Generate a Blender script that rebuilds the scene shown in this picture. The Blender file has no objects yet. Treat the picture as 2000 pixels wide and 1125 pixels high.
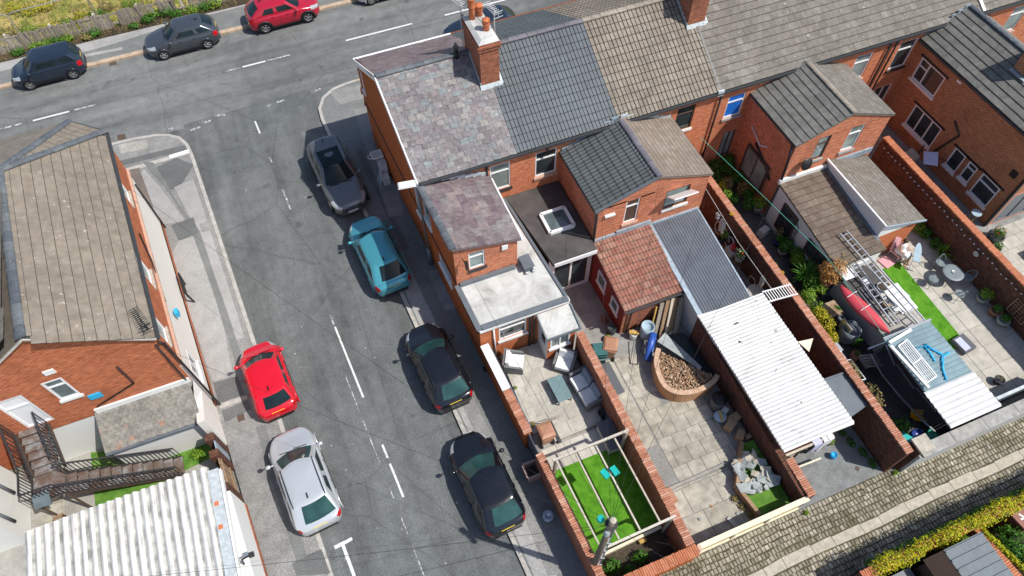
import bpy, bmesh, math, random
from math import radians, sin, cos, pi, sqrt, atan2, hypot
from mathutils import Vector, Matrix, Euler
random.seed(7)
sc = bpy.context.scene
COL = sc.collection

# ------------------------------------------------------------------ camera
PITCH, ROLL, YAW, HCAM, FPX = radians(57.2), radians(-0.7), radians(21.4), 27.0, 1390.0
fwd = Vector((sin(YAW)*cos(PITCH), cos(YAW)*cos(PITCH), -sin(PITCH)))
rgt0 = Vector((cos(YAW), -sin(YAW), 0)); up0 = rgt0.cross(fwd)
rgt = cos(ROLL)*rgt0 + sin(ROLL)*up0
upv = -sin(ROLL)*rgt0 + cos(ROLL)*up0
cam_d = bpy.data.cameras.new('camera'); cam = bpy.data.objects.new('camera', cam_d); COL.objects.link(cam)
cam_d.sensor_width = 36.0; cam_d.lens = FPX/2000.0*36.0; cam_d.clip_end = 1500; cam_d.clip_start = 0.5
M = Matrix((rgt, upv, -fwd)).transposed().to_4x4(); M.translation = Vector((0, 0, HCAM)); cam.matrix_world = M
sc.camera = cam
CAM = Vector((0, 0, HCAM))
def at(u, v, z=0.0):
    """survey helper: where the sight line through photo point (u,v) meets the level z"""
    d = rgt*((u-1000)/FPX) - upv*((v-562.5)/FPX) + fwd
    t = (z-HCAM)/d.z
    return CAM + d*t

# ------------------------------------------------------------------ light
SUN_EL = radians(55.5)
sdx, sdy = -0.775, 0.632                      # way the shadows fall
w = bpy.data.worlds.new('World'); sc.world = w; w.use_nodes = True
nt = w.node_tree; bg = nt.nodes['Background']
sky = nt.nodes.new('ShaderNodeTexSky'); sky.sky_type = 'NISHITA'; sky.sun_disc = False
sky.sun_elevation = SUN_EL; sky.sun_rotation = atan2(-sdx, -sdy); sky.air_density = 1.0; sky.dust_density = 1.2; sky.ozone_density = 1.0
nt.links.new(sky.outputs[0], bg.inputs[0]); bg.inputs[1].default_value = 0.14
sl = bpy.data.lights.new('sun', 'SUN'); sl.energy = 4.9; sl.angle = radians(0.55); sl.color = (1.0, 0.955, 0.88)
so = bpy.data.objects.new('sun', sl); COL.objects.link(so)
ldir = Vector((sdx*cos(SUN_EL), sdy*cos(SUN_EL), -sin(SUN_EL)))
so.rotation_euler = ldir.to_track_quat('-Z', 'Y').to_euler(); so.location = (30, -20, 60)
vs = sc.view_settings; vs.view_transform = 'Standard'; vs.look = 'None'; vs.gamma = 1.0; vs.exposure = -0.06; vs.use_curve_mapping = False
sc.cycles.max_bounces = 6; sc.cycles.diffuse_bounces = 3; sc.cycles.glossy_bounces = 3; sc.cycles.transmission_bounces = 4; sc.cycles.transparent_max_bounces = 6
sc.cycles.caustics_reflective = False; sc.cycles.caustics_refractive = False

# ------------------------------------------------------------------ materials
MATS = {}
class NB:
    def __init__(s, name):
        s.m = bpy.data.materials.new(name); s.m.use_nodes = True; s.t = s.m.node_tree; s.n = s.t.nodes; s.l = s.t.links
        s.b = s.n['Principled BSDF']; MATS[name] = s.m
    def new(s, typ, **k):
        nd = s.n.new(typ)
        for a, v in k.items(): setattr(nd, a, v)
        return nd
    def pos(s): return s.new('ShaderNodeNewGeometry').outputs['Position']
    def noise(s, scale, detail=3, rough=0.55, vec=None, dist=0.0):
        nd = s.new('ShaderNodeTexNoise'); nd.inputs['Scale'].default_value = scale; nd.inputs['Detail'].default_value = detail
        nd.inputs['Roughness'].default_value = rough; nd.inputs['Distortion'].default_value = dist
        s.l.new(vec if vec else s.pos(), nd.inputs['Vector']); return nd.outputs[0]
    def ramp(s, fac, stops, interp='LINEAR'):
        r = s.new('ShaderNodeValToRGB'); r.color_ramp.interpolation = interp
        el = r.color_ramp.elements
        while len(el) < len(stops): el.new(0.5)
        for e, (p, c) in zip(el, stops): e.position = p; e.color = (c[0], c[1], c[2], 1) if not isinstance(c, (int, float)) else (c, c, c, 1)
        s.l.new(fac, r.inputs[0]); return r.outputs[0]
    def mix(s, fac, a, b, mode='MIX'):
        m = s.new('ShaderNodeMix', data_type='RGBA', blend_type=mode)
        for sock, v in ((m.inputs[0], fac), (m.inputs[6], a), (m.inputs[7], b)):
            if isinstance(v, (int, float)): sock.default_value = v
            elif isinstance(v, tuple): sock.default_value = (v[0], v[1], v[2], 1)
            else: s.l.new(v, sock)
        return m.outputs[2]
    def math(s, op, a, b=0.0):
        m = s.new('ShaderNodeMath', operation=op)
        for sock, v in ((m.inputs[0], a), (m.inputs[1], b)):
            if isinstance(v, (int, float)): sock.default_value = v
            else: s.l.new(v, sock)
        return m.outputs[0]
    def col(s, c):
        if isinstance(c, tuple): s.b.inputs['Base Color'].default_value = (c[0], c[1], c[2], 1)
        else: s.l.new(c, s.b.inputs['Base Color'])
    def rough(s, r, metal=0.0, spec=None):
        s.b.inputs['Roughness'].default_value = r; s.b.inputs['Metallic'].default_value = metal
        if spec is not None: s.b.inputs['Specular IOR Level'].default_value = spec
    def bump(s, h, strength=0.3, dist=0.01):
        b = s.new('ShaderNodeBump'); b.inputs['Strength'].default_value = strength; b.inputs['Distance'].default_value = dist
        s.l.new(h, b.inputs['Height']); s.l.new(b.outputs[0], s.b.inputs['Normal'])
    def rnd(s): return s.new('ShaderNodeObjectInfo').outputs['Random']
    def isl(s): return s.new('ShaderNodeNewGeometry').outputs['Random Per Island']
    def wallvec(s):
        g = s.new('ShaderNodeNewGeometry'); sp = s.new('ShaderNodeSeparateXYZ'); s.l.new(g.outputs['Position'], sp.inputs[0])
        sn = s.new('ShaderNodeSeparateXYZ'); s.l.new(g.outputs['True Normal'], sn.inputs[0])
        ax = s.math('ABSOLUTE', sn.outputs[0]); ay = s.math('ABSOLUTE', sn.outputs[1]); az = s.math('ABSOLUTE', sn.outputs[2])
        useY = s.math('GREATER_THAN', ax, ay); top = s.math('GREATER_THAN', az, 0.7)
        u = s.new('ShaderNodeMix', data_type='FLOAT'); s.l.new(useY, u.inputs[0]); s.l.new(sp.outputs[0], u.inputs[2]); s.l.new(sp.outputs[1], u.inputs[3])
        v = s.new('ShaderNodeMix', data_type='FLOAT'); s.l.new(top, v.inputs[0]); s.l.new(sp.outputs[2], v.inputs[2]); s.l.new(sp.outputs[1], v.inputs[3])
        c = s.new('ShaderNodeCombineXYZ'); s.l.new(u.outputs[0], c.inputs[0]); s.l.new(v.outputs[0], c.inputs[1]); return c.outputs[0]

def plain(name, c, r=0.6, metal=0.0, var=0.12, scale=3.0, spec=None, bump=0.0):
    b = NB(name); n = b.noise(scale, 4)
    lo = tuple(x*(1-var) for x in c); hi = tuple(min(1, x*(1+var)) for x in c)
    b.col(b.ramp(n, [(0.3, lo), (0.7, hi)])); b.rough(r, metal, spec)
    if bump: b.bump(b.noise(scale*8, 4), bump, 0.01)
    return b.m
KF = {'tile': 0.74, 'ridge': 0.8, 'slate': 1.0, 'slab': 0.77, 'coping': 0.82, 'setts': 1.15}
def pieces(name, stops, r=0.75, dirt=0.25, scale=4.0, lichen=None, bump=0.15, spec=0.3, moss=None):
    """roof tiles, slates, slabs: each piece its own tone, plus grain, weather streaks and lichen specks"""
    kf = KF.get(name.split('_')[0], 1.0); stops = [(p_, tuple(x*kf for x in c_)) for p_, c_ in stops]
    b = NB(name)
    rr = b.math('FRACT', b.math('ADD', b.rnd(), b.math('MULTIPLY', b.isl(), 0.77)))
    c = b.ramp(rr, stops)
    n = b.noise(scale, 5, 0.6); c = b.mix(dirt, c, b.ramp(n, [(0.25, 0.18), (0.75, 0.95)]), 'OVERLAY')
    n2 = b.noise(0.55, 3); c = b.mix(0.30, c, b.ramp(n2, [(0.3, 0.30), (0.7, 0.75)]), 'OVERLAY')
    if moss: c = b.mix(b.ramp(b.noise(0.9, 5, 0.7, dist=0.5), [(0.50, 0.0), (0.62, 0.65)]), c, moss)
    if lichen:
        v = b.noise(7.0, 2, 0.5); c = b.mix(b.ramp(v, [(0.70, 0.0), (0.735, 0.8)]), c, lichen)
    b.col(c); b.rough(r, 0, spec); b.bump(b.noise(40, 3), bump, 0.01); return b.m
def brick(name, c1, c2, mortar, msize=0.012, dirt=0.35, stain=(0.12, 0.07, 0.05), pale=None, bw=0.225, bh=0.075):
    b = NB(name); vec = b.wallvec()
    t = b.new('ShaderNodeTexBrick'); b.l.new(vec, t.inputs['Vector']); t.inputs['Scale'].default_value = 1.0
    t.inputs['Brick Width'].default_value = bw; t.inputs['Row Height'].default_value = bh; t.inputs['Mortar Size'].default_value = msize; t.inputs['Mortar Smooth'].default_value = 0.2
    t.inputs['Color1'].default_value = (*c1, 1); t.inputs['Color2'].default_value = (*c2, 1); t.inputs['Mortar'].default_value = (*mortar, 1); t.inputs['Bias'].default_value = 0.0
    c = t.outputs[0]
    mp = b.new('ShaderNodeMapping'); mp.inputs['Scale'].default_value = (3.6, 10, 1); b.l.new(vec, mp.inputs[0])
    n = b.noise(1.0, 5, 0.7, vec=mp.outputs[0]); c = b.mix(dirt, c, b.ramp(n, [(0.28, 0.12), (0.72, 0.95)]), 'OVERLAY')
    n2 = b.noise(0.8, 4, 0.6); c = b.mix(b.ramp(n2, [(0.52, 0.0), (0.78, 0.55)]), c, stain)
    if pale:
        n3 = b.noise(2.3, 5, 0.7, vec=mp.outputs[0]); c = b.mix(b.ramp(n3, [(0.60, 0.0), (0.72, 0.7)]), c, pale)
    b.col(c); b.rough(0.85, 0, 0.25)
    b.bump(t.outputs['Fac'], -0.5, 0.008); return b.m
def leafmat(name, stops, r=0.55):
    b = NB(name); rr = b.math('FRACT', b.math('ADD', b.isl(), b.math('MULTIPLY', b.rnd(), 0.5)))
    b.col(b.ramp(rr, stops)); b.rough(r, 0, 0.35)
    tr = b.new('ShaderNodeBsdfTranslucent'); 
    mx = b.new('ShaderNodeMixShader'); mx.inputs[0].default_value = 0.25
    b.l.new(b.ramp(rr, stops), tr.inputs[0]); b.l.new(b.b.outputs[0], mx.inputs[1]); b.l.new(tr.outputs[0], mx.inputs[2])
    b.l.new(mx.outputs[0], b.n['Material Output'].inputs[0]); return b.m

# ground surfaces
def asphalt(name, lo, hi, patch=0.5, speck=0.35, streak=None):
    b = NB(name); big = b.noise(0.16, 4, 0.6, dist=0.6); mid = b.noise(1.7, 5, 0.65); fine = b.noise(34, 2, 0.5)
    c = b.ramp(big, [(0.3, lo), (0.7, hi)])
    c = b.mix(patch, c, b.ramp(mid, [(0.3, 0.32), (0.7, 0.68)]), 'OVERLAY')
    c = b.mix(speck, c, b.ramp(fine, [(0.36, 0.12), (0.5, 0.5), (0.66, 0.95)]), 'OVERLAY')
    if streak:
        mp = b.new('ShaderNodeMapping'); mp.inputs['Scale'].default_value = streak; b.l.new(b.pos(), mp.inputs[0])
        c = b.mix(0.55, c, b.ramp(b.noise(1.0, 4, 0.6, vec=mp.outputs[0]), [(0.30, 0.22), (0.5, 0.52), (0.7, 0.72)]), 'OVERLAY')
        c = b.mix(b.ramp(b.noise(1.3, 2, 0.4), [(0.66, 0.0), (0.76, 0.55)]), c, (0.06, 0.062, 0.064))
        mp2 = b.new('ShaderNodeMapping'); mp2.inputs['Scale'].default_value = (0.35, 0.35, 1); b.l.new(b.pos(), mp2.inputs[0])
        vo = b.new('ShaderNodeTexVoronoi', feature='DISTANCE_TO_EDGE'); vo.inputs['Scale'].default_value = 0.5; b.l.new(b.mix(0.12, mp2.outputs[0], b.new('ShaderNodeTexNoise').outputs[1]), vo.inputs[0])
        c = b.mix(b.ramp(vo.outputs[0], [(0.0, 0.30), (0.007, 0.0)]), c, (0.05, 0.05, 0.052))
    b.col(c); b.rough(0.9, 0, 0.25); b.bump(fine, 0.35, 0.006); return b.m
asphalt('asphalt_main', (0.135, 0.143, 0.143), (0.185, 0.19, 0.186), 0.5, 0.4, (0.08, 0.9, 1))
asphalt('asphalt_side', (0.102, 0.112, 0.112), (0.152, 0.161, 0.160), 0.45, 0.45, (0.9, 0.08, 1))
asphalt('yard_shade', (0.05, 0.05, 0.048), (0.11, 0.105, 0.10), 0.6, 0.4)  # ground darkened in colour to deepen the ladder yard's shade
asphalt('pave_asphalt', (0.20, 0.20, 0.195), (0.29, 0.285, 0.275))
asphalt('pave_light', (0.30, 0.295, 0.285), (0.38, 0.375, 0.365), 0.35, 0.25)
asphalt('pave_dark', (0.115, 0.12, 0.12), (0.155, 0.16, 0.16), 0.35, 0.3)
asphalt('pave_mid', (0.155, 0.165, 0.16), (0.21, 0.215, 0.21), 0.35, 0.3)
asphalt('pave_brown', (0.15, 0.125, 0.105), (0.22, 0.19, 0.165), 0.5, 0.4)
asphalt('concrete', (0.27, 0.26, 0.235), (0.41, 0.395, 0.36), 0.6, 0.35)
asphalt('concrete_dark', (0.20, 0.20, 0.19), (0.33, 0.325, 0.31), 0.6, 0.35)
asphalt('concrete_wet', (0.17, 0.18, 0.18), (0.28, 0.29, 0.29), 0.7, 0.25)
asphalt('soil', (0.035, 0.028, 0.02), (0.09, 0.07, 0.05), 0.7, 0.6)
b = NB('road_paint'); n = b.noise(9, 5, 0.7); b.col(b.ramp(n, [(0.34, (0.32, 0.33, 0.33)), (0.46, (0.68, 0.69, 0.68))])); b.rough(0.7)
b = NB('road_paint_worn'); n = b.noise(7, 5, 0.7); b.col(b.ramp(n, [(0.47, (0.15, 0.155, 0.155)), (0.57, (0.55, 0.56, 0.56))])); b.rough(0.8)
b = NB('grass_dry'); n = b.noise(1.1, 5, 0.7, dist=0.6); b.col(b.ramp(n, [(0.30, (0.09, 0.15, 0.02)), (0.44, (0.24, 0.25, 0.04)), (0.58, (0.44, 0.34, 0.11)), (0.75, (0.52, 0.42, 0.20))])); b.rough(0.95); b.bump(b.noise(14, 5), 0.8, 0.06)
b = NB('lawn_rough'); n = b.noise(2.2, 5, 0.7); b.col(b.ramp(n, [(0.3, (0.05, 0.14, 0.015)), (0.6, (0.12, 0.26, 0.03)), (0.75, (0.26, 0.26, 0.12))])); b.rough(0.95); b.bump(b.noise(30, 4), 0.8, 0.03)
b = NB('turf'); n = b.noise(3.2, 5, 0.7); n2 = b.noise(60, 2); c = b.ramp(n, [(0.3, (0.05, 0.17, 0.010)), (0.5, (0.085, 0.26, 0.014)), (0.7, (0.135, 0.31, 0.03))]); c = b.mix(0.5, c, b.ramp(n2, [(0.3, 0.2), (0.7, 0.85)]), 'OVERLAY'); b.col(c); b.rough(0.9, 0, 0.2); b.bump(n2, 0.8, 0.02)
b = NB('ground'); b.col(b.ramp(b.noise(0.2, 4), [(0.3, (0.16, 0.15, 0.12)), (0.7, (0.26, 0.24, 0.19))])); b.rough(0.95)

# walls
brick('brick_terrace', (0.54, 0.115, 0.035), (0.68, 0.19, 0.065), (0.44, 0.27, 0.19), 0.012, 0.55, (0.17, 0.055, 0.03), (0.62, 0.36, 0.25))
brick('brick_gable', (0.40, 0.10, 0.024), (0.44, 0.118, 0.03), (0.32, 0.09, 0.026), 0.008, 0.35, (0.25, 0.065, 0.018))
brick('brick_outrigger', (0.62, 0.16, 0.055), (0.48, 0.105, 0.038), (0.50, 0.32, 0.23), 0.012, 0.6, (0.20, 0.07, 0.04), (0.64, 0.40, 0.29))
brick('brick_pub', (0.40, 0.088, 0.03), (0.54, 0.15, 0.055), (0.42, 0.20, 0.12), 0.012, 0.55, (0.20, 0.05, 0.02), (0.62, 0.37, 0.25))
brick('brick_modern', (0.29, 0.07, 0.028), (0.44, 0.115, 0.04), (0.50, 0.36, 0.21), 0.013, 0.4, (0.12, 0.045, 0.028))
brick('brick_old', (0.075, 0.034, 0.024), (0.165, 0.055, 0.030), (0.085, 0.058, 0.045), 0.012, 0.9, (0.035, 0.026, 0.022), (0.25, 0.115, 0.07))
brick('brick_yard', (0.38, 0.11, 0.05), (0.29, 0.08, 0.04), (0.28, 0.17, 0.12), 0.012, 0.65, (0.12, 0.05, 0.035), (0.48, 0.28, 0.2))
brick('brick_red_paint', (0.20, 0.035, 0.028), (0.24, 0.042, 0.034), (0.17, 0.03, 0.025), 0.006, 0.3, (0.12, 0.025, 0.02))
brick('brick_new', (0.50, 0.14, 0.05), (0.56, 0.17, 0.065), (0.46, 0.18, 0.09), 0.008, 0.35, (0.36, 0.10, 0.04))
pieces('coping_brick', [(0, (0.42, 0.17, 0.10)), (0.4, (0.55, 0.25, 0.16)), (0.7, (0.48, 0.21, 0.13)), (1, (0.62, 0.36, 0.26))], 0.85, 0.4, 9)
pieces('coping_pink', [(0, (0.56, 0.36, 0.24)), (1, (0.66, 0.45, 0.32))], 0.85, 0.3, 9)
pieces('coping_orange', [(0, (0.52, 0.18, 0.09)), (1, (0.60, 0.24, 0.13))], 0.85, 0.3, 9)
def render_white(name, c, dirtc):
    b = NB(name); n = b.noise(1.3, 5, 0.7); cc = b.mix(b.ramp(n, [(0.55, 0.0), (0.8, 0.45)]), c, dirtc); b.col(cc); b.rough(0.85, 0, 0.25); b.bump(b.noise(60, 3), 0.3, 0.008); return b.m
render_white('render_cream', (0.82, 0.78, 0.71), (0.70, 0.60, 0.50))
render_white('render_white', (0.78, 0.78, 0.75), (0.55, 0.53, 0.48))
render_white('render_grey', (0.50, 0.52, 0.51), (0.30, 0.31, 0.30))
plain('white_paint', (0.80, 0.80, 0.78), 0.45, 0, 0.05)
plain('white_pvc', (0.82, 0.82, 0.82), 0.3, 0, 0.03)
plain('cream_paint', (0.72, 0.66, 0.50), 0.6, 0, 0.1)
plain('ochre_board', (0.50, 0.33, 0.09), 0.7, 0, 0.2, 6)
plain('stone_sill', (0.55, 0.36, 0.27), 0.8, 0, 0.15, 6)
plain('stone_pale', (0.44, 0.40, 0.33), 0.85, 0, 0.2, 5, None, 0.2)
plain('stone_grey', (0.34, 0.33, 0.31), 0.85, 0, 0.25, 5, None, 0.3)
plain('kerb_stone', (0.42, 0.40, 0.37), 0.85, 0, 0.2, 4, None, 0.2)
plain('kerb_pink', (0.47, 0.36, 0.26), 0.85, 0, 0.2, 3, None, 0.2)
plain('sill_black', (0.03, 0.03, 0.033), 0.5)
plain('pipe_black', (0.018, 0.018, 0.02), 0.4)
plain('pipe_grey', (0.11, 0.12, 0.13), 0.45)
plain('gutter_dark', (0.05, 0.055, 0.06), 0.45)
plain('lead', (0.33, 0.40, 0.46), 0.5, 0.2, 0.25, 5)
plain('lead_pale', (0.50, 0.55, 0.57), 0.6, 0.1, 0.2, 6)
plain('felt_dark', (0.075, 0.068, 0.066), 0.85, 0, 0.3, 1.5, None, 0.2)
plain('edge_grey', (0.13, 0.15, 0.17), 0.55, 0, 0.12)
b = NB('flat_concrete'); n = b.noise(1.1, 6, 0.75, dist=0.8); b.col(b.ramp(n, [(0.28, (0.27, 0.265, 0.25)), (0.42, (0.44, 0.44, 0.42)), (0.62, (0.58, 0.585, 0.565)), (0.8, (0.66, 0.665, 0.65))])); b.rough(0.85); b.bump(b.noise(25, 4), 0.2, 0.01)
def glass(name, c, r=0.04, spec=0.8):
    b = NB(name); b.col(b.ramp(b.noise(1.6, 2), [(0.35, tuple(x*0.55 for x in c)), (0.7, c)])); b.rough(r, 0, spec); return b.m
glass('window_glass', (0.05, 0.065, 0.07)); glass('window_net', (0.34, 0.42, 0.40), 0.1, 0.5); glass('car_glass', (0.016, 0.03, 0.036), 0.05, 0.25)
glass('car_glass_teal', (0.035, 0.095, 0.092), 0.05, 0.3); glass('glass_grey', (0.16, 0.20, 0.21), 0.05, 0.6)
plain('interior_dark', (0.03, 0.03, 0.032), 0.8)
# roofs
pieces('slate', [(0, (0.125, 0.112, 0.12)), (0.18, (0.18, 0.16, 0.164)), (0.36, (0.168, 0.168, 0.174)), (0.5, (0.21, 0.184, 0.185)), (0.62, (0.15, 0.126, 0.135)), (0.74, (0.165, 0.19, 0.20)), (0.85, (0.24, 0.225, 0.21)), (1, (0.19, 0.171, 0.175))], 0.6, 0.55, 7, (0.42, 0.42, 0.37), 0.3, 0.4)
pieces('slate_dark', [(0, (0.15, 0.115, 0.12)), (0.4, (0.19, 0.15, 0.155)), (0.7, (0.165, 0.14, 0.135)), (1, (0.22, 0.18, 0.175))], 0.7, 0.4, 5, None, 0.2)
pieces('slate_outrigger', [(0, (0.135, 0.10, 0.11)), (0.3, (0.175, 0.14, 0.145)), (0.55, (0.155, 0.12, 0.13)), (0.8, (0.19, 0.175, 0.172)), (1, (0.21, 0.165, 0.16))], 0.65, 0.55, 5, (0.30, 0.30, 0.25), 0.25)
pieces('slate_stone', [(0, (0.175, 0.168, 0.145)), (0.5, (0.225, 0.215, 0.19)), (0.955, (0.20, 0.19, 0.165)), (1, (0.30, 0.17, 0.12))], 0.8, 0.5, 5, None, 0.2)
pieces('tile_blue', [(0, (0.105, 0.128, 0.148)), (0.5, (0.12, 0.145, 0.168)), (1, (0.13, 0.155, 0.176))], 0.55, 0.12, 6, None, 0.1, 0.4)
pieces('tile_tan', [(0, (0.30, 0.255, 0.205)), (0.3, (0.35, 0.305, 0.25)), (0.7, (0.33, 0.28, 0.225)), (1, (0.28, 0.235, 0.195))], 0.85, 0.3, 4, (0.5, 0.5, 0.45), 0.2)
pieces('tile_grey', [(0, (0.215, 0.195, 0.165)), (0.3, (0.255, 0.23, 0.20)), (0.6, (0.235, 0.21, 0.18)), (1, (0.285, 0.265, 0.235))], 0.85, 0.35, 4, (0.5, 0.5, 0.46), 0.25)
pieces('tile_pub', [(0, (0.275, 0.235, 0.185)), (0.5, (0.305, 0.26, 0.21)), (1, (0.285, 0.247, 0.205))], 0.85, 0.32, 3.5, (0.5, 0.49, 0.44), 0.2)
pieces('tile_pub_shade', [(0, (0.24, 0.21, 0.175)), (1, (0.28, 0.25, 0.21))], 0.85, 0.3, 3.5)  # darker copy of the pub tile, shade put into the colour
pieces('tile_dark', [(0, (0.085, 0.10, 0.105)), (1, (0.115, 0.13, 0.135))], 0.5, 0.2, 6, None, 0.1, 0.4)
pieces('tile_brown', [(0, (0.17, 0.125, 0.095)), (0.5, (0.205, 0.155, 0.12)), (1, (0.225, 0.18, 0.14))], 0.8, 0.3, 5, (0.36, 0.33, 0.27), 0.2)
pieces('tile_tan_small', [(0, (0.27, 0.215, 0.17)), (0.5, (0.31, 0.25, 0.20)), (1, (0.33, 0.275, 0.225))], 0.85, 0.25, 5)
pieces('tile_red', [(0, (0.30, 0.125, 0.09)), (0.4, (0.37, 0.165, 0.12)), (0.7, (0.34, 0.17, 0.125)), (1, (0.42, 0.235, 0.175))], 0.8, 0.45, 5, (0.50, 0.45, 0.35), 0.2)
pieces('tile_moss', [(0, (0.175, 0.17, 0.155)), (0.5, (0.215, 0.21, 0.19)), (1, (0.19, 0.19, 0.175))], 0.85, 0.4, 4, (0.08, 0.08, 0.05), 0.25)
pieces('ridge_dark', [(0, (0.105, 0.12, 0.14)), (1, (0.17, 0.185, 0.20))], 0.65, 0.35, 6, (0.4, 0.4, 0.38), 0.2)
pieces('ridge_purple', [(0, (0.17, 0.16, 0.185)), (1, (0.215, 0.20, 0.225))], 0.65, 0.25, 6)
pieces('ridge_tan', [(0, (0.33, 0.29, 0.235)), (1, (0.40, 0.35, 0.29))], 0.85, 0.3, 6)
plain('lap_dirt', (0.055, 0.05, 0.045), 0.9, 0, 0.3, 6)  # dark tone for tile lap edges, grooves and roof decks
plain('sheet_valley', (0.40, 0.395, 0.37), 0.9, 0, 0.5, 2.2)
plain('slate_gap', (0.10, 0.09, 0.09), 0.9, 0, 0.3, 6)
plain('mortar', (0.50, 0.48, 0.44), 0.9, 0, 0.2, 8)
b = NB('sheet_white'); n = b.noise(1.6, 6, 0.75); c = b.ramp(n, [(0.25, (0.40, 0.40, 0.385)), (0.45, (0.62, 0.62, 0.605)), (0.65, (0.70, 0.70, 0.69))]); mp = b.new('ShaderNodeMapping'); mp.inputs['Scale'].default_value = (0.7, 7, 1); b.l.new(b.pos(), mp.inputs[0]); c = b.mix(b.ramp(b.noise(1.2, 5, 0.8, vec=mp.outputs[0]), [(0.56, 0.0), (0.74, 0.6)]), c, (0.33, 0.33, 0.31)); c = b.mix(b.ramp(b.noise(2.6, 3, 0.6), [(0.69, 0.0), (0.73, 0.8)]), c, (0.17, 0.18, 0.18)); b.col(c); b.rough(0.6)
b = NB('sheet_asbestos'); n = b.noise(1.3, 6, 0.75); mp = b.new('ShaderNodeMapping'); mp.inputs['Scale'].default_value = (5, 0.35, 1); b.l.new(b.pos(), mp.inputs[0]); n2 = b.noise(1.6, 5, 0.75, vec=mp.outputs[0]); c = b.ramp(n, [(0.25, (0.42, 0.415, 0.39)), (0.45, (0.64, 0.64, 0.62)), (0.7, (0.76, 0.76, 0.74))]); c = b.mix(b.ramp(n2, [(0.56, 0.0), (0.70, 0.7)]), c, (0.15, 0.145, 0.13)); b.col(c); b.rough(0.85)
plain('sheet_steel', (0.25, 0.35, 0.38), 0.4, 0.3, 0.15, 1.5)
plain('sheet_bluegrey', (0.125, 0.14, 0.165), 0.45, 0, 0.12, 2)
plain('galv', (0.50, 0.52, 0.53), 0.4, 0.7, 0.15, 6)
plain('alu', (0.62, 0.64, 0.66), 0.35, 0.8, 0.1, 6)
plain('rusty', (0.11, 0.075, 0.055), 0.8, 0.1, 0.35, 5)
b = NB('steel_step'); n = b.noise(2.3, 5, 0.7); b.col(b.ramp(n, [(0.3, (0.13, 0.07, 0.045)), (0.5, (0.19, 0.15, 0.13)), (0.7, (0.36, 0.37, 0.37))])); b.rough(0.55, 0.2)
# timber, plastics, etc
pieces('wood_grey', [(0, (0.24, 0.205, 0.165)), (0.4, (0.33, 0.295, 0.245)), (0.7, (0.28, 0.24, 0.19)), (1, (0.40, 0.365, 0.31))], 0.85, 0.4, 8)
pieces('wood_brown', [(0, (0.20, 0.12, 0.075)), (0.5, (0.30, 0.20, 0.12)), (1, (0.36, 0.27, 0.18))], 0.8, 0.35, 8)
pieces('wood_pale', [(0, (0.46, 0.40, 0.32)), (1, (0.58, 0.53, 0.46))], 0.75, 0.3, 8)
pieces('wood_yellow', [(0, (0.42, 0.27, 0.07)), (1, (0.50, 0.36, 0.12))], 0.75, 0.3, 8)
pieces('slab', [(0, (0.36, 0.335, 0.275)), (0.3, (0.45, 0.42, 0.35)), (0.6, (0.41, 0.385, 0.32)), (1, (0.49, 0.465, 0.395))], 0.85, 0.5, 3, None, 0.2)
pieces('slab_pale', [(0, (0.52, 0.49, 0.425)), (0.5, (0.57, 0.54, 0.475)), (1, (0.60, 0.57, 0.50))], 0.85, 0.25, 3, None, 0.15)
pieces('slab_buff', [(0, (0.50, 0.45, 0.37)), (1, (0.56, 0.515, 0.44))], 0.85, 0.25, 3, None, 0.15)
pieces('setts', [(0, (0.16, 0.145, 0.11)), (0.3, (0.245, 0.225, 0.175)), (0.6, (0.30, 0.275, 0.215)), (0.85, (0.20, 0.18, 0.13)), (1, (0.37, 0.345, 0.28))], 0.7, 0.5, 6, None, 0.2, 0.3, (0.085, 0.08, 0.035))
b = NB('sett_joint'); n = b.noise(1.0, 5, 0.7); b.col(b.ramp(n, [(0.35, (0.055, 0.045, 0.03)), (0.55, (0.10, 0.085, 0.05)), (0.68, (0.10, 0.105, 0.03))])); b.rough(0.95)
plain('rubble_stone', (0.33, 0.36, 0.36), 0.8, 0, 0.2, 4)
pieces('bark_chips', [(0, (0.22, 0.12, 0.06)), (0.3, (0.42, 0.26, 0.15)), (0.6, (0.56, 0.40, 0.27)), (0.85, (0.34, 0.21, 0.12)), (1, (0.70, 0.58, 0.46))], 0.85, 0.2, 12)
b = NB('planter_brick'); b.col(b.ramp(b.noise(5, 4), [(0.3, (0.42, 0.23, 0.11)), (0.7, (0.56, 0.33, 0.17))])); b.rough(0.85)
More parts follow.
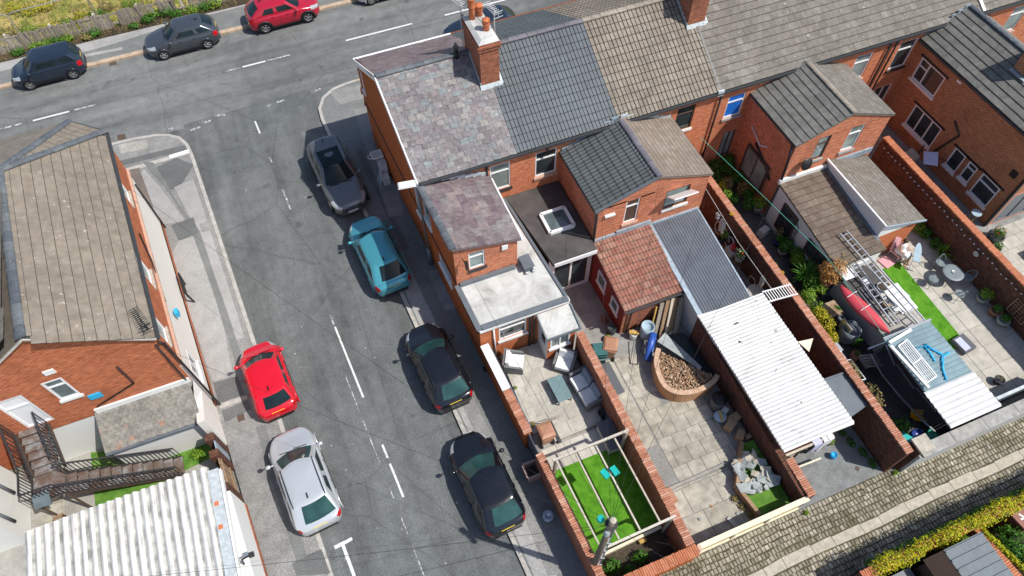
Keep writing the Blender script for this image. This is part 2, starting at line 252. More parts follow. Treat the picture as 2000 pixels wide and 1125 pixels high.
for nm, c, r in (('bin_brown', (0.40, 0.20, 0.12), 0.5), ('bin_green', (0.04, 0.13, 0.13), 0.45), ('cushion_white', (0.74, 0.74, 0.74), 0.9), ('cushion_grey', (0.30, 0.33, 0.37), 0.9),
    ('rattan_grey', (0.16, 0.165, 0.17), 0.7), ('store_grey', (0.10, 0.105, 0.12), 0.6), ('store_side', (0.50, 0.49, 0.46), 0.7), ('tarp_blue', (0.03, 0.10, 0.42), 0.4), ('barrel_white', (0.62, 0.63, 0.62), 0.45),
    ('kayak_red', (0.60, 0.07, 0.09), 0.35), ('plastic_red', (0.62, 0.02, 0.02), 0.35), ('plastic_blue', (0.02, 0.36, 0.70), 0.35), ('plastic_green', (0.02, 0.30, 0.22), 0.4), ('plastic_yellow', (0.80, 0.42, 0.01), 0.4),
    ('plastic_teal', (0.02, 0.42, 0.42), 0.4), ('net_blue', (0.03, 0.42, 0.72), 0.6), ('cloth_white', (0.76, 0.76, 0.78), 0.9), ('cloth_lilac', (0.52, 0.55, 0.74), 0.9), ('pot_terracotta', (0.42, 0.19, 0.12), 0.8),
    ('pot_pink', (0.40, 0.26, 0.22), 0.75), ('pot_dark', (0.04, 0.045, 0.05), 0.6), ('pot_blue', (0.03, 0.06, 0.24), 0.3), ('pot_stone', (0.46, 0.45, 0.42), 0.8), ('rubber', (0.015, 0.015, 0.016), 0.75),
    ('trim_black', (0.012, 0.012, 0.013), 0.5), ('plate_yellow', (0.80, 0.55, 0.02), 0.5), ('plate_white', (0.75, 0.75, 0.73), 0.5), ('skin', (0.52, 0.30, 0.20), 0.6), ('hair_brown', (0.07, 0.04, 0.025), 0.7),
    ('pink_cloth', (0.62, 0.34, 0.38), 0.9), ('board_blue', (0.34, 0.45, 0.52), 0.8), ('pot_orange', (0.56, 0.17, 0.07), 0.8), ('blue_window', (0.01, 0.16, 0.62), 0.35), ('box_card', (0.42, 0.28, 0.16), 0.85),
    ('rope_green', (0.10, 0.46, 0.34), 0.7), ('wire_black', (0.02, 0.02, 0.022), 0.6), ('wire_white', (0.55, 0.56, 0.55), 0.5), ('pole_wood', (0.16, 0.125, 0.095), 0.85), ('lamp_grey', (0.17, 0.20, 0.23), 0.5), ('insul_teal', (0.01, 0.42, 0.38), 0.3),
    ('sign_brown', (0.24, 0.085, 0.06), 0.5), ('mesh_grey', (0.30, 0.36, 0.36), 0.5), ('patio_iron', (0.20, 0.24, 0.26), 0.45), ('cob_ext', (0.55, 0.24, 0.17), 0.85), ('door_grey', (0.15, 0.17, 0.19), 0.4), ('manhole', (0.10, 0.065, 0.045), 0.8),
    ('iron_black', (0.03, 0.03, 0.032), 0.5), ('shed_brown', (0.085, 0.05, 0.035), 0.8), ('shed_felt', (0.16, 0.185, 0.20), 0.8), ('pond_sheet', (0.035, 0.05, 0.055), 0.25), ('sofa_frame', (0.12, 0.125, 0.13), 0.6), ('table_glass', (0.17, 0.25, 0.26), 0.15)):
    plain(nm, c, r, 0.0, 0.1, 4)
def carpaint(name, c, metal=0.0, r=0.22):
    b = NB(name); b.col(c); b.rough(r, metal); b.b.inputs['Coat Weight'].default_value = 0.7; b.b.inputs['Coat Roughness'].default_value = 0.06; return b.m
carpaint('paint_red', (0.62, 0.006, 0.02)); carpaint('paint_crimson', (0.42, 0.008, 0.03)); carpaint('paint_silver', (0.60, 0.63, 0.65), 0.4, 0.3); carpaint('paint_black', (0.006, 0.007, 0.011)); carpaint('paint_teal', (0.075, 0.35, 0.42), 0.4, 0.25)
carpaint('paint_grey', (0.15, 0.157, 0.163), 0.5, 0.28); carpaint('paint_navy', (0.018, 0.032, 0.055), 0.3, 0.28); carpaint('paint_gunmetal', (0.075, 0.088, 0.105), 0.45, 0.27); carpaint('paint_white', (0.72, 0.74, 0.75))
b = NB('lamp_red'); b.col((0.45, 0.005, 0.01)); b.rough(0.15)
b = NB('lamp_clear'); b.col((0.55, 0.58, 0.60)); b.rough(0.1, 0.4)
b = NB('rim_alloy'); b.col((0.48, 0.49, 0.50)); b.rough(0.3, 0.8)
leafmat('leaf_green', [(0, (0.022, 0.08, 0.008)), (0.5, (0.055, 0.18, 0.014)), (1, (0.11, 0.28, 0.025))])
leafmat('leaf_bright', [(0, (0.07, 0.16, 0.012)), (0.5, (0.16, 0.30, 0.02)), (1, (0.30, 0.42, 0.04))])
leafmat('leaf_yellow', [(0, (0.20, 0.20, 0.012)), (0.5, (0.42, 0.38, 0.015)), (1, (0.60, 0.52, 0.03))])
leafmat('leaf_ivy', [(0, (0.14, 0.22, 0.01)), (0.3, (0.34, 0.40, 0.012)), (0.7, (0.60, 0.56, 0.012)), (1, (0.72, 0.60, 0.02))])
leafmat('leaf_orange', [(0, (0.30, 0.16, 0.03)), (0.5, (0.48, 0.20, 0.05)), (1, (0.55, 0.36, 0.12))])
leafmat('leaf_dry', [(0, (0.26, 0.19, 0.08)), (0.5, (0.40, 0.30, 0.13)), (1, (0.20, 0.22, 0.05))])
leafmat('petal_red', [(0, (0.55, 0.01, 0.02)), (1, (0.70, 0.05, 0.06))]); leafmat('petal_white', [(0, (0.7, 0.7, 0.7)), (1, (0.8, 0.8, 0.78))]); leafmat('petal_yellow', [(0, (0.7, 0.42, 0.01)), (1, (0.8, 0.6, 0.03))]); leafmat('petal_pink', [(0, (0.6, 0.2, 0.3)), (1, (0.72, 0.42, 0.5))]); leafmat('petal_orange', [(0, (0.7, 0.10, 0.02)), (1, (0.8, 0.3, 0.02))])

# ------------------------------------------------------------------ mesh helpers
WORLD = {}
def link(o): COL.objects.link(o); return o
def tag(o, label=None, cat=None, group=None, kind=None):
    if label: o['label'] = label
    if cat: o['category'] = cat
    if group: o['group'] = group
    if kind: o['kind'] = kind
    return o
def thing(name, label, cat, loc=(0, 0, 0), rz=0.0, group=None):
    o = bpy.data.objects.new(name, None); o.empty_display_size = 0.3; link(o); o.location = loc; o.rotation_euler = (0, 0, rz)
    WORLD[o] = Matrix.Translation(Vector(loc)) @ Matrix.Rotation(rz, 4, 'Z')
    return tag(o, label, cat, group)
def put(o, M, parent=None):
    link(o); WORLD[o] = M
    if parent is not None:
        o.parent = parent; o.matrix_basis = WORLD[parent].inverted() @ M
    else: o.matrix_basis = M
    return o
class MB:
    def __init__(s): s.v = []; s.f = []; s.sm = False; s.mi = {}; s.m2 = 'lap_dirt'
    def add(s, vs, fs, mi=None):
        k = len(s.v); kf = len(s.f); s.v += [tuple(p) for p in vs]; s.f += [tuple(i+k for i in f) for f in fs]
        if mi:
            for q in mi: s.mi[kf+q] = 1
        return s
    def box(s, c, size, rz=0.0, R=None, taper=1.0):
        hx, hy, hz = size[0]/2, size[1]/2, size[2]/2
        R = R if R is not None else Matrix.Rotation(rz, 3, 'Z'); c = Vector(c)
        vs = []
        for dz in (-1, 1):
            t = taper if dz > 0 else 1.0
            for dx, dy in ((-1, -1), (1, -1), (1, 1), (-1, 1)): vs.append(c + R @ Vector((dx*hx*t, dy*hy*t, dz*hz)))
        return s.add(vs, [(3, 2, 1, 0), (4, 5, 6, 7), (0, 1, 5, 4), (1, 2, 6, 5), (2, 3, 7, 6), (3, 0, 4, 7)])
    def bx(s, x0, y0, z0, x1, y1, z1): return s.box(((x0+x1)/2, (y0+y1)/2, (z0+z1)/2), (abs(x1-x0), abs(y1-y0), abs(z1-z0)))
    def bar(s, a, b_, wd, ht=None, upv_=None):
        a, b_ = Vector(a), Vector(b_); d = b_-a; L = d.length; d.normalize(); ht = ht or wd
        u = Vector(upv_) if upv_ else (Vector((0, 0, 1)) if abs(d.z) < 0.95 else Vector((0, 1, 0)))
        x = d.cross(u).normalized(); z = x.cross(d).normalized(); R = Matrix((x, d, z)).transposed()
        return s.box((a+b_)/2, (wd, L, ht), R=R)
    def prism(s, pts, z0, z1):
        n = len(pts); A = sum(pts[i][0]*pts[(i+1) % n][1]-pts[(i+1) % n][0]*pts[i][1] for i in range(n))
        if A < 0: pts = list(reversed(pts))
        zz0 = z0 if isinstance(z0, (list, tuple)) else [z0]*n; zz1 = z1 if isinstance(z1, (list, tuple)) else [z1]*n
        vs = [(p[0], p[1], zz0[i]) for i, p in enumerate(pts)] + [(p[0], p[1], zz1[i]) for i, p in enumerate(pts)]
        fs = [tuple(reversed(range(n))), tuple(range(n, 2*n))] + [(i, (i+1) % n, n+(i+1) % n, n+i) for i in range(n)]
        return s.add(vs, fs)
    def poly(s, pts): return s.add(pts, [tuple(range(len(pts)))])
    def slab(s, pts, th):
        """a plate: 3d polygon (upper face) with thickness th downward along its normal"""
        P = [Vector(p) for p in pts]; n = (P[1]-P[0]).cross(P[2]-P[0]).normalized()
        if n.z < 0: P.reverse(); n = -n
        k = len(P); vs = P + [p-n*th for p in P]
        return s.add(vs, [tuple(range(k)), tuple(reversed(range(k, 2*k)))] + [((i+1) % k, i, k+i, k+(i+1) % k) for i in range(k)])
    def tube(s, path, r, n=8, cap=True):
        P = [Vector(p) for p in path]; rs = r if isinstance(r, (list, tuple)) else [r]*len(P); k0 = len(s.v); prev = None
        for i, p in enumerate(P):
            d = (P[min(i+1, len(P)-1)]-P[max(i-1, 0)]).normalized()
            if prev is None:
                a = Vector((0, 0, 1)) if abs(d.z) < 0.9 else Vector((1, 0, 0)); x = d.cross(a).normalized()
            else: x = (prev - d*prev.dot(d)).normalized()
            prev = x; y = d.cross(x)
            for j in range(n): t = 2*pi*j/n; s.v.append(tuple(p + x*rs[i]*cos(t) + y*rs[i]*sin(t)))
        for i in range(len(P)-1):
            for j in range(n):
                a, b_ = k0+i*n+j, k0+i*n+(j+1) % n; s.f.append((a, b_, b_+n, a+n))
        if cap: s.f.append(tuple(k0+n-1-j for j in range(n))); s.f.append(tuple(k0+(len(P)-1)*n+j for j in range(n)))
        return s
    def lathe(s, c, prof, n=16, axis='Z', R=None):
        c = Vector(c); k0 = len(s.v)
        for r, h in prof:
            for j in range(n):
                t = 2*pi*j/n; p = Vector((r*cos(t), r*sin(t), h))
                if axis == 'X': p = Vector((p.z, p.x, p.y))
                if axis == 'Y': p = Vector((p.y, p.z, p.x))
                if R is not None: p = R @ p
                s.v.append(tuple(c+p))
        for i in range(len(prof)-1):
            for j in range(n):
                a, b_ = k0+i*n+j, k0+i*n+(j+1) % n; s.f.append((a, b_, b_+n, a+n))
        s.f.append(tuple(k0+n-1-j for j in range(n))); s.f.append(tuple(k0+(len(prof)-1)*n+j for j in range(n)))
        return s
    def mesh(s, name, mat):
        me = bpy.data.meshes.new(name); me.from_pydata(s.v, [], s.f); 
        if mat: me.materials.append(MATS[mat])
        if s.mi:
            me.materials.append(MATS[s.m2])
            for q in s.mi: me.polygons[q].material_index = 1
        if s.sm:
            for p in me.polygons: p.use_smooth = True
        me.update(); return me
    def build(s, name, mat, parent=None, smooth=False, local=False):
        s.sm = smooth
        if local:
            me = s.mesh(name, mat); o = bpy.data.objects.new(name, me); link(o); o.parent = parent; WORLD[o] = WORLD[parent].copy() if parent else Matrix(); return o
        xs = [p[0] for p in s.v]; ys = [p[1] for p in s.v]; zs = [p[2] for p in s.v]
        c = Vector(((min(xs)+max(xs))/2, (min(ys)+max(ys))/2, min(zs)))
        s.v = [(p[0]-c.x, p[1]-c.y, p[2]-c.z) for p in s.v]
        return put(bpy.data.objects.new(name, s.mesh(name, mat)), Matrix.Translation(c), parent)
def frame_mat(o, x, y, z):
    m = Matrix((x, y, z)).transposed().to_4x4(); m.translation = o; return m
def inst(name, mesh, M, parent): return put(bpy.data.objects.new(name, mesh), M, parent)
def copy_tree(o, M=None, parent=None):
    c = o.copy(); link(c)
    if parent is not None: c.parent = parent; WORLD[c] = WORLD.get(o, Matrix())
    else: c.matrix_basis = M; WORLD[c] = M
    for ch in list(o.children): copy_tree(ch, None, c)
    return c
def inpoly(x, y, P):
    r = False; n = len(P); j = n-1
    for i in range(n):
        if (P[i][1] > y) != (P[j][1] > y) and x < (P[j][0]-P[i][0])*(y-P[i][1])/(P[j][1]-P[i][1])+P[i][0]: r = not r
        j = i
    return r
def road_x(y, x0, k): return x0 - k*y
# ------------------------------------------------------------------ ground, roads, pavements
def struct(name, mb, mat, parent=None, label=None):
    o = mb.build(name, mat, parent)
    if parent is None: o['kind'] = 'structure'
    return o
LK = lambda y: -3.675-0.0709*y      # west kerb of the side road
RK = lambda y: 2.508-0.0512*y       # east kerb
LB = lambda y: -5.75-0.08*y         # west building line
GX_ = lambda y: 4.46-0.051*y        # east building line (gable)
struct('ground', MB().poly([(-400, -300, -0.08), (400, -300, -0.08), (400, 500, -0.08), (-400, 500, -0.08)]), 'ground')
struct('main_road', MB().slab([(-60, 32.1, 0), (70, 32.1, 0), (70, 39.1, 0), (-60, 39.1, 0)], 0.06), 'asphalt_main')
side = struct('side_road', MB().slab([(LK(32.3), 32.38, 0.005), (LK(-12)-0.1, -12, 0.005), (RK(-12)+0.1, -12, 0.005), (RK(32.3), 32.5, 0.005)], 0.05), 'asphalt_side')
def arc(cx, cy, r, a0, a1, n=9): return [(cx+r*cos(radians(a0+(a1-a0)*i/n)), cy+r*sin(radians(a0+(a1-a0)*i/n))) for i in range(n+1)]
struct('junction', MB().slab([(-9.0, 32.2, -0.004), (-9.0, 29.5, -0.004), (4.0, 29.5, -0.004), (4.0, 32.2, -0.004)], 0.05), 'asphalt_side')
# corner curves fitted to the kerbs
cw = [(-60, 32.32), (-9.9, 32.32), (-8.6, 32.27), (-7.5, 32.12), (-6.75, 31.84), (-6.25, 31.42), (-5.93, 30.75), (-5.81, 29.98)] + [(LK(y), y) for y in (26, 20, 14, 8, 0, -12)]
ce = [(70, 32.17), (3.45, 32.17), (2.85, 32.13), (2.1, 31.98), (1.4, 31.5), (1.0, 30.75), (0.94, 29.8)] + [(RK(y), y) for y in (26, 20, 14, 8, 2.6)]
pw = struct('pavement_west', MB().prism(cw + [(LB(-12), -12), (LB(13), 13), (LB(26), 26), (-9, 27.2), (-60, 27.2)], -0.05, 0.10), 'pave_asphalt')
pe = struct('pavement_east', MB().prism(ce + [(GX_(2.6)+0.4, 2.6), (GX_(13), 13), (GX_(27.2), 27.2), (70, 27.2)], -0.05, 0.10), 'pave_mid')
pn = struct('pavement_north', MB().prism([(-60, 39.05), (70, 39.05), (70, 41.3), (-60, 41.3)], -0.05, 0.10), 'pave_mid')
def kerbs(line, parent, mat, wd=0.16, inward=1, top=0.118, stone=0.92, lim=None):
    # walk along the polyline and lay kerb stones end to end
    P = [Vector((p[0], p[1])) for p in line]; seg = []; 
    for i in range(len(P)-1):
        a, b_ = P[i], P[i+1]; L = (b_-a).length; n = max(1, round(L/stone)); n = min(n, 60)
        for k in range(n): seg.append((a.lerp(b_, k/n), a.lerp(b_, (k+1)/n)))
    for a, b_ in seg:
        if lim and not lim((a+b_)/2): continue
        d = (b_-a).normalized(); nrm = Vector((-d.y, d.x))*inward; g = 0.006
        a2, b2 = a+d*g, b_-d*g; j = random.uniform(-0.006, 0.006)
        q = [a2-nrm*0.03, b2-nrm*0.03, b2+nrm*(wd-0.03), a2+nrm*(wd-0.03)]
        MB().prism([(p.x, p.y) for p in q], -0.03, top+j).build('kerb_stone', mat, parent)
vis = lambda m: -17 < m.x < 30 and 3 < m.y < 41
kerbs(cw[1:], pw, 'kerb_stone', inward=-1, lim=vis)
kerbs([(-17, 32.32), (-9.9, 32.32)], pw, 'kerb_pink', inward=-1)
kerbs(ce[1:], pe, 'kerb_stone', inward=1, lim=vis)
kerbs([(26, 32.17), (3.45, 32.17)], pe, 'kerb_pink', inward=1)
kerbs([(-17, 39.07), (12, 39.07)], pn, 'kerb_pink', inward=1, stone=1.2, wd=0.3)
# patched surfacing on the pavements
def patch(name, pts, mat, parent, z=0.105, th=0.004):
    return struct(name, MB().slab([(p[0], p[1], z) for p in pts], th), mat, parent)
def ap(pts, z=0.1): return [tuple(at(u, v, z)[:2]) for u, v in pts]
patch('surface_patch', ap([(232, 283), (285, 272), (290, 290), (235, 300)]), 'concrete', pw, 0.106)
patch('surface_patch', [(-9.6, 30.9), (-6.1, 30.75), (-6.02, 30.35), (-9.4, 30.5)], 'pave_dark', pw, 0.105)
patch('surface_patch', ap([(243, 330), (373, 293), (375, 299), (245, 338)]), 'kerb_stone', pw, 0.111)
patch('surface_patch', ap([(330, 304), (368, 292), (370, 298), (332, 310)]), 'white_paint', pw, 0.118)
patch('surface_patch', ap([(300, 330), (345, 308), (378, 322), (352, 365), (330, 372), (322, 350)]), 'pave_dark', pw, 0.112)
patch('surface_patch', ap([(282, 331), (318, 372), (362, 432), (295, 442), (270, 345)]), 'pave_light', pw, 0.109)
patch('surface_patch', ap([(250, 332), (272, 328), (300, 405), (294, 420), (268, 380)]), 'pave_brown', pw, 0.114)
patch('surface_patch', ap([(340, 366), (378, 350), (440, 540), (478, 660), (455, 665), (430, 600), (395, 470)]), 'pave_light', pw, 0.116)
patch('surface_patch', ap([(278, 316), (300, 318), (350, 400), (390, 450), (420, 540), (448, 620), (470, 690), (462, 715), (446, 660), (420, 580), (392, 500), (368, 435), (330, 375)]), 'pave_mid', pw, 0.121)
patch('surface_patch', ap([(335, 440), (378, 425), (388, 455), (350, 470)]), 'pave_dark', pw, 0.1235)
patch('surface_patch', ap([(330, 505), (350, 470), (385, 460), (410, 545), (440, 650), (455, 735), (415, 745), (380, 640)]), 'pave_light', pw, 0.109)
patch('surface_patch', ap([(416, 748), (463, 735), (478, 770), (428, 788)]), 'pave_dark', pw, 0.112)
patch('surface_patch', ap([(428, 790), (482, 772), (484, 779), (430, 799)]), 'kerb_stone', pw, 0.124)
patch('surface_patch', ap([(433, 802), (484, 782), (490, 800), (440, 825)]), 'pave_dark', pw, 0.112)
patch('surface_patch', ap([(445, 830), (505, 800), (540, 900), (470, 930)]), 'pave_asphalt', pw, 0.109)
patch('surface_patch', ap([(500, 835), (517, 830), (560, 955), (600, 1090), (580, 1095), (556, 1020), (525, 920)]), 'pave_mid', pw, 0.121)
patch('surface_patch', ap([(572, 1100), (628, 1072), (645, 1120), (580, 1125)]), 'pave_dark', pw, 0.126)
patch('manhole_cover', ap([(463, 812), (476, 808), (479, 820), (466, 825)]), 'manhole', pw, 0.127)
patch('manhole_cover', ap([(390, 438), (405, 434), (410, 450), (394, 454)]), 'pave_asphalt', pw, 0.127)
# east pavement: paler strip beside the kerb, old service trenches, lids
patch('surface_patch', [(RK(3)+0.2, 3), (RK(3)+0.95, 3), (RK(20)+0.85, 20), (RK(20)+0.2, 20)], 'pave_light', pe, 0.106)
patch('surface_patch', [(RK(20)+0.95, 20), (RK(20)+1.25, 20), (RK(27)+1.2, 27), (RK(27)+0.9, 27)], 'pave_dark', pe, 0.109)
patch('surface_patch', [(RK(10)+0.4, 10), (RK(10)+1.0, 10), (RK(14)+0.9, 14), (RK(14)+0.5, 14)], 'pave_asphalt', pe, 0.112)
patch('surface_patch', ap([(690, 215), (735, 205), (790, 420), (760, 425)]), 'pave_asphalt', pe, 0.112)
patch('surface_patch', ap([(640, 178), (700, 165), (720, 190), (665, 205)]), 'pave_asphalt', pe, 0.108)
patch('manhole_cover', ap([(942, 718), (952, 714), (957, 724), (946, 728)]), 'trim_black', pe, 0.115)
patch('surface_patch', ap([(835, 530), (880, 520), (905, 590), (870, 610)]), 'pave_asphalt', pe, 0.109)
patch('surface_patch', ap([(1010, 950), (1040, 985), (1100, 1120), (1070, 1125), (1020, 1000)]), 'pave_asphalt', pe, 0.109)
# north pavement
patch('surface_patch', [(-16, 40.5), (-9.5, 40.45), (-4, 41.1), (6, 41.2), (6, 41.28), (-16, 41.28)], 'pave_light', pn, 0.106)
patch('surface_patch', ap([(162, 107), (238, 92), (240, 97), (164, 112)]), 'pave_light', pn, 0.107)
# road markings, drains, road repairs
def mark(pts, mat='road_paint', parent=None, z=0.010, name='road_marking'):
    return struct(name, MB().slab([(p[0], p[1], z) for p in pts], 0.003), mat, parent)
mr = bpy.data.objects['main_road']
for x0, x1, wn in ((-15.6, -13.9, 1), (-13.4, -11.55, 0), (-11.3, -10.2, 1), (-3.2, -2.4, 1), (-2.2, -0.9, 0), (-0.8, 0.5, 1), (3.8, 7.85, 0), (9.9, 13.9, 0), (16, 20, 0), (22, 26, 0)):
    mark([(x0, 35.72), (x1, 35.72), (x1, 35.84), (x0, 35.84)], 'road_paint_worn' if wn else 'road_paint', mr, 0.006)
mark([(-60, 35.63), (60, 35.63), (60, 35.665), (-60, 35.665)], 'asphalt_side', mr, 0.004, 'road_joint')
for u0, v0, u1, v1 in ((395, 240, 412, 236), (372, 255, 392, 248), (420, 226, 440, 224), (330, 250, 338, 252), (612, 178, 626, 174), (540, 200, 556, 196), (520, 208, 530, 205)):
    a, b_ = at(u0, v0), at(u1, v1); d = (b_-a).normalized(); n = Vector((-d.y, d.x, 0))*0.07
    mark([a-n, b_-n, b_+n, a+n], 'road_paint_worn', side, 0.010)
def cl(v0, v1, mat, wd=0.042, off=0.0):
    x = lambda y: -0.27-0.0675*y+off
    y0, y1 = v0, v1
    mark([(x(y0)-wd, y0), (x(y1)-wd, y1), (x(y1)+wd, y1), (x(y0)+wd, y0)], mat, side, 0.010)
for y0, y1, m in ((31.2, 30.2, 'road_paint'), (28.3, 27.9, 'road_paint_worn'), (25.9, 24.5, 'road_paint_worn'), (17.9, 17.3, 'road_paint_worn'), (17.25, 13.55, 'road_paint'), (11.3, 10.7, 'road_paint'), (10.45, 9.0, 'road_paint')):
    cl(y0, y1, m, off=-0.13 if y0 < 20 else 0.0)
for y0, y1 in ((14.8, 13.0), (12.6, 10.6), (9.6, 9.1), (8.4, 7.6), (7.2, 5.8), (5.4, 4)): cl(y0, y1, 'road_paint_worn', 0.02, -0.48)
mark(ap([(652, 1066), (687, 1049), (689, 1055), (655, 1073)], 0), 'road_paint', side)
mark(ap([(666, 1064), (672, 1061), (695, 1124), (689, 1127)], 0) , 'road_paint', side, 0.0105)
for pts in ([(228, 264), (244, 261), (247, 271), (231, 274)], [(212, 121), (226, 118), (229, 126), (214, 129)]):
    mark(ap(pts, 0), 'manhole', mr, 0.007, 'drain_grate')
tar = [((498, 232), (548, 200), 0.03), ((570, 420), (640, 560), 0.02)]
a_, b_ = Vector((LK(31.9)+0.2, 32.2, 0)), Vector((RK(31.9)-0.2, 32.5, 0))
mark([(a_.x, 32.36), (b_.x, 32.48), (b_.x, 32.55), (a_.x, 32.43)], 'pave_dark', side, 0.0095, 'road_joint')
# small litter-like pale stones and chewing-gum marks on the roads
for i in range(60):
    u, v = random.uniform(420, 900), random.uniform(240, 1110); p = at(u, v, 0)
    if LK(p.y)+0.4 < p.x < RK(p.y)-0.4:
        r = random.uniform(0.015, 0.04); mark([(p.x-r, p.y-r), (p.x+r, p.y-r*0.7), (p.x+r*0.8, p.y+r), (p.x-r, p.y+r*0.8)], 'road_paint_worn', side, 0.0088, 'road_speck')
# rough verge, plot beyond the fence
struct('verge', MB().prism([(-60, 41.3), (70, 41.3), (70, 42.1), (-60, 42.1)], -0.05, 0.12), 'soil')
def wavy(x0, x1, y0, y1, nx, ny, z, amp, name, mat):
    m = MB(); vs = []; fs = []
    for j in range(ny+1):
        for i in range(nx+1): vs.append((x0+(x1-x0)*i/nx, y0+(y1-y0)*j/ny, z+random.uniform(-amp, amp)))
    for j in range(ny):
        for i in range(nx): k = j*(nx+1)+i; fs.append((k, k+1, k+nx+2, k+nx+1))
    return struct(name, m.add(vs, fs), mat)
wavy(-60, 70, 42.1, 62, 130, 24, 0.15, 0.06, 'rough_ground', 'grass_dry')
struct('track', MB().slab([(-40, 49.5, 0.28), (-10.5, 47.6, 0.28), (-9.8, 48.4, 0.28), (-40, 56, 0.28)], 0.08), 'concrete')
# back alley
struct('alley', MB().prism([(4.4, 3.05), (4.6, 0.2), (60, 0.2), (60, 3.05)], -0.06, 0.0), 'sett_joint')
alley = bpy.data.objects['alley']
struct('alley_mouth', MB().prism([(RK(3)+0.15, 3.1), (RK(-9), -9), (4.6, -9), (4.5, 3.1)], -0.06, 0.06), 'pave_mid')
sett = MB(); sett.add([(-.5, -.5, -.05), (.5, -.5, -.05), (.5, .5, -.05), (-.5, .5, -.05), (-.5, -.5, .012), (.5, -.5, .012), (.5, .5, .012), (-.5, .5, .012), (-.36, -.40, .03), (.36, -.40, .03), (.36, .40, .03), (-.36, .40, .03)],
    [(0, 1, 5, 4), (1, 2, 6, 5), (2, 3, 7, 6), (3, 0, 4, 7), (4, 5, 9, 8), (5, 6, 10, 9), (6, 7, 11, 10), (7, 4, 8, 11), (8, 9, 10, 11)])
sett_me = sett.mesh('sett', 'setts'); rest = MB(); cand = []
rows = [y for y in [0.3+0.205*k for k in range(14)]]
for r, y in enumerate(rows):
    x = 4.75 + (0.06 if r % 2 else 0)
    while x < 25.5:
        wd = random.uniform(0.12, 0.185)
        if not (1.36 < y+0.095 < 1.76): cand.append((x+wd/2, y+0.095+random.uniform(-.018, .018)+0.03*sin(x*1.1+1), wd-0.022, 0.178+random.uniform(-0.022, 0.012)))
        x += wd
def shows(x, y):
    d = Vector((x, y, 0))-CAM; k = d.dot(fwd); u = 1000+FPX*d.dot(rgt)/k; v = 562.5-FPX*d.dot(upv)/k
    return (0 < u < 2000 and 0 < v < 1125), d.length
cand.sort(key=lambda c: (not shows(c[0], c[1])[0], shows(c[0], c[1])[1]))
for i, (x, y, wd, ln) in enumerate(cand):
    rz = random.uniform(-0.12, 0.12); zz = random.uniform(-0.006, 0.008)
    if i < 300:
        inst('sett', sett_me, Matrix.Translation((x, y, zz)) @ Matrix.Rotation(rz, 4, 'Z') @ Matrix.Diagonal((wd, ln, 1, 1)), alley)
    else:
        T = Matrix.Translation((x, y, zz)) @ Matrix.Rotation(rz, 4, 'Z') @ Matrix.Diagonal((wd, ln, 1, 1)); rest.add([T @ Vector(v) for v in sett.v], sett.f)
rs = rest.build('setts', 'setts', alley); rs['kind'] = 'stuff'
x = 5.0
while x < 25:
    L = random.uniform(0.75, 1.25); MB().prism([(x, 1.34+0.03*sin(x*1.1+1)), (x+L-0.02, 1.34+0.03*sin((x+L)*1.1+1)), (x+L-0.02, 1.70+0.03*sin((x+L)*1.1+1)+random.uniform(-.03, .03)), (x, 1.70+0.03*sin(x*1.1+1)+random.uniform(-.03, .03))], -0.03, 0.028).build('channel_stone', 'stone_pale', alley); x += L
# yards
struct('yard_ground', MB().prism([(GX_(13)+0.1, 13.2), (GX_(3)+0.2, 3.1), (60, 3.1), (60, 19), (4, 19)], -0.06, 0.03), 'concrete_dark')
struct('west_yard', MB().prism([(-40, -12), (LB(-12)-0.1, -12), (LB(15.5)-0.1, 15.5), (-40, 15.5)], -0.06, 0.03), 'concrete')
struct('south_gardens', MB().prism([(4.9, -30), (60, -30), (60, 0.0), (4.9, 0.0)], -0.06, 0.02), 'soil')
# ------------------------------------------------------------------ building helpers
def wall_panel(mb, A, d, n, L, z0, z1, ops=(), depth=0.10):
    """vertical wall face with real openings; A start (x,y), d along, n outward"""
    us = sorted({0.0, L, *[o[0] for o in ops], *[o[2] for o in ops]}); zs = sorted({z0, z1, *[o[1] for o in ops], *[o[3] for o in ops]})
    P = lambda u, z, w=0.0: (A[0]+d[0]*u+n[0]*w, A[1]+d[1]*u+n[1]*w, z)
    flip = (d[0]*n[1]-d[1]*n[0]) > 0
    def quad(a, b_, c, e): mb.add([a, b_, c, e], [(3, 2, 1, 0) if flip else (0, 1, 2, 3)])
    for i in range(len(us)-1):
        for j in range(len(zs)-1):
            cu, cz = (us[i]+us[i+1])/2, (zs[j]+zs[j+1])/2
            if any(o[0] < cu < o[2] and o[1] < cz < o[3] for o in ops): continue
            quad(P(us[i], zs[j]), P(us[i+1], zs[j]), P(us[i+1], zs[j+1]), P(us[i], zs[j+1]))
    for u0, a, u1, c in [(o[0], o[1], o[2], o[3]) for o in ops]:
        quad(P(u0, c), P(u1, c), P(u1, c, -depth), P(u0, c, -depth)); quad(P(u0, a, -depth), P(u1, a, -depth), P(u1, a), P(u0, a))
        quad(P(u0, a), P(u0, c), P(u0, c, -depth), P(u0, a, -depth)); quad(P(u1, a, -depth), P(u1, c, -depth), P(u1, c), P(u1, a))
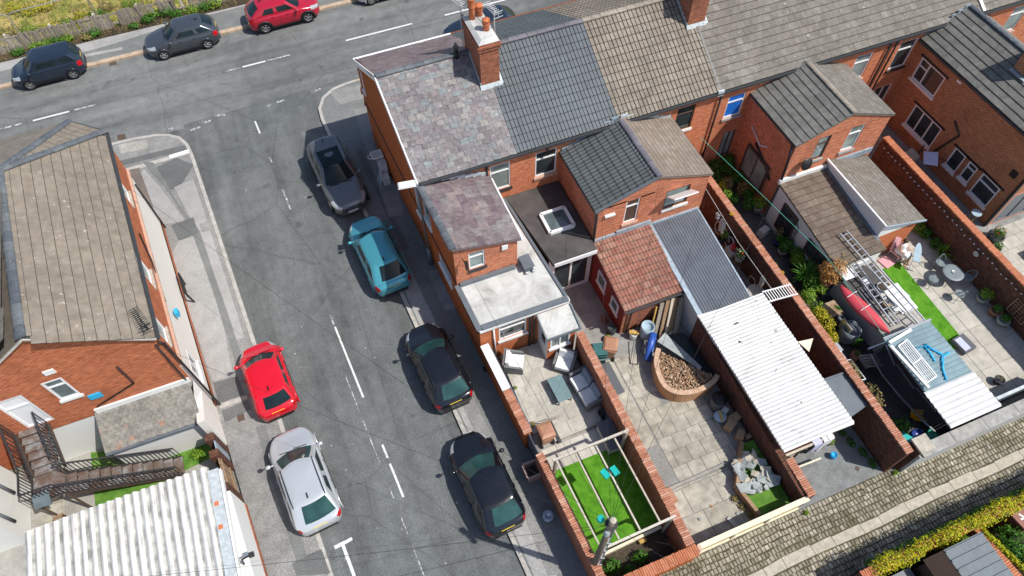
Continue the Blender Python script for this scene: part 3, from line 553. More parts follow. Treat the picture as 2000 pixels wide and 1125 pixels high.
def window(parent, A, d, n, u0, z0, u1, z1, style='top', fmat='white_pvc', gmat='window_glass', smat='stone_sill', depth=0.07, fw=0.06, name='window', sill=True, sillw=0.06):
    P = lambda u, z, w: Vector((A[0]+d[0]*u+n[0]*w, A[1]+d[1]*u+n[1]*w, z)); m = MB()
    def bar(a0, b0, a1, b1, w0=-depth-0.02, w1=-depth+0.04):
        c = [P(a0, b0, w0), P(a1, b0, w0), P(a1, b0, w1), P(a0, b0, w1)]
        m.add([(*q[:2], b0) for q in c] + [(*q[:2], b1) for q in c], [(3, 2, 1, 0), (4, 5, 6, 7), (0, 1, 5, 4), (1, 2, 6, 5), (2, 3, 7, 6), (3, 0, 4, 7)])
    bar(u0, z0, u1, z0+fw); bar(u0, z1-fw, u1, z1); bar(u0, z0+fw, u0+fw, z1-fw); bar(u1-fw, z0+fw, u1, z1-fw)
    h = z1-z0; w_ = u1-u0
    if style == 'top': bar(u0+fw, z1-h*0.33, u1-fw, z1-h*0.33+fw)
    if style == 'mid': bar((u0+u1)/2-fw/2, z0+fw, (u0+u1)/2+fw/2, z1-fw)
    if style == 'three':
        for k in (1, 2): bar(u0+w_*k/3-fw/2, z0+fw, u0+w_*k/3+fw/2, z1-fw)
    if style == 'side': bar(u0+w_*0.36-fw/2, z0+fw, u0+w_*0.36+fw/2, z1-fw); bar(u0+fw, z1-h*0.38, u0+w_*0.36-fw/2, z1-h*0.38+fw)
    o = m.build(name, fmat, parent)
    g = MB(); q = [P(u0+0.02, z0+0.02, -depth), P(u1-0.02, z0+0.02, -depth), P(u1-0.02, z1-0.02, -depth), P(u0+0.02, z1-0.02, -depth)]
    if (d[0]*n[1]-d[1]*n[0]) > 0: q.reverse()
    g.poly(q); g.build('pane', gmat, o)
    if sill and smat:
        s = MB(); c = [P(u0-sillw, 0, -depth), P(u1+sillw, 0, -depth), P(u1+sillw, 0, 0.07), P(u0-sillw, 0, 0.07)]
        zz = (z0-0.13, z0-0.003); s.add([(*p[:2], zz[0]) for p in c] + [(*p[:2], zz[1]) for p in c], [(3, 2, 1, 0), (4, 5, 6, 7), (0, 1, 5, 4), (1, 2, 6, 5), (2, 3, 7, 6), (3, 0, 4, 7)])
        s.build('sill', smat, o)
    return o
def prof_tile(name, prof, L, th, mat, band=0.022):
    m = MB(); n = len(prof); vs = [(x, 0, z+th) for x, z in prof] + [(x, band, z+th*0.98) for x, z in prof] + [(x, L, z+th*0.2) for x, z in prof] + [(x, 0, -0.012) for x, z in prof]
    fs = [(n+i, n+i+1, 2*n+i+1, 2*n+i) for i in range(n-1)]; k = len(fs)
    fs += [(i, i+1, n+i+1, n+i) for i in range(n-1)] + [(3*n+i, 3*n+i+1, i+1, i) for i in range(n-1)]
    vs += [(prof[0][0], L, -0.012), (prof[-1][0], L, -0.012)]; fs += [(3*n, 0, 2*n, 4*n), (n-1, 4*n-1, 4*n+1, 3*n-1)]
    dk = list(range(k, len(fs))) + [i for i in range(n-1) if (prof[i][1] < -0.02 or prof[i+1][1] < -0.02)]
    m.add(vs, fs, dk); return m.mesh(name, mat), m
def flat_prof(w, g=0.012): h = w/2; return [(-h, -0.007), (-h+g, 0), (h-g, 0), (h, -0.007)]
def groove_prof(w, g=0.020, dp=0.035):
    h = w/2; return [(-h, -dp), (-h+g*0.6, 0), (-g*0.8, 0), (-g*0.3, -dp), (g*0.3, -dp), (g*0.8, 0), (h-g*0.6, 0), (h, -dp)]
def roll_prof(w, amp=0.03, k=2, n=12):
    return [(-w/2+w*i/n, amp*(0.5-0.5*cos(2*pi*k*i/n))) for i in range(n+1)]
def slates(mat, w, L, th=0.012, n=5):
    out = []
    for k in range(n):
        r = random.Random(k*7+int(w*100)); h = w/2-0.005; e = [r.uniform(-0.014, 0.014) for _ in range(4)]
        m = MB(); m.m2 = 'slate_gap'; vs = [(-h, 0+e[0], th), (h, 0+e[1], th), (h, L, 0.002), (-h, L, 0.002), (-h+0.004, e[0], -0.012), (h-0.004, e[1], -0.012), (h, L, -0.012), (-h, L, -0.012)]
        c = r.uniform(0.02, 0.05)
        if k % 2: vs[0] = (-h, c, th)
        m.add(vs, [(0, 1, 2, 3), (4, 5, 1, 0), (5, 6, 2, 1), (7, 4, 0, 3)], [1, 2, 3]); out.append((m.mesh('slate', mat), m))
    return out
def tiling(parent, O, U, V, width, length, tw, ex, tiles, name='roof_tile', stagger=0.0, clip=None, maxn=300, joined=False, lift=0.02, jit=0.004, stuff='roof_tiles', left=None):
    O, U, V = Vector(O), Vector(U).normalized(), Vector(V).normalized(); N = U.cross(V)
    if N.z < 0: N = -N
    nv = int(math.ceil(length/ex-0.15)); items = []
    tw_ = width/max(1, round(width/tw))
    for r in range(nv):
        off = (stagger*tw_ if r % 2 else 0.0); c = -off
        while c < width-1e-4:
            a, b_ = max(left(r*ex) if left else 0, c), min(width, c+tw_)
            if b_-a > 0.05: items.append((a, b_, r*ex))
            c += tw_
    if clip: items = [it for it in items if inpoly((it[0]+it[1])/2, it[2]+ex/2, clip)]
    def mat_of(it):
        a, b_, v = it; cut = min(1.0, (length-v)/(ex*1.12)) if v+ex*1.12 > length else 1.0
        x = U if U.cross(V).dot(N) > 0 else -U
        p = O+U*((a+b_)/2)+V*(v+random.uniform(-jit, jit))+N*(lift+random.uniform(0, jit))
        rz = random.uniform(-jit, jit)*2
        return frame_mat(p, x, V, N) @ Matrix.Rotation(rz, 4, 'Z') @ Matrix.Diagonal(((b_-a)/tw, cut, 1, 1))
    if not joined and len(items) > maxn:
        items.sort(key=lambda it: (O+U*((it[0]+it[1])/2)+V*it[2]-CAM).length)
    jm = MB(); jm.m2 = tiles[0][1].m2
    for i, it in enumerate(items):
        me, src = random.choice(tiles); Mx = mat_of(it)
        if joined or i >= maxn: jm.add([Mx @ Vector(q) for q in src.v], src.f, list(src.mi))
        else: inst(name, me, Mx, parent)
    if jm.v:
        me = jm.mesh(stuff, tiles[0][0].materials[0].name); o = bpy.data.objects.new(stuff, me); put(o, Matrix(), parent); o['kind'] = 'stuff'
def ridge_line(parent, a, b_, mat, r=0.13, step=0.42, name='ridge_tile', flat=0.6):
    a, b_ = Vector(a), Vector(b_); L = (b_-a).length; n = max(1, round(L/step)); d = (b_-a).normalized(); x = d.cross(Vector((0, 0, 1))).normalized(); z = x.cross(d)
    m = MB(); k = 7; vs = []
    for t in (0, 1):
        for i in range(k):
            an = pi*i/(k-1); vs.append((r*cos(an), t*(L/n-0.006), r*flat*sin(an)-0.02+0.012*(1-t)))
    m.add(vs, [(i, k+i, k+i+1, i+1) for i in range(k-1)] + [tuple(range(k)), tuple(reversed(range(k, 2*k)))])
    me = m.mesh(name, mat)
    for i in range(n):
        j = Vector((random.uniform(-.006, .006), 0, random.uniform(-.004, .006))); inst(name, me, frame_mat(a+d*(L*i/n)+j, x, d, z), parent)
def coping(parent, a, b_, wd, z, mat='coping_brick', step=0.082, h=0.07, name='coping_brick', bow=0.0):
    a, b_ = Vector((*a[:2], z)), Vector((*b_[:2], z)); L = (b_-a).length; n = int(L/step); d = (b_-a).normalized(); x = d.cross(Vector((0, 0, 1)))
    me = MB().box((0, 0, h/2), (wd, step-0.012, h), taper=0.97).mesh(name, mat)
    for i in range(n):
        inst(name, me, frame_mat(a+d*(L*(i+0.5)/n)+Vector((0, 0, random.uniform(-.008, .008)))+x*random.uniform(-.012, .012), x, d, Vector((0, 0, 1))) @ Matrix.Rotation(random.uniform(-.03, .03), 4, 'Z'), parent)
def gutter(parent, a, b_, mat='gutter_dark', r=0.06, name='gutter'):
    return MB().bar(a, b_, 0.11, 0.085).build(name, mat, parent)
def pipe(parent, path, mat='pipe_black', r=0.045, name='downpipe'): return MB().tube(path, r, 8).build(name, mat, parent, True)
EX, EZ, RY, RZ, WY, FY = 18.80, 5.60, 22.85, 7.80, 18.95, 27.05       # eaves y/z, ridge y/z, rear and front wall
SL = Vector((0, RY-EX, RZ-EZ)); SLEN = SL.length; SV = SL.normalized(); NV = Vector((0, -(RY-EX), RZ-EZ)).normalized(); FEY = 2*RY-EX
SOUTH = ((1, 0), (0, -1))
def terrace_house(name, label, x0, x1, tiles, tw, ex, stagger=0, wins=(), x0r=None, x0f=None, north=True, ridge='ridge_tan', ntiles=None, nmat=None, tmat='tile_tan', brickm='brick_terrace', west=None, lift=0.02, tj=0.004):
    """one house of the row: rear wall with openings, roof slopes with their tiles, ridge"""
    h = thing(name, label, 'house', ((x0+x1)/2, 23, 0), group='houses of the brick terrace')
    xr = x0 if x0r is None else x0r; xf = x0 if x0f is None else x0f
    m = MB(); ops = [(w_[0]-xr, w_[1], w_[2]-xr, w_[3]) for w_ in wins]
    wall_panel(m, (xr, WY), (1, 0), (0, -1), x1-xr, 0, EZ, ops); m.build('wall', brickm, h); m = MB(); wall_panel(m, (x1, FY), (-1, 0), (0, 1), x1-xf, 0, EZ); m.build('front_wall', brickm, h)
    for w_ in wins:
        window(h, (xr, WY), (1, 0), (0, -1), w_[0]-xr, w_[1], w_[2]-xr, w_[3], *w_[4:])
    deck = MB(); deck.slab([(xr-(0.1 if west else 0), EX, EZ), (x1, EX, EZ), (x1, RY, RZ), (x0-(0.1 if west else 0) if not west else (xr+xf)/2-0.1, RY, RZ)], 0.10)
    roof = deck.build('roof', 'lap_dirt', h)
    dn = MB(); dn.slab([((xr+xf)/2-(0.1 if west else 0), RY, RZ), (x1, RY, RZ), (x1, FEY, EZ), (xf-(0.1 if west else 0), FEY, EZ)], 0.10); rn = dn.build('roof_north', 'lap_dirt' if north else tmat, h)
    if west:
        xw = lambda y: xr-0.08+(xf-xr)*(y-EX)/(FEY-EX); clip = [(0, -0.1), (x1-xw(EX)+.1, -0.1), (x1-xw(EX)+.1, SLEN+.2), (xw(RY)-xw(EX), SLEN+.2)]
        tiling(roof, (xw(RY), EX, EZ), (1, 0, 0), SV, x1-xw(RY), SLEN, tw, ex, tiles, stagger=stagger, lift=lift, jit=tj, name='slate', maxn=300, left=lambda v: (xw(EX)-xw(RY))*(1-v/SLEN))
        tiling(rn, (xw(RY)-0.1, FEY, EZ), (1, 0, 0), NV, x1-xw(RY)+0.1, SLEN, tw*0.9, ex*0.9, ntiles, stagger=0.5, joined=True, lift=lift, jit=tj, stuff='slates')
    else:
        tiling(roof, (x0, EX, EZ), (1, 0, 0), SV, x1-x0, SLEN, tw, ex, tiles, stagger=stagger, lift=lift, jit=tj)
        if north: tiling(rn, (x0, FEY, EZ), (1, 0, 0), NV, x1-x0, SLEN, tw, ex, ntiles or tiles, stagger=stagger, joined=True, lift=lift, jit=tj)
    ridge_line(roof, ((xr+xf)/2-0.05 if west else x0, RY, RZ+0.05), (x1, RY, RZ+0.05), ridge)
    gutter(h, (xr, EX-0.05, EZ-0.06), (x1, EX-0.05, EZ-0.06))
    return h, roof, rn
# ------------------------------------------------------------------ the terrace
TB = prof_tile('roof_tile', groove_prof(0.33), 0.39, 0.028, 'tile_blue'); TT = prof_tile('roof_tile', groove_prof(0.38, 0.026, 0.03), 0.39, 0.03, 'tile_tan'); TG = prof_tile('roof_tile', flat_prof(0.33, 0.016), 0.39, 0.034, 'tile_grey')
SLT = slates('slate', 0.35, 0.29, 0.014); SLD = slates('slate_dark', 0.36, 0.28, 0.010)
xw = lambda y: GX_(y)
H1, r1, n1 = terrace_house('terraced_house', 'end terrace house with purple patchwork slate roof and painted orange gable wall', 3.5, 7.65, SLT, 0.35, 0.245, 0.5, [(6.5, 3.55, 7.42, 5.12, 'top', 'white_pvc', 'window_net', 'sill_black')], x0r=GX_(WY), x0f=GX_(FY), ridge='ridge_dark', ntiles=SLD, nmat='slate_dark', tmat='slate', west=True, lift=0.012, tj=0.010)
H2, r2, n2 = terrace_house('terraced_house', 'terraced house with new blue-grey tiled roof beside the slate-roofed end house', 7.65, 12.28, [TB], 0.33, 0.345, 0, [(8.56, 3.6, 9.55, 5.08, 'top', 'white_pvc', 'window_glass', 'stone_sill')], ridge='ridge_purple', tmat='tile_blue', tj=0.002)
H3, r3, n3 = terrace_house('terraced_house', 'terraced house with light tan tiled roof between blue-grey and brown-grey roofs', 12.28, 17.22, [TT], 0.38, 0.345, 0, [(15.3, 3.75, 16.2, 5.15, 'top', 'shed_brown', 'window_glass', 'white_paint')], ridge='ridge_tan', tmat='tile_tan')
H4, r4, n4 = terrace_house('terraced_house', 'terraced house with lichen-spotted grey-brown roof and bright blue rear window', 17.22, 21.9, [TG], 0.33, 0.345, 0.5, [(17.93, 3.6, 18.84, 4.92, 'top', 'white_paint', 'blue_window', 'stone_grey'), (18.3, 0.9, 19.0, 2.6, 'mid', 'shed_brown', 'window_net', None)], ridge='ridge_tan', tmat='tile_grey', north=False)
H5, r5, n5 = terrace_house('terraced_house', 'terraced house with grey-brown roof, white window right of the twin-gabled rear wing', 21.9, 26.65, [TG], 0.33, 0.345, 0.5, [(24.75, 3.5, 25.7, 5.0, 'top', 'white_pvc', 'window_net', 'stone_sill')], ridge='ridge_tan', tmat='tile_grey', north=False)
H6, r6, n6 = terrace_house('terraced_house', 'terraced house with grey-brown roof whose rear wing is the dark red brick block', 26.65, 31.5, [TG], 0.33, 0.345, 0.5, [(27.25, 3.4, 28.25, 5.05, 'top', 'white_pvc', 'window_glass', 'sill_black'), (27.2, 0.9, 28.2, 2.3, 'mid', 'white_pvc', 'window_glass', 'stone_sill')], ridge='ridge_tan', tmat='tile_grey', north=False)
H7, r7, n7 = terrace_house('terraced_house', 'farthest terraced house in the top right corner, pale roof beyond white verge', 31.5, 40.0, [TG], 0.33, 0.345, 0.5, [(34.0, 3.5, 35.0, 5.05, 'top', 'white_pvc', 'window_net', 'stone_sill')], ridge='ridge_tan', tmat='tile_grey', north=False)
MB().bar((31.5, EX-0.02, EZ+0.09), (31.5, RY, RZ+0.09), 0.16, 0.05, upv_=NV).build('verge_strip', 'white_paint', H7)
MB().bar((17.22, EX+0.1, EZ+0.05), (17.22, RY, RZ+0.03), 0.10, 0.10, upv_=NV).build('party_joint', 'gutter_dark', H4)
MB().box((17.18, EX-0.05, EZ-0.02), (0.30, 0.10, 0.28)).build('gutter_end', 'lead_pale', H3)
for h, x in ((H2, 9.0), (H4, 17.32), (H6, 26.75)): pipe(h, [(x+0.05, WY-0.10, EZ-0.1), (x+0.05, WY-0.09, 4.9 if h is H2 else 0.1)])
pipe(H1, [(6.35, WY-0.08, 5.5), (6.35, WY-0.08, 4.75)]); pipe(H5, [(26.45, WY-0.08, 5.5), (26.45, WY-0.08, 0.2)]); pipe(H6, [(29.6, WY-0.1, 5.5), (29.3, WY-0.1, 4.9)])
# white back fascias under part of the rear eaves
MB().bx(12.35, EX+0.06, EZ-0.19, 14.6, EX+0.09, EZ-0.03).build('fascia', 'white_paint', H3)
# gable of the end house: main gable, two storey wing, single storey wing
g = MB(); yv = [13.2, 15.45, 18.9, RY, FY]; pts = [(13.2, 0), (FY, 0), (FY, EZ), (RY, RZ-0.05), (18.9, EZ-0.02), (18.9, 5.35), (15.45, 5.35), (15.45, 2.85), (13.2, 2.85)]
V3 = [(GX_(y), y, z) for y, z in pts]
def gquad(ys, zs): g.add([(GX_(y), y, z) for y, z in zip(ys, zs)], [tuple(range(len(ys)))])
# openings: slim windows in the gable
gd = Vector((GX_(FY)-GX_(13.2), FY-13.2)); gL = gd.length; gd.normalize(); gn = (-gd.y, gd.x)
gu = lambda y: (y-13.2)/(FY-13.2)*gL
gops = [(gu(26.3), 4.1, gu(27.0)-0.35, 5.3), (gu(18.1), 3.4, gu(18.9), 5.1), (gu(19.55), 2.6, gu(20.0), 4.6), (gu(16.2), 1.7, gu(17.6), 2.5)]
def gpanel(y0, y1, z0, z1, ops):
    A = (GX_(y1), y1); wall_panel(g, A, (-gd.x, -gd.y), gn, gu(y1)-gu(y0), z0, z1, [(gu(y1)-o[2], o[1], gu(y1)-o[0], o[3]) for o in ops])
gpanel(18.9, FY, 0, EZ, [gops[0], gops[2]]); gpanel(15.45, 18.9, 0, 5.35, [gops[1], gops[3]]); gpanel(13.2, 15.45, 0, 2.85, [])
g.add([(GX_(FY), FY, EZ), (GX_(18.9), 18.9, EZ), (GX_(RY), RY, RZ)], [(0, 1, 2)])
g.build('gable_wall', 'brick_gable', H1)
for o_, st in ((gops[0], 'mid'), (gops[1], 'top'), (gops[2], 'none'), (gops[3], 'none')):
    window(H1, (GX_(FY), FY), (-gd.x, -gd.y), gn, gu(FY)-o_[2], o_[1], gu(FY)-o_[0], o_[3], st, 'white_pvc', 'glass_grey', 'white_paint', 0.05)
for z0_ in (0.30,):   # white verge boards and gutter of the slate roof
    MB().bar((GX_(EX)-0.10, EX, EZ-0.08), (GX_(RY)-0.10, RY, RZ-0.08), 0.05, 0.26).bar((GX_(RY)-0.10, RY, RZ-0.08), (GX_(FEY)-0.10, FEY, EZ-0.08), 0.05, 0.26).build('verge_board', 'white_pvc', H1)
MB().bar((GX_(FEY)-0.1, FEY+0.05, EZ-0.02), (7.65, FEY+0.05, EZ-0.02), 0.12, 0.10).build('front_gutter', 'white_pvc', H1)
pipe(H1, [(GX_(26.9)-0.03, 26.9, 3.1), (GX_(20.5)-0.03, 20.5, 3.0), (GX_(15.6)-0.03, 15.6, 2.95), (GX_(13.3)-0.03, 13.3, 2.4)], 'wire_black', 0.02, 'wall_cable')
for (z, ya, yb) in ((2.1, 15.3, 13.4),): pipe(H1, [(GX_(ya)-0.02, ya, z), (GX_(yb)-0.02, yb, z)], 'wire_black', 0.012, 'wall_cable')
# bay window at the street corner
bay = MB(); bay.prism([(3.15, 27.05), (3.35, 28.0), (4.6, 28.0), (4.8, 27.05)], 0.1, 2.7); bay.build('bay_wall', 'brick_gable', H1)
MB().prism([(3.02, 27.05), (3.25, 28.12), (4.7, 28.12), (4.95, 27.05)], 2.7, 2.9).build('bay_roof', 'pot_orange', H1)
MB().lathe((3.2, 27.75, 2.9), [(0.13, 0), (0.15, 0.1), (0.09, 0.16), (0.14, 0.26), (0.10, 0.36), (0.02, 0.44)], 10).build('bay_finial', 'pot_orange', H1, True)
window(H1, (3.13, 27.1), (0.206, 0.978), (-0.978, 0.206), 0.2, 1.0, 0.8, 2.3, 'none', 'white_pvc', 'glass_grey', 'white_paint', -0.03)
for x_ in (3.35, 3.9):
    pipe(H1, [(x_-0.55, 25.9-(x_-3.35)*2, 0.1), (x_-0.55, 25.9-(x_-3.35)*2, 1.0)], 'pipe_black', 0.05, 'railing_post') if 0 else None
# chimneys
def chimney(parent, x0, x1, y0, y1, ztop, pots, zb=6.4, brickm='brick_yard', cap='mortar'):
    m = MB(); m.bx(x0, y0, zb, x1, y1, ztop-0.42); c = m.build('chimney', brickm, parent)
    cap_ = MB(); 
    for k, (e, a, b_) in enumerate(((0.05, 0.42, 0.34), (0.0, 0.34, 0.27), (0.08, 0.27, 0.17), (0.03, 0.17, 0.08))): cap_.bx(x0-e, y0-e, ztop-a, x1+e, y1+e, ztop-b_)
    cap_.build('corbel', brickm, c)
    MB().add([(x0-.03, y0-.03, ztop-0.08), (x1+.03, y0-.03, ztop-0.08), (x1+.03, y1+.03, ztop-0.08), (x0-.03, y1+.03, ztop-0.08), (x0+.15, y0+.15, ztop+.03), (x1-.15, y0+.15, ztop+.03), (x1-.15, y1-.15, ztop+.03), (x0+.15, y1-.15, ztop+.03)], [(4, 5, 6, 7), (0, 1, 5, 4), (1, 2, 6, 5), (2, 3, 7, 6), (3, 0, 4, 7)]).build('flaunching', 'flat_concrete', c)
    for px, py, hh, rr in pots:
        MB().lathe((px, py, ztop-0.01), [(rr*0.85, 0), (rr*0.8, hh*0.5), (rr*0.8, hh*0.55), (rr*1.05, hh*0.58), (rr, hh*0.62), (rr, hh*0.95), (rr*1.08, hh*0.97), (rr*1.08, hh), (rr*0.3, hh+0.03)], 14).build('chimney_pot', 'pot_orange', c, True)
    # stepped lead flashing at the foot
    f = MB(); nst = 6
    for k in range(nst):
        ya = y0+(RY-y0)*k/nst; yb = y0+(RY-y0)*(k+1)/nst; z = EZ+(yb-EX)*(RZ-EZ)/(RY-EX)
        f.bx(x1, ya, z-0.25, x1+0.03, yb, z+0.10)
        f.bx(x0-0.03, ya, z-0.25, x0, yb, z+0.10)
    zf = EZ+(y0-EX)*(RZ-EZ)/(RY-EX); f.bar((x0-.06, y0-.07, zf+0.04), (x1+.1, y0-.07, zf+0.04), 0.20, 0.03, upv_=NV); f.bar((x1+.02, y0-.1, zf+.05), (x1+.02, RY, RZ+.05), 0.22, 0.03, upv_=NV)
    f.build('flashing', 'lead_pale', c)
    return c
c1 = chimney(H1, 7.18, 7.98, 21.45, 23.35, 9.2, [(7.45, 22.95, 0.95, 0.15), (7.78, 23.05, 0.5, 0.16), (7.72, 22.1, 0.5, 0.15)])
c2 = chimney(H3, 16.75, 17.6, 21.55, 23.6, 9.1, [(17.1, 23.0, 0.6, 0.16), (17.3, 22.3, 0.5, 0.15)])
MB().lathe((6.62, 22.75, 7.75), [(0.10, 0), (0.085, 0.15), (0.085, 0.45), (0.12, 0.5), (0.09, 0.58), (0.05, 0.62), (0.05, 0.72)], 10).build('vent_pipe', 'pipe_black', H1, True)
def aerial(parent, base, h, mat='wire_white', rot=0.3, n=9, L=0.9):
    b_ = Vector(base); m = MB().tube([b_, b_+Vector((0, 0, h))], 0.022, 6); t = b_+Vector((0, 0, h-0.08)); d = Vector((cos(rot), sin(rot), 0)); p = Vector((-d.y, d.x, 0))
    m.bar(t-d*L*0.35, t+d*L*0.65, 0.025)
    for i in range(n):
        q = t-d*L*0.3+d*L*0.93*i/(n-1); m.bar(q-p*0.17, q+p*0.17, 0.016)
    m.bar(t-d*L*0.35-Vector((0, 0, .16)), t-d*L*0.35+Vector((0, 0, .16)), 0.02); m.bar(t-d*L*.35-p*.2+Vector((0, 0, .12)), t-d*L*.35+p*.2+Vector((0, 0, .12)), 0.02); m.bar(t-d*L*.35-p*.2-Vector((0, 0, .12)), t-d*L*.35+p*.2-Vector((0, 0, .12)), 0.02)
    return m.build('tv_aerial', mat, parent)
aerial(None, (7.1, 23.3, 7.8), 2.1, rot=1.9).__setitem__('label', 'white television aerial left of the three-potted chimney'); 
a2 = aerial(None, (8.1, 22.2, 7.4), 2.6, rot=1.75); a2['label'] = 'white television aerial on a tall rusty mast right of the chimney'
for o in bpy.data.objects:
    if o.name.startswith('tv_aerial'): o['category'] = 'aerial'; o['group'] = 'television aerials'
# ------------------------------------------------------------------ wing of the end house (slate lean roof) + flat roofed ground floor
m = MB(); X0 = GX_(15.45); X1 = 6.3
wall_panel(m, (X0, 15.45), (1, 0), (0, -1), X1-X0, 2.6, 4.55, [(0.6, 3.78, 1.27, 4.52)]) if 0 else wall_panel(m, (X0, 15.45), (1, 0), (0, -1), X1-X0, 2.6, 4.72, [(0.58, 3.62, 1.25, 4.70)])
m.add([(X0, 15.45, 4.72), (X1, 15.45, 4.72), (X1, 15.45, 4.74), (X0, 15.45, 5.38)], [(0, 1, 2, 3)]); m.add([(X1, 15.45, 2.6), (X1, 18.9, 2.6), (X1, 18.9, 4.74), (X1, 15.45, 4.74)], [(0, 1, 2, 3)])
m.build('wing_wall', 'brick_outrigger', H1)
window(H1, (X0, 15.45), (1, 0), (0, -1), 0.58, 3.62, 1.25, 4.70, 'top', 'white_pvc', 'window_net', 'sill_black')
wr = MB().slab([(GX_(15.3)-0.06, 15.32, 5.42), (6.42, 15.32, 4.72), (6.42, 18.93, 4.72), (GX_(18.93)-0.06, 18.93, 5.42)], 0.07).build('wing_roof', 'slate_outrigger', H1)
wv = Vector((GX_(17)-6.42, 0, 0.70)); tiling(wr, (6.44, 18.9, 4.72), (0, -1, 0), wv, 3.55, wv.length+0.1, 0.44, 0.36, slates('slate_outrigger', 0.44, 0.42, 0.016), 'slate', 0.5, lift=0.01, jit=0.012)
ridge_line(wr, (GX_(15.35)-0.02, 15.35, 5.46), (GX_(18.8)-0.02, 18.8, 5.46), 'ridge_dark', 0.15, 0.42, flat=0.5)
MB().bar((6.47, 15.3, 4.68), (6.47, 18.7, 4.68), 0.09, 0.08).build('wing_gutter', 'white_pvc', H1)
f_ = MB()
for k in range(8):
    xa = 3.75+k*0.33; f_.bx(xa, 18.86, 5.44-k*0.088, xa+0.34, 18.93, 5.62-k*0.088)
f_.build('flashing', 'lead_pale', H1)
MB().box((5.75, 15.40, 4.45), (0.24, 0.08, 0.24)).build('extractor_vent', 'white_pvc', H1); 
MB().tube([(4.0, 15.38, 4.6), (4.02, 15.2, 4.62)], 0.02, 6).box((4.06, 15.10, 4.5), (0.10, 0.16, 0.45)).build('security_camera', 'trim_black', H1)
# flat roof
FZ = 2.86
fr = MB().slab([(GX_(13.2)-0.06, 13.14, FZ), (7.62, 13.10, FZ), (7.10, 18.92, FZ), (6.3, 18.92, FZ), (6.3, 15.47, FZ), (GX_(15.45)-0.06, 15.47, FZ)][::1], 0.16).build('flat_roof', 'flat_concrete', H1)
e = MB(); ez = FZ+0.035
e.bar((GX_(13.2)-0.02, 13.14, ez), (GX_(15.4)-0.02, 15.4, ez), 0.22, 0.08).bar((GX_(13.2)+0.1, 13.20, ez-0.001), (7.55, 13.17, ez-0.001), 0.24, 0.08).bar((7.52, 13.28, ez+0.001), (7.10, 18.9, ez+0.001), 0.12, 0.08); e.bx(GX_(15.45)+0.1, 15.28, FZ, 6.15, 15.44, FZ+0.16); e.bx(6.31, 15.6, FZ, 6.36, 18.8, FZ+0.13)
e.build('roof_edging', 'edge_grey', H1)
MB().box((6.62, 15.25, FZ+0.16), (0.36, 0.55, 0.3)).box((6.62, 15.25, FZ+0.33), (0.46, 0.66, 0.05)).build('roof_vent', 'edge_grey', H1)
for dx in (-0.14, 0.16): MB().lathe((6.62+dx, 14.9, FZ+0.02), [(0.07, 0), (0.08, 0.08), (0.03, 0.12)], 8).build('vent_cap', 'galv', H1, True)
MB().bx(GX_(13.2)-0.02, 13.06, FZ-0.15, 7.6, 13.10, FZ-0.005).build('fascia', 'white_pvc', H1)
m = MB(); wall_panel(m, (GX_(13.2), 13.2), (1, 0), (0, -1), 7.5-GX_(13.2), 0, FZ-0.15, [(0.80, 1.35, 2.0, 2.45)]); m.add([(7.5, 13.2, 0), (7.08, 18.9, 0), (7.08, 18.9, FZ-.15), (7.5, 13.2, FZ-.15)], [(0, 1, 2, 3)]); m.build('extension_wall', 'brick_new', H1)
window(H1, (GX_(13.2), 13.2), (1, 0), (0, -1), 0.80, 1.35, 2.0, 2.45, 'top', 'white_pvc', 'window_glass', 'white_paint')
pipe(H1, [(4.35, 13.15, 2.7), (4.4, 13.15, 0.1)], 'white_pvc', 0.035)
pipe(H1, [(6.1, 13.14, 2.7), (6.1, 13.14, 0.1)], 'shed_brown', 0.06); pipe(H1, [(5.92, 13.14, 2.7), (5.92, 13.14, 0.1)], 'pipe_black', 0.05)
# glazed porch
po = MB(); wall_panel(po, (6.3, 12.2), (1, 0), (0, -1), 1.22, 0.0, 2.05, [(0.12, 1.1, 0.98, 1.85)]); po.bx(7.40, 12.22, 0, 7.5, 13.2, 2.05); po.build('porch_wall', 'brick_new', H1)
window(H1, (6.3, 12.2), (1, 0), (0, -1), 0.12, 1.1, 0.98, 1.85, 'mid', 'white_pvc', 'glass_grey', 'white_paint', 0.03)
m = MB(); wall_panel(m, (6.3, 13.2), (0, -1), (-1, 0), 1.0, 0.03, 2.05, [(0.25, 1.0, 0.85, 1.9)]); m.build('porch_door', 'white_pvc', H1)
window(H1, (6.3, 13.2), (0, -1), (-1, 0), 0.25, 1.0, 0.85, 1.9, 'none', 'white_pvc', 'window_glass', None, 0.03)
MB().slab([(6.22, 12.1, 2.14), (7.66, 12.1, 2.14), (7.66, 13.19, 2.42), (6.22, 13.19, 2.42)], 0.06).build('porch_roof', 'flat_concrete', H1)
MB().bar((6.2, 12.08, 2.16), (7.68, 12.08, 2.16), 0.06, 0.12).bar((6.2, 12.08, 2.17), (6.2, 13.15, 2.46), 0.06, 0.08).bar((7.68, 12.08, 2.17), (7.68, 13.15, 2.46), 0.06, 0.08).build('porch_trim', 'edge_grey', H1)
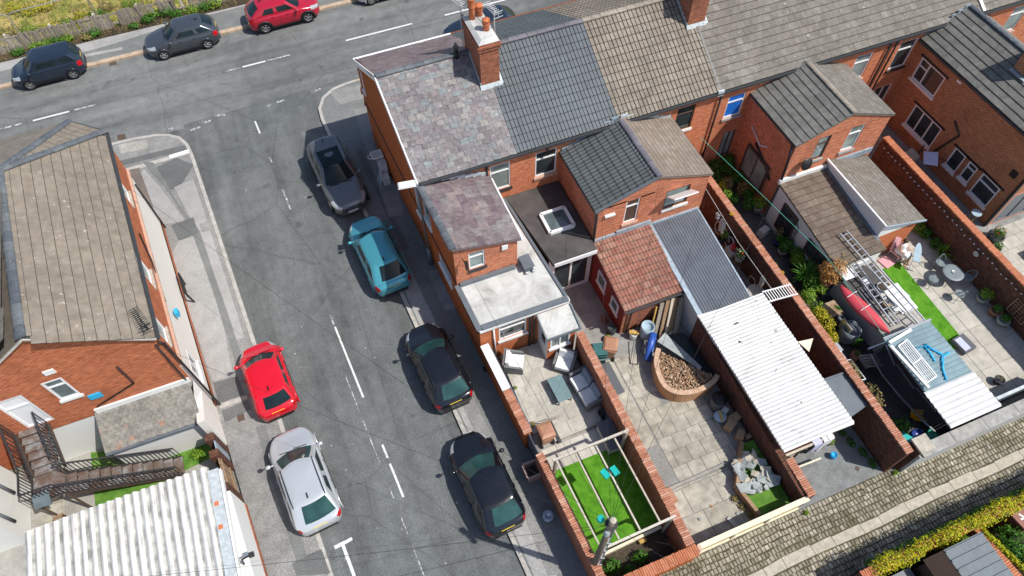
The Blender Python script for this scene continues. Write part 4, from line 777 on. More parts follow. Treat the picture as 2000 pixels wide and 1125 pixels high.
# ------------------------------------------------------------------ orangery behind house two
m = MB(); OZ = 2.95
wall_panel(m, (7.62, 15.2), (1, 0), (0, -1), 2.05, 0, OZ-0.2, [(0.2, 0.12, 1.95, 2.5)]); m.build('orangery_wall', 'white_paint', H2)
window(H2, (7.62, 15.2), (1, 0), (0, -1), 0.2, 0.12, 1.95, 2.5, 'mid', 'white_pvc', 'window_glass', None, 0.04, 0.09)
MB().slab([(7.66, 14.85, OZ), (9.66, 14.85, OZ), (9.66, 18.93, OZ), (7.16, 18.93, OZ)], 0.18).build('orangery_roof', 'felt_dark', H2)
MB().bx(7.7, 14.80, OZ-0.2, 9.64, 14.845, OZ+0.01).build('orangery_fascia', 'white_pvc', H2)
s = MB(); sx0, sx1, sy0, sy1 = 8.16, 9.26, 16.32, 17.38
for a, b_ in (((sx0, sy0), (sx1, sy0)), ((sx1, sy0), (sx1, sy1)), ((sx1, sy1), (sx0, sy1)), ((sx0, sy1), (sx0, sy0))): s.bar((*a, OZ+0.07), (*b_, OZ+0.07), 0.13, 0.15)
sk = s.build('skylight', 'white_pvc', H2); MB().slab([(sx0, sy0, OZ+0.09), (sx1, sy0, OZ+0.09), (sx1, sy1, OZ+0.09), (sx0, sy1, OZ+0.09)], 0.02).build('pane', 'glass_grey', sk)
# ------------------------------------------------------------------ twin rear wings: a pair of back wings under one roof
def back_wing(ha, hb, xl, xr, xm, ez, rz, tl, tr, twl, exl, twr, exr, ridge, label=''):
    """two-storey wing shared by two houses: west half belongs to ha, east half to hb"""
    yb, yf = 15.45, WY
    for h, xa, xb, west in ((ha, xl, xm, True), (hb, xm, xr, False)):
        pass
    return yb
def wing_half(h, xo, xm, ez, rz, tiles, tw, ex, mat, wins, brickm='brick_outrigger', yb=15.45, stagger=0.0, oh=0.10, joined=False, lift=0.02):
    """half of a gabled back wing, outer wall at xo, ridge at xm"""
    west = xo < xm; m = MB(); A = (xo, yb) if west else (xm, yb); L = abs(xm-xo); ops = [(w_[0]-A[0], w_[1], w_[2]-A[0], w_[3]) for w_ in wins]
    wall_panel(m, A, (1, 0), (0, -1), L, 0, ez-0.05, ops)
    m.add([(xo, yb, ez-0.05), (xm, yb, ez-0.05), (xm, yb, rz-0.05)], [(0, 1, 2) if west else (1, 0, 2)])
    m.add([(xo, yb, 0), (xo, WY, 0), (xo, WY, ez-0.05), (xo, yb, ez-0.05)], [(3, 2, 1, 0) if west else (0, 1, 2, 3)])
    m.build('wing_wall', brickm, h)
    for w_ in wins: window(h, A, (1, 0), (0, -1), w_[0]-A[0], w_[1], w_[2]-A[0], w_[3], *w_[4:])
    s_ = -1 if west else 1; xe = xo+s_*oh; 
    rf = MB().slab([(xe, yb-0.06, ez), (xm, yb-0.06, rz), (xm, WY, rz), (xe, WY, ez)], 0.08).build('wing_roof', mat, h)
    v = Vector((xm-xe, 0, rz-ez)); tiling(rf, (xe, yb-0.07, ez), (0, 1, 0), v, WY-yb+0.07, v.length, tw, ex, tiles, stagger=stagger, joined=joined, lift=lift)
    MB().bar((xe-0.02*s_, yb, ez-0.05), (xe-0.02*s_, WY, ez-0.05), 0.09, 0.08).build('wing_gutter', 'gutter_dark', h)
    return rf
TD = prof_tile('roof_tile', roll_prof(0.34, 0.035, 2, 12), 0.37, 0.032, 'tile_dark'); TTS = prof_tile('roof_tile', flat_prof(0.27, 0.012), 0.24, 0.016, 'tile_tan_small'); TM = prof_tile('roof_tile', flat_prof(0.34, 0.014), 0.39, 0.036, 'tile_moss'); TMS = prof_tile('roof_tile', flat_prof(0.28, 0.012), 0.25, 0.016, 'tile_grey')
w2 = wing_half(H2, 9.75, 12.35, 4.75, 5.70, [TD], 0.34, 0.325, 'tile_dark', [(11.08, 3.26, 11.72, 4.78, 'top', 'white_pvc', 'shed_brown', 'stone_sill')])
w3 = wing_half(H3, 14.95, 12.35, 4.75, 5.70, [TTS], 0.27, 0.21, 'tile_tan_small', [(12.95, 3.35, 14.1, 4.5, 'none', 'shed_brown', 'window_net', 'white_paint')], stagger=0.5)
ridge_line(w2, (12.35, 15.38, 5.76), (12.35, 18.75, 5.76), 'ridge_purple', 0.14, 0.40)
MB().bar((9.62, 15.36, 4.79), (12.32, 15.36, 5.76), 0.06, 0.10).build('verge_trim', 'edge_grey', H2)
pipe(H2, [(9.72, 15.38, 4.7), (9.74, 15.37, 2.8), (9.74, 15.3, 2.4), (9.68, 15.28, 0.1)], 'pipe_black', 0.055)
MB().box((10.35, 15.40, 4.25), (0.45, 0.12, 0.09)).build('boiler_flue', 'white_pvc', H2)
ow = MB().box((0, 0, 0), (1.12, 0.05, 0.62), R=Matrix.Rotation(radians(52), 3, 'X')); 
for i, v in enumerate(ow.v): ow.v[i] = (v[0]+13.53, v[1]+15.12, v[2]+4.42)
ow.build('open_casement', 'white_pvc', H3)
for (xa, xb, za, zb, h) in ((9.75, 12.3, 4.83, 5.80, H2), (12.4, 14.95, 5.80, 4.83, H3)):   # stepped flashings against the main wall
    f_ = MB(); n_ = 8
    for k in range(n_):
        t0, t1 = k/n_, (k+1)/n_; z_ = za+(zb-za)*(t0+t1)/2; f_.bx(xa+(xb-xa)*t0, WY-0.05, z_-0.06, xa+(xb-xa)*t1, WY+0.01, z_+0.10)
    f_.build('flashing', 'lead_pale' if h is H3 else 'lead', h)
# wing of the fourth and fifth houses
w4 = wing_half(H4, 19.15, 21.6, 4.75, 5.75, [TM], 0.34, 0.335, 'tile_moss', [(20.35, 3.3, 21.0, 4.72, 'top', 'shed_brown', 'window_net', 'stone_grey')])
w5 = wing_half(H5, 24.1, 21.6, 4.75, 5.75, [TMS], 0.28, 0.22, 'tile_grey', [(22.0, 3.2, 22.75, 4.72, 'top', 'white_pvc', 'window_net', 'stone_grey')], stagger=0.5)
ridge_line(w4, (21.6, 15.38, 5.80), (21.6, 18.75, 5.80), 'ridge_tan', 0.12, 0.45)
pipe(H4, [(19.05, 15.6, 4.7), (19.05, 15.45, 4.0), (19.1, 15.36, 2.5), (19.05, 15.35, 0.1)], 'pipe_black', 0.055)
pipe(H4, [(19.10, 18.2, 3.4), (19.10, 17.3, 3.0), (19.10, 16.9, 3.3)], 'white_pvc', 0.03, 'waste_pipe')
pipe(H4, [(19.08, 17.6, 2.9), (19.08, 16.5, 2.4), (19.06, 16.0, 2.0)], 'pipe_black', 0.05, 'waste_pipe')
m = MB()     # ground-floor bay glazing on the west side of that wing
for z_, hh in ((0.9, 1.6),): m.bx(19.06, 16.3, z_, 19.14, 17.9, z_+hh)
m.build('side_window', 'window_net', H4)
MB().bar((19.05, 16.25, 0.9), (19.05, 17.95, 0.9), 0.08).bar((19.05, 16.25, 2.5), (19.05, 17.95, 2.5), 0.10).bar((19.05, 16.28, 0.9), (19.05, 16.28, 2.5), 0.08).bar((19.05, 17.92, 0.9), (19.05, 17.92, 2.5), 0.08).bar((19.05, 17.1, 0.9), (19.05, 17.1, 2.5), 0.05).build('side_window_frame', 'shed_brown', H4)
dish = MB().lathe((0, 0, 0), [(0.02, 0.05), (0.15, 0.03), (0.26, -0.02), (0.30, -0.06), (0.29, -0.07), (0.10, -0.02)], 16, R=Matrix.Rotation(radians(70), 3, 'X')); 
for i, v in enumerate(dish.v): dish.v[i] = (v[0]+20.0, v[1]+15.15, v[2]+3.5)
dish.bar((20.0, 15.15, 3.45), (20.0, 15.44, 3.4), 0.04).build('satellite_dish', 'trim_black', H4)
# lean-tos behind the second wing: red pantiles and blue-grey sheets
def leanto(h, x0, x1, yw, zw, ye, ze, name, mat, brickm, tiles=None, tw=0.3, ex=0.33, stagger=0, base=0.0, wallz=None, sides='LRF', oh=0.08):
    m = MB(); zb = lambda y: ze-0.07+(zw-ze)*(y-ye)/(yw-ye)
    fl, fr_ = ye+0.12, yw
    if 'F' in sides: wall_panel(m, (x0, fl), (1, 0), (0, -1), x1-x0, base, zb(fl))
    if 'L' in sides: m.add([(x0, fl, base), (x0, yw, base), (x0, yw, zb(yw)), (x0, fl, zb(fl))], [(3, 2, 1, 0)])
    if 'R' in sides: m.add([(x1, fl, base), (x1, yw, base), (x1, yw, zb(yw)), (x1, fl, zb(fl))], [(0, 1, 2, 3)])
    if brickm: m.build('leanto_wall', brickm, h)
    rf = MB().slab([(x0-oh, ye, ze), (x1+oh*0.3, ye, ze), (x1+oh*0.3, yw, zw), (x0-oh, yw, zw)], 0.06).build(name, mat, h)
    if tiles: v = Vector((0, yw-ye, zw-ze)); tiling(rf, (x0-oh, ye, ze), (1, 0, 0), v, x1-x0+oh*1.3, v.length, tw, ex, tiles, stagger=stagger)
    return rf
TR = prof_tile('roof_tile', roll_prof(0.30, 0.030, 2, 12), 0.36, 0.024, 'tile_red')
rl = leanto(H2, 9.75, 12.4, 15.44, 2.68, 12.12, 2.08, 'leanto_roof', 'tile_red', 'brick_yard', [TR], 0.30, 0.31)
MB().add([(9.735, 12.26, 0.0), (9.735, 15.4, 0.0), (9.735, 15.4, 2.55), (9.735, 12.26, 1.98)], [(3, 2, 1, 0)]).build('painted_side', 'brick_red_paint', H2)
window(H2, (9.735, 15.0), (0, -1), (-1, 0), 0.45, 1.05, 1.15, 1.85, 'none', 'white_pvc', 'glass_grey', 'white_paint', -0.02); window(H2, (9.735, 15.0), (0, -1), (-1, 0), 1.75, 1.0, 2.35, 1.7, 'none', 'white_pvc', 'glass_grey', 'white_paint', -0.02)
MB().bx(9.7, 15.36, 2.66, 10.79, 15.44, 2.86).build('flashing', 'lead', H2); MB().bx(10.8, 15.35, 2.62, 12.45, 15.43, 2.95).build('flashing', 'lead', H2)
pipe(H2, [(10.05, 12.14, 2.0), (10.02, 12.18, 0.1)], 'pipe_black', 0.04); MB().bar((9.7, 12.06, 2.02), (12.4, 12.06, 2.02), 0.07, 0.06).build('leanto_gutter', 'gutter_dark', H2)
bl = leanto(H3, 12.52, 14.75, 15.44, 2.52, 10.85, 1.95, 'leanto_roof', 'sheet_bluegrey', 'render_grey', None, sides='LF')
def corrugated(parent, O, U, V, width, length, pitch, amp, mat, name='roof_sheet', lift=0.03, rag=0.0, seg=6, flatr=False, valley=None, sheetw=None):
    """profiled sheets laid side by side, each one a piece"""
    O, U, V = Vector(O), Vector(U).normalized(), Vector(V).normalized(); N = U.cross(V)
    if N.z < 0: N = -N
    sheetw = sheetw or pitch*8; ns = max(1, round(width/sheetw)); sw = width/ns
    for k in range(ns):
        m = MB(); n = max(2, int(sw/pitch*seg)); top = []; r0, r1 = random.uniform(-rag, rag), random.uniform(-rag, rag)
        for i in range(n+1):
            u = k*sw+sw*i/n; ph = (u/pitch) % 1.0
            h = amp*(0.5-0.5*cos(2*pi*ph)) if not flatr else (amp if ph < 0.30 else amp*0.15)
            h += lift+0.006*(k % 2)
            top.append((O+U*u+N*h+V*r0, O+U*u+N*h+V*(length+r1)))
        vs = [p for t in top for p in t] + [p-N*0.008 for t in top for p in t]; q = 2*(n+1)
        fs = []
        for i in range(n): fs += [(2*i, 2*i+2, 2*i+3, 2*i+1), (q+2*i+1, q+2*i+3, q+2*i+2, q+2*i), (2*i+2, 2*i, q+2*i, q+2*i+2), (2*i+1, 2*i+3, q+2*i+3, q+2*i+1)]
        mi = None
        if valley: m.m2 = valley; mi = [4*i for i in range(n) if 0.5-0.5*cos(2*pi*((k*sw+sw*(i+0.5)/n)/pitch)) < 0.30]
        m.add(vs, fs, mi).build(name, mat, parent)
v_ = Vector((0, 4.59, 0.57)); corrugated(bl, (12.50, 10.8, 1.96), (1, 0, 0), v_, 2.32, v_.length, 0.125, 0.035, 'sheet_bluegrey', seg=5, sheetw=0.75)
for k in range(1, 13):   # pressed tile steps
    t_ = k/13; MB().bar((12.5, 10.8+4.59*t_, 1.985+0.57*t_), (14.82, 10.8+4.59*t_, 1.985+0.57*t_), 0.02, 0.03).build('tile_step', 'sheet_bluegrey', bl)
MB().bar((12.45, 10.75, 2.02), (12.45, 15.4, 2.60), 0.20, 0.05).bx(12.4, 15.37, 2.48, 14.85, 15.45, 2.68).build('flashing', 'lead', H3)
MB().bar((14.84, 10.8, 1.98), (14.84, 15.4, 2.55), 0.06, 0.09).build('barge_trim', 'lead', H3); MB().bx(12.5, 10.80, 1.78, 14.8, 10.84, 1.95).build('leanto_fascia', 'white_paint', H3)
# brown-tiled lean-to and grey-tiled extension behind houses four and five
TBn = prof_tile('roof_tile', flat_prof(0.29, 0.020), 0.38, 0.026, 'tile_brown')
bl4 = leanto(H4, 19.1, 21.55, 15.44, 2.48, 10.72, 1.98, 'leanto_roof', 'tile_brown', 'render_white', [TBn], 0.29, 0.335)
MB().bx(18.98, 15.30, 2.46, 21.5, 15.43, 2.70).build('flashing', 'white_paint', H4)
for ya, yb_, z0_, z1_ in ((14.6, 13.6, 0.3, 1.9), (12.6, 11.4, 0.9, 1.7)):
    MB().bx(19.07, yb_, z0_, 19.095, ya, z1_).build('window', 'window_glass', H4); MB().bar((19.06, yb_, z0_), (19.06, ya, z0_), 0.07).bar((19.06, yb_, z1_), (19.06, ya, z1_), 0.07).bar((19.06, yb_, z0_), (19.06, yb_, z1_), 0.07).bar((19.06, ya, z0_), (19.06, ya, z1_), 0.07).bar((19.06, (ya+yb_)/2, z0_), (19.06, (ya+yb_)/2, z1_), 0.06).build('window_frame', 'shed_brown', H4)
m = MB(); wall_panel(m, (21.58, 11.45), (1, 0), (0, -1), 2.25, 0, 2.1); m.add([(23.83, 11.45, 0), (23.83, 15.44, 0), (23.83, 15.44, 2.1), (23.83, 11.45, 2.1)], [(0, 1, 2, 3)]); m.build('extension_wall', 'brick_new', H5)
m = MB(); m.add([(21.57, 11.4, 2.0), (21.57, 15.43, 2.0), (21.57, 15.43, 2.88), (21.57, 11.4, 2.88)], [(3, 2, 1, 0)]); m.build('cladding', 'white_pvc', H5)
MB().add([(21.57, 11.40, 2.0), (23.95, 11.40, 2.1), (23.95, 11.40, 2.18), (21.57, 11.40, 2.88)], [(0, 1, 2, 3)]).build('barge_board', 'white_pvc', H5)
er = MB().slab([(21.5, 11.3, 2.92), (23.98, 11.3, 2.20), (23.98, 15.44, 2.20), (21.5, 15.44, 2.92)], 0.05).build('extension_roof', 'tile_grey', H5)
v_ = Vector((-2.48, 0, 0.72)); tiling(er, (23.98, 11.3, 2.20), (0, 1, 0), v_, 4.14, v_.length, 0.28, 0.22, [TMS], stagger=0.5, maxn=300)
MB().bar((21.48, 11.28, 2.95), (21.48, 15.44, 2.95), 0.07, 0.12).build('verge_trim', 'white_pvc', H5); MB().bar((21.5, 11.27, 2.93), (24.0, 11.27, 2.21), 0.06, 0.08).build('flashing', 'lead', H5); MB().bx(21.6, 15.36, 2.5, 24.0, 15.44, 2.8).build('flashing', 'lead', H5)
MB().bar((21.50, 11.2, 2.06), (21.50, 15.4, 2.53), 0.16, 0.05).build('valley_lead', 'edge_grey', H4)
# ------------------------------------------------------------------ dark red brick block on the right (long wing of the sixth house)
RX0, RX1, RYF, REZ, RRZ = 28.45, 32.4, 10.9, 4.95, 6.15
m = MB(); wins_w = [(0.55, 3.05, 2.15, 4.25, 'side'), (1.55, 0.85, 3.45, 2.15, 'three'), (4.55, 0.85, 5.25, 2.0, 'mid0'), (5.5, 0.95, 6.05, 2.0, 'top'), (6.35, 0.75, 7.45, 2.05, 'top')]
wall_panel(m, (RX0, WY), (0, -1), (-1, 0), WY-RYF, 0, REZ-0.05, [w_[:4] for w_ in wins_w]); wall_panel(m, (RX0, RYF), (1, 0), (0, -1), RX1-RX0, 2.35, REZ-0.05)
m.add([(RX0, RYF, REZ-.05), (RX1, RYF, REZ-.05), ((RX0+RX1)/2, RYF, RRZ-.05)], [(0, 1, 2)]); m.build('wing_wall', 'brick_modern', H6)
for u0, z0_, u1, z1_, st in wins_w:
    window(H6, (RX0, WY), (0, -1), (-1, 0), u0, z0_, u1, z1_, 'none' if st == 'mid0' else st, 'white_pvc', 'window_glass', 'white_paint', 0.05, 0.07)
    MB().bx(RX0-0.02, WY-u1-0.15, z1_+0.02, RX0+0.02, WY-u0+0.15, z1_+0.14).build('lintel', 'pipe_black', H6)
m = MB(); wall_panel(m, (RX0, RYF+0.01), (1, 0), (0, -1), RX1-RX0, 0, 2.35, [(0.25, 0.1, 3.3, 2.1)]); m.build('rear_wall', 'cob_ext', H6)
window(H6, (RX0, RYF+0.01), (1, 0), (0, -1), 0.25, 0.1, 3.3, 2.1, 'three', 'door_grey', 'door_grey', None, 0.05, 0.08, 'folding_door', False)
rr_ = MB().slab([(RX0-0.12, RYF-0.1, REZ), (30.45, RYF-0.1, RRZ), (30.45, WY, RRZ), (RX0-0.12, WY, REZ)], 0.08).build('wing_roof', 'tile_moss', H6)
v_ = Vector((30.45-RX0+0.12, 0, RRZ-REZ)); TMM = prof_tile('roof_tile', flat_prof(0.34, 0.008), 0.39, 0.04, 'tile_moss')
tiling(rr_, (RX0-0.12, RYF-0.1, REZ), (0, 1, 0), v_, WY-RYF+0.1, v_.length, 0.34, 0.335, [TMM], stagger=0.5)
re_ = MB().slab([(32.5, RYF-0.1, REZ), (30.45, RYF-0.1, RRZ), (30.45, WY, RRZ), (32.5, WY, REZ)], 0.08).build('wing_roof_east', 'tile_grey', H6)
v_ = Vector((30.45-32.5, 0, RRZ-REZ)); tiling(re_, (32.5, RYF-0.1, REZ), (0, 1, 0), v_, WY-RYF+0.1, v_.length, 0.28, 0.22, [TMS], stagger=0.5, joined=True)
ridge_line(rr_, (30.45, RYF-0.1, RRZ+0.05), (30.45, WY-0.1, RRZ+0.05), 'ridge_dark', 0.13, 0.36)
MB().bar((RX0-0.14, RYF-0.1, REZ-0.06), (RX0-0.14, WY, REZ-0.06), 0.10, 0.09).build('wing_gutter', 'gutter_dark', H6)
MB().bx(RX0-0.1, RYF-0.02, REZ-.05, RX0+0.02, RYF+0.1, 0.1).build('corner_pipe', 'pipe_black', H6)
pipe(H6, [(RX0-0.04, 15.2, 3.0), (RX0-0.04, 14.6, 2.6), (RX0-0.04, 15.2, 0.9)], 'pipe_black', 0.045, 'waste_pipe'); MB().box((RX0-0.03, 11.5, 3.1), (0.06, 0.3, 0.35)).build('wall_vent', 'trim_black', H6)
MB().bx(RX0-.02, 16.0, 4.5, RX0+.02, 16.25, 4.62).build('lamp', 'white_pvc', H6)
MB().bx(29.75, 14.3, 5.4, 30.7, 15.1, 7.0).build('chimney', 'brick_modern', H6); MB().bar((29.65, 14.2, 5.72), (30.2, 14.2, 6.05), 0.3, 0.03).bar((29.66, 14.2, 5.75), (29.66, 15.1, 5.75), 0.3, 0.03).build('flashing', 'lead', H6)
f_ = MB()
for k in range(7): f_.bx(28.5+k*0.28, WY-0.05, 5.02+k*0.17, 28.8+k*0.28, WY+0.01, 5.22+k*0.17)
f_.build('flashing', 'lead', H6)
# ------------------------------------------------------------------ corner building on the west side of the side road
PB = thing('corner_building', 'brick and cream rendered corner building with brown hipped tile roof, left of the side road', 'building', (-10, 21, 0))
PEZ, PRZ = 6.05, 8.15
R0, R1, C1, L1, L0 = Vector((-6.92, 15.24, PEZ)), Vector((-7.69, 25.95, PEZ)), Vector((-9.0, 27.1, PEZ)), Vector((-12.9, 27.05, PEZ)), Vector((-13.1, 15.24, PEZ))
KR = Vector((-10.02, 15.24, PRZ)); FR = KR+(R1-R0).normalized()*7.55
wl = lambda y: LB(y)
# side wall (upper brick, lower render) with openings
sd = Vector((LB(26.0)-LB(15.35), 26.0-15.35)); sL = sd.length; sd.normalize(); sn = (sd.y, -sd.x); su = lambda y: (y-15.35)/(26.0-15.35)*sL
A0 = (LB(15.35), 15.35); up_ops = [(su(23.2), 4.4, su(24.0), 5.75), (su(18.75), 4.4, su(19.6), 5.75), (su(15.95), 4.4, su(16.75), 5.75)]; lo_ops = [(su(16.0), 1.25, su(17.0), 2.3)]
m = MB(); wall_panel(m, A0, tuple(sd), sn, sL, 3.80, PEZ-0.05, up_ops); m.build('upper_wall', 'brick_pub', PB)
m = MB(); wall_panel(m, A0, tuple(sd), sn, sL, 0.45, 3.72, lo_ops); m.build('rendered_wall', 'render_cream', PB)
m = MB(); A1 = (A0[0]+sn[0]*0.04, A0[1]+sn[1]*0.04); wall_panel(m, A1, tuple(sd), sn, sL, 0.0, 0.45); m.build('plinth', 'brick_pub', PB)
m = MB(); a_ = Vector((A0[0], A0[1], 3.76))+Vector((sn[0], sn[1], 0))*0.03; b_ = a_+Vector((sd.x, sd.y, 0))*sL; m.bar(a_, b_, 0.14, 0.10).build('string_course', 'stone_sill', PB)
for o_ in up_ops: window(PB, A0, tuple(sd), sn, *o_, 'top', 'white_pvc', 'window_net', 'stone_pale', 0.05, 0.08)
for o_ in lo_ops: window(PB, A0, tuple(sd), sn, *o_, 'mid', 'white_pvc', 'glass_grey', 'white_paint', 0.03, 0.07)
# chamfered corner and street front
m = MB(); q = [(LB(26.0), 26.0), (-9.0, 27.05), (-12.9, 27.05), (-13.1, 15.35)]
for (ax, ay), (bx_, by_) in zip(q, q[1:]): m.add([(ax, ay, 0), (bx_, by_, 0), (bx_, by_, PEZ-.05), (ax, ay, PEZ-.05)], [(0, 1, 2, 3)])
m.build('street_wall', 'brick_pub', PB)
# rear gable wall with window and door
m = MB(); gx = -13.1; W_ = LB(15.35)-gx
gw = [(2.2, 4.15, 2.85, 5.45), (0.55, 3.1, 1.45, 5.2)]
wall_panel(m, (gx, 15.35), (1, 0), (0, -1), W_, 2.5, PEZ-.05, gw); m.add([(gx, 15.35, PEZ-.05), (LB(15.35), 15.35, PEZ-.05), (KR.x, 15.35, PRZ-.05)], [(0, 1, 2)]); m.build('gable_wall', 'brick_pub', PB)
m = MB(); wall_panel(m, (gx, 15.34), (1, 0), (0, -1), W_, 0.0, 2.5, [(2.5, 0.9, 3.4, 2.2)]); m.build('rear_wall', 'render_white', PB)
window(PB, (gx, 15.35), (1, 0), (0, -1), *gw[0], 'top', 'white_pvc', 'glass_grey', 'white_paint', 0.03, 0.07)
window(PB, (gx, 15.35), (1, 0), (0, -1), *gw[1], 'top', 'white_pvc', 'white_pvc', None, 0.05, 0.08, 'fire_door', False)
window(PB, (gx, 15.34), (1, 0), (0, -1), 2.5, 0.9, 3.4, 2.2, 'top', 'white_pvc', 'window_glass', 'white_paint', 0.04, 0.07)
MB().box((-10.35, 15.33, 5.95), (0.34, 0.05, 0.24)).build('wall_plate', 'white_paint', PB); MB().box((-9.95, 15.32, 3.75), (0.42, 0.05, 0.3)).build('blue_plate', 'net_blue', PB)
# roof
rf = MB().slab([R0, R1, FR, KR], 0.08).build('roof', 'lap_dirt', PB)
U_ = (R1-R0).normalized(); nrm = (R1-R0).cross(KR-R0).normalized(); V_ = nrm.cross(U_); V_ = V_ if V_.z > 0 else -V_
uv = lambda p: ((p-R0).dot(U_), (p-R0).dot(V_)); clip = [uv(R0-V_*0.1-U_*0.1), (uv(R1)[0]+0.05, -0.1), (uv(FR)[0]+0.05, uv(FR)[1]+0.05), (uv(KR)[0]-0.05, uv(KR)[1]+0.05)]
TP = prof_tile('roof_tile', flat_prof(0.30, 0.012), 0.40, 0.034, 'tile_pub')
tiling(rf, R0, U_, V_, uv(R1)[0], uv(KR)[1], 0.30, 0.345, [TP], stagger=0.0, clip=clip, maxn=300, lift=0.015)
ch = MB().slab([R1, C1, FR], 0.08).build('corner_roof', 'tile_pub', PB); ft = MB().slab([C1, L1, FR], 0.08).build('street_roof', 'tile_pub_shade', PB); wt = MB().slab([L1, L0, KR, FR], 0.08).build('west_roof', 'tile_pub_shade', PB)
def tri_tiles(par, a, b_, apex, mat, tw=0.30, ex=0.345, extra=None):
    U2 = (b_-a).normalized(); n2 = (b_-a).cross(apex-a).normalized(); V2 = n2.cross(U2); V2 = V2 if V2.z > 0 else -V2
    f = lambda p: ((p-a).dot(U2), (p-a).dot(V2)); cl_ = [f(a), f(b_)] + ([f(extra)] if extra is not None else []) + [f(apex)]
    L2 = f(b_)[0]; H2_ = max(c[1] for c in cl_); t_ = prof_tile('roof_tile', flat_prof(tw, 0.012), ex+0.05, 0.034, mat)
    tiling(par, a, U2, V2, L2, H2_, tw, ex, [t_], clip=cl_, joined=True, lift=0.012)
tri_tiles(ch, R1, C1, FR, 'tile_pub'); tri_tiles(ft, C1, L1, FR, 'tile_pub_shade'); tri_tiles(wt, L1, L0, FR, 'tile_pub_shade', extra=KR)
ridge_line(rf, R1+Vector((0.03, 0.03, 0.03)), FR+Vector((0, 0, 0.05)), 'ridge_dark', 0.17, 0.45, 'hip_tile'); ridge_line(ch, C1+Vector((0, 0.03, 0.03)), FR+Vector((0, 0, 0.06)), 'ridge_dark', 0.17, 0.45, 'hip_tile'); ridge_line(rf, KR+Vector((0, 0, 0.04)), FR+Vector((0, 0, 0.04)), 'ridge_dark', 0.17, 0.45)
MB().bar(R0+Vector((0, -0.01, -0.05)), KR+Vector((0, -0.01, -0.05)), 0.05, 0.07).build('verge', 'mortar', PB); MB().bar(L0+Vector((0, -.01, -.05)), KR+Vector((0, -.01, -0.051)), 0.05, 0.07).build('verge', 'mortar', PB)
gutter(PB, R0+Vector((0.07, 0, -0.08)), R1+Vector((0.07, 0, -0.08))); gutter(PB, R1+Vector((0.03, 0.05, -0.08)), C1+Vector((0.03, 0.05, -0.08))); gutter(PB, C1+Vector((0, .06, -.08)), L1+Vector((0, .06, -.08)))
pipe(PB, [(-6.93, 15.25, 5.75), (-6.88, 15.38, 5.4), (-6.82, 15.4, 0.1)], 'pipe_black', 0.05); pipe(PB, [(-7.75, 25.6, 3.2), (-7.72, 25.6, 0.1)], 'pipe_black', 0.04)
pipe(PB, [(-7.1, 15.3, 5.6), (-7.12, 15.28, 2.9)], 'pipe_black', 0.03, 'wall_cable'); pipe(PB, [(-8.6, 15.29, 5.1), (-8.6, 15.29, 3.8), (-10.2, 15.29, 3.1)], 'pipe_black', 0.03, 'wall_cable')
pipe(PB, [(-7.42, 21.4, 4.6), (-7.33, 20.4, 3.9), (-7.2, 18.6, 3.5)], 'pipe_black', 0.03, 'wall_cable')
MB().bx(-7.13, 18.35, 2.65, -7.0, 18.6, 2.95).build('blue_lamp', 'net_blue', PB)
rail = thing('handrail', 'black wall-side handrail by the entrance step of the corner building', 'handrail', (-7.25, 21.3, 0.1))
MB().tube([(-7.3, 21.9, 0.1), (-7.25, 21.9, 1.0), (-7.15, 20.8, 1.0), (-7.05, 20.8, 0.1)], 0.045, 8).build('rail', 'pipe_black', rail); MB().bar((-7.27, 21.85, 0.55), (-7.17, 20.85, 0.55), 0.05, 0.06).build('lower_rail', 'pipe_black', rail)
ae = aerial(None, (-7.05, 15.6, 5.7), 1.1, 'wire_black', rot=1.9, n=12, L=1.0); tag(ae, 'black television aerial on the south-east eaves corner of the corner building', 'aerial', 'television aerials')
# stone-slate lean-to at the back
m = MB(); wall_panel(m, (-10.4, 13.95), (1, 0), (0, -1), 3.15, 0, 2.05); m.add([(-7.25, 13.95, 0), (LB(15.35), 15.35, 0), (LB(15.35), 15.35, 2.6), (-7.25, 13.95, 2.05)], [(0, 1, 2, 3)]); m.build('leanto_wall', 'render_white', PB)
ln = MB().slab([(-10.5, 13.88, 2.12), (-7.05, 13.84, 2.12), (-7.1, 15.33, 2.68), (-10.5, 15.33, 2.68)], 0.06).build('leanto_roof', 'slate_stone', PB)
v_ = Vector((0, 1.45, 0.56)); tiling(ln, (-10.5, 13.86, 2.12), (1, 0, 0), v_, 3.42, v_.length, 0.20, 0.155, slates('slate_stone', 0.20, 0.20, 0.010), 'slate', 0.5, lift=0.008, jit=0.006, maxn=300)
MB().bar((-10.5, 13.84, 2.06), (-7.1, 13.80, 2.06), 0.09, 0.08).build('leanto_gutter', 'edge_grey', PB); MB().bx(-10.4, 15.27, 2.66, -7.0, 15.335, 2.95).build('flashing', 'white_paint', PB)
pipe(PB, [(-10.45, 13.85, 2.0), (-10.5, 13.9, 0.1)], 'pipe_black', 0.04)
m = MB(); m.prism([(LB(15.35)-0.28, 15.35), (LB(15.35), 15.35), (LB(13.6), 13.6), (LB(13.6)-0.28, 13.6)], 0.0, [2.5, 2.5, 1.7, 1.7]); m.build('side_screen_wall', 'render_cream', PB)
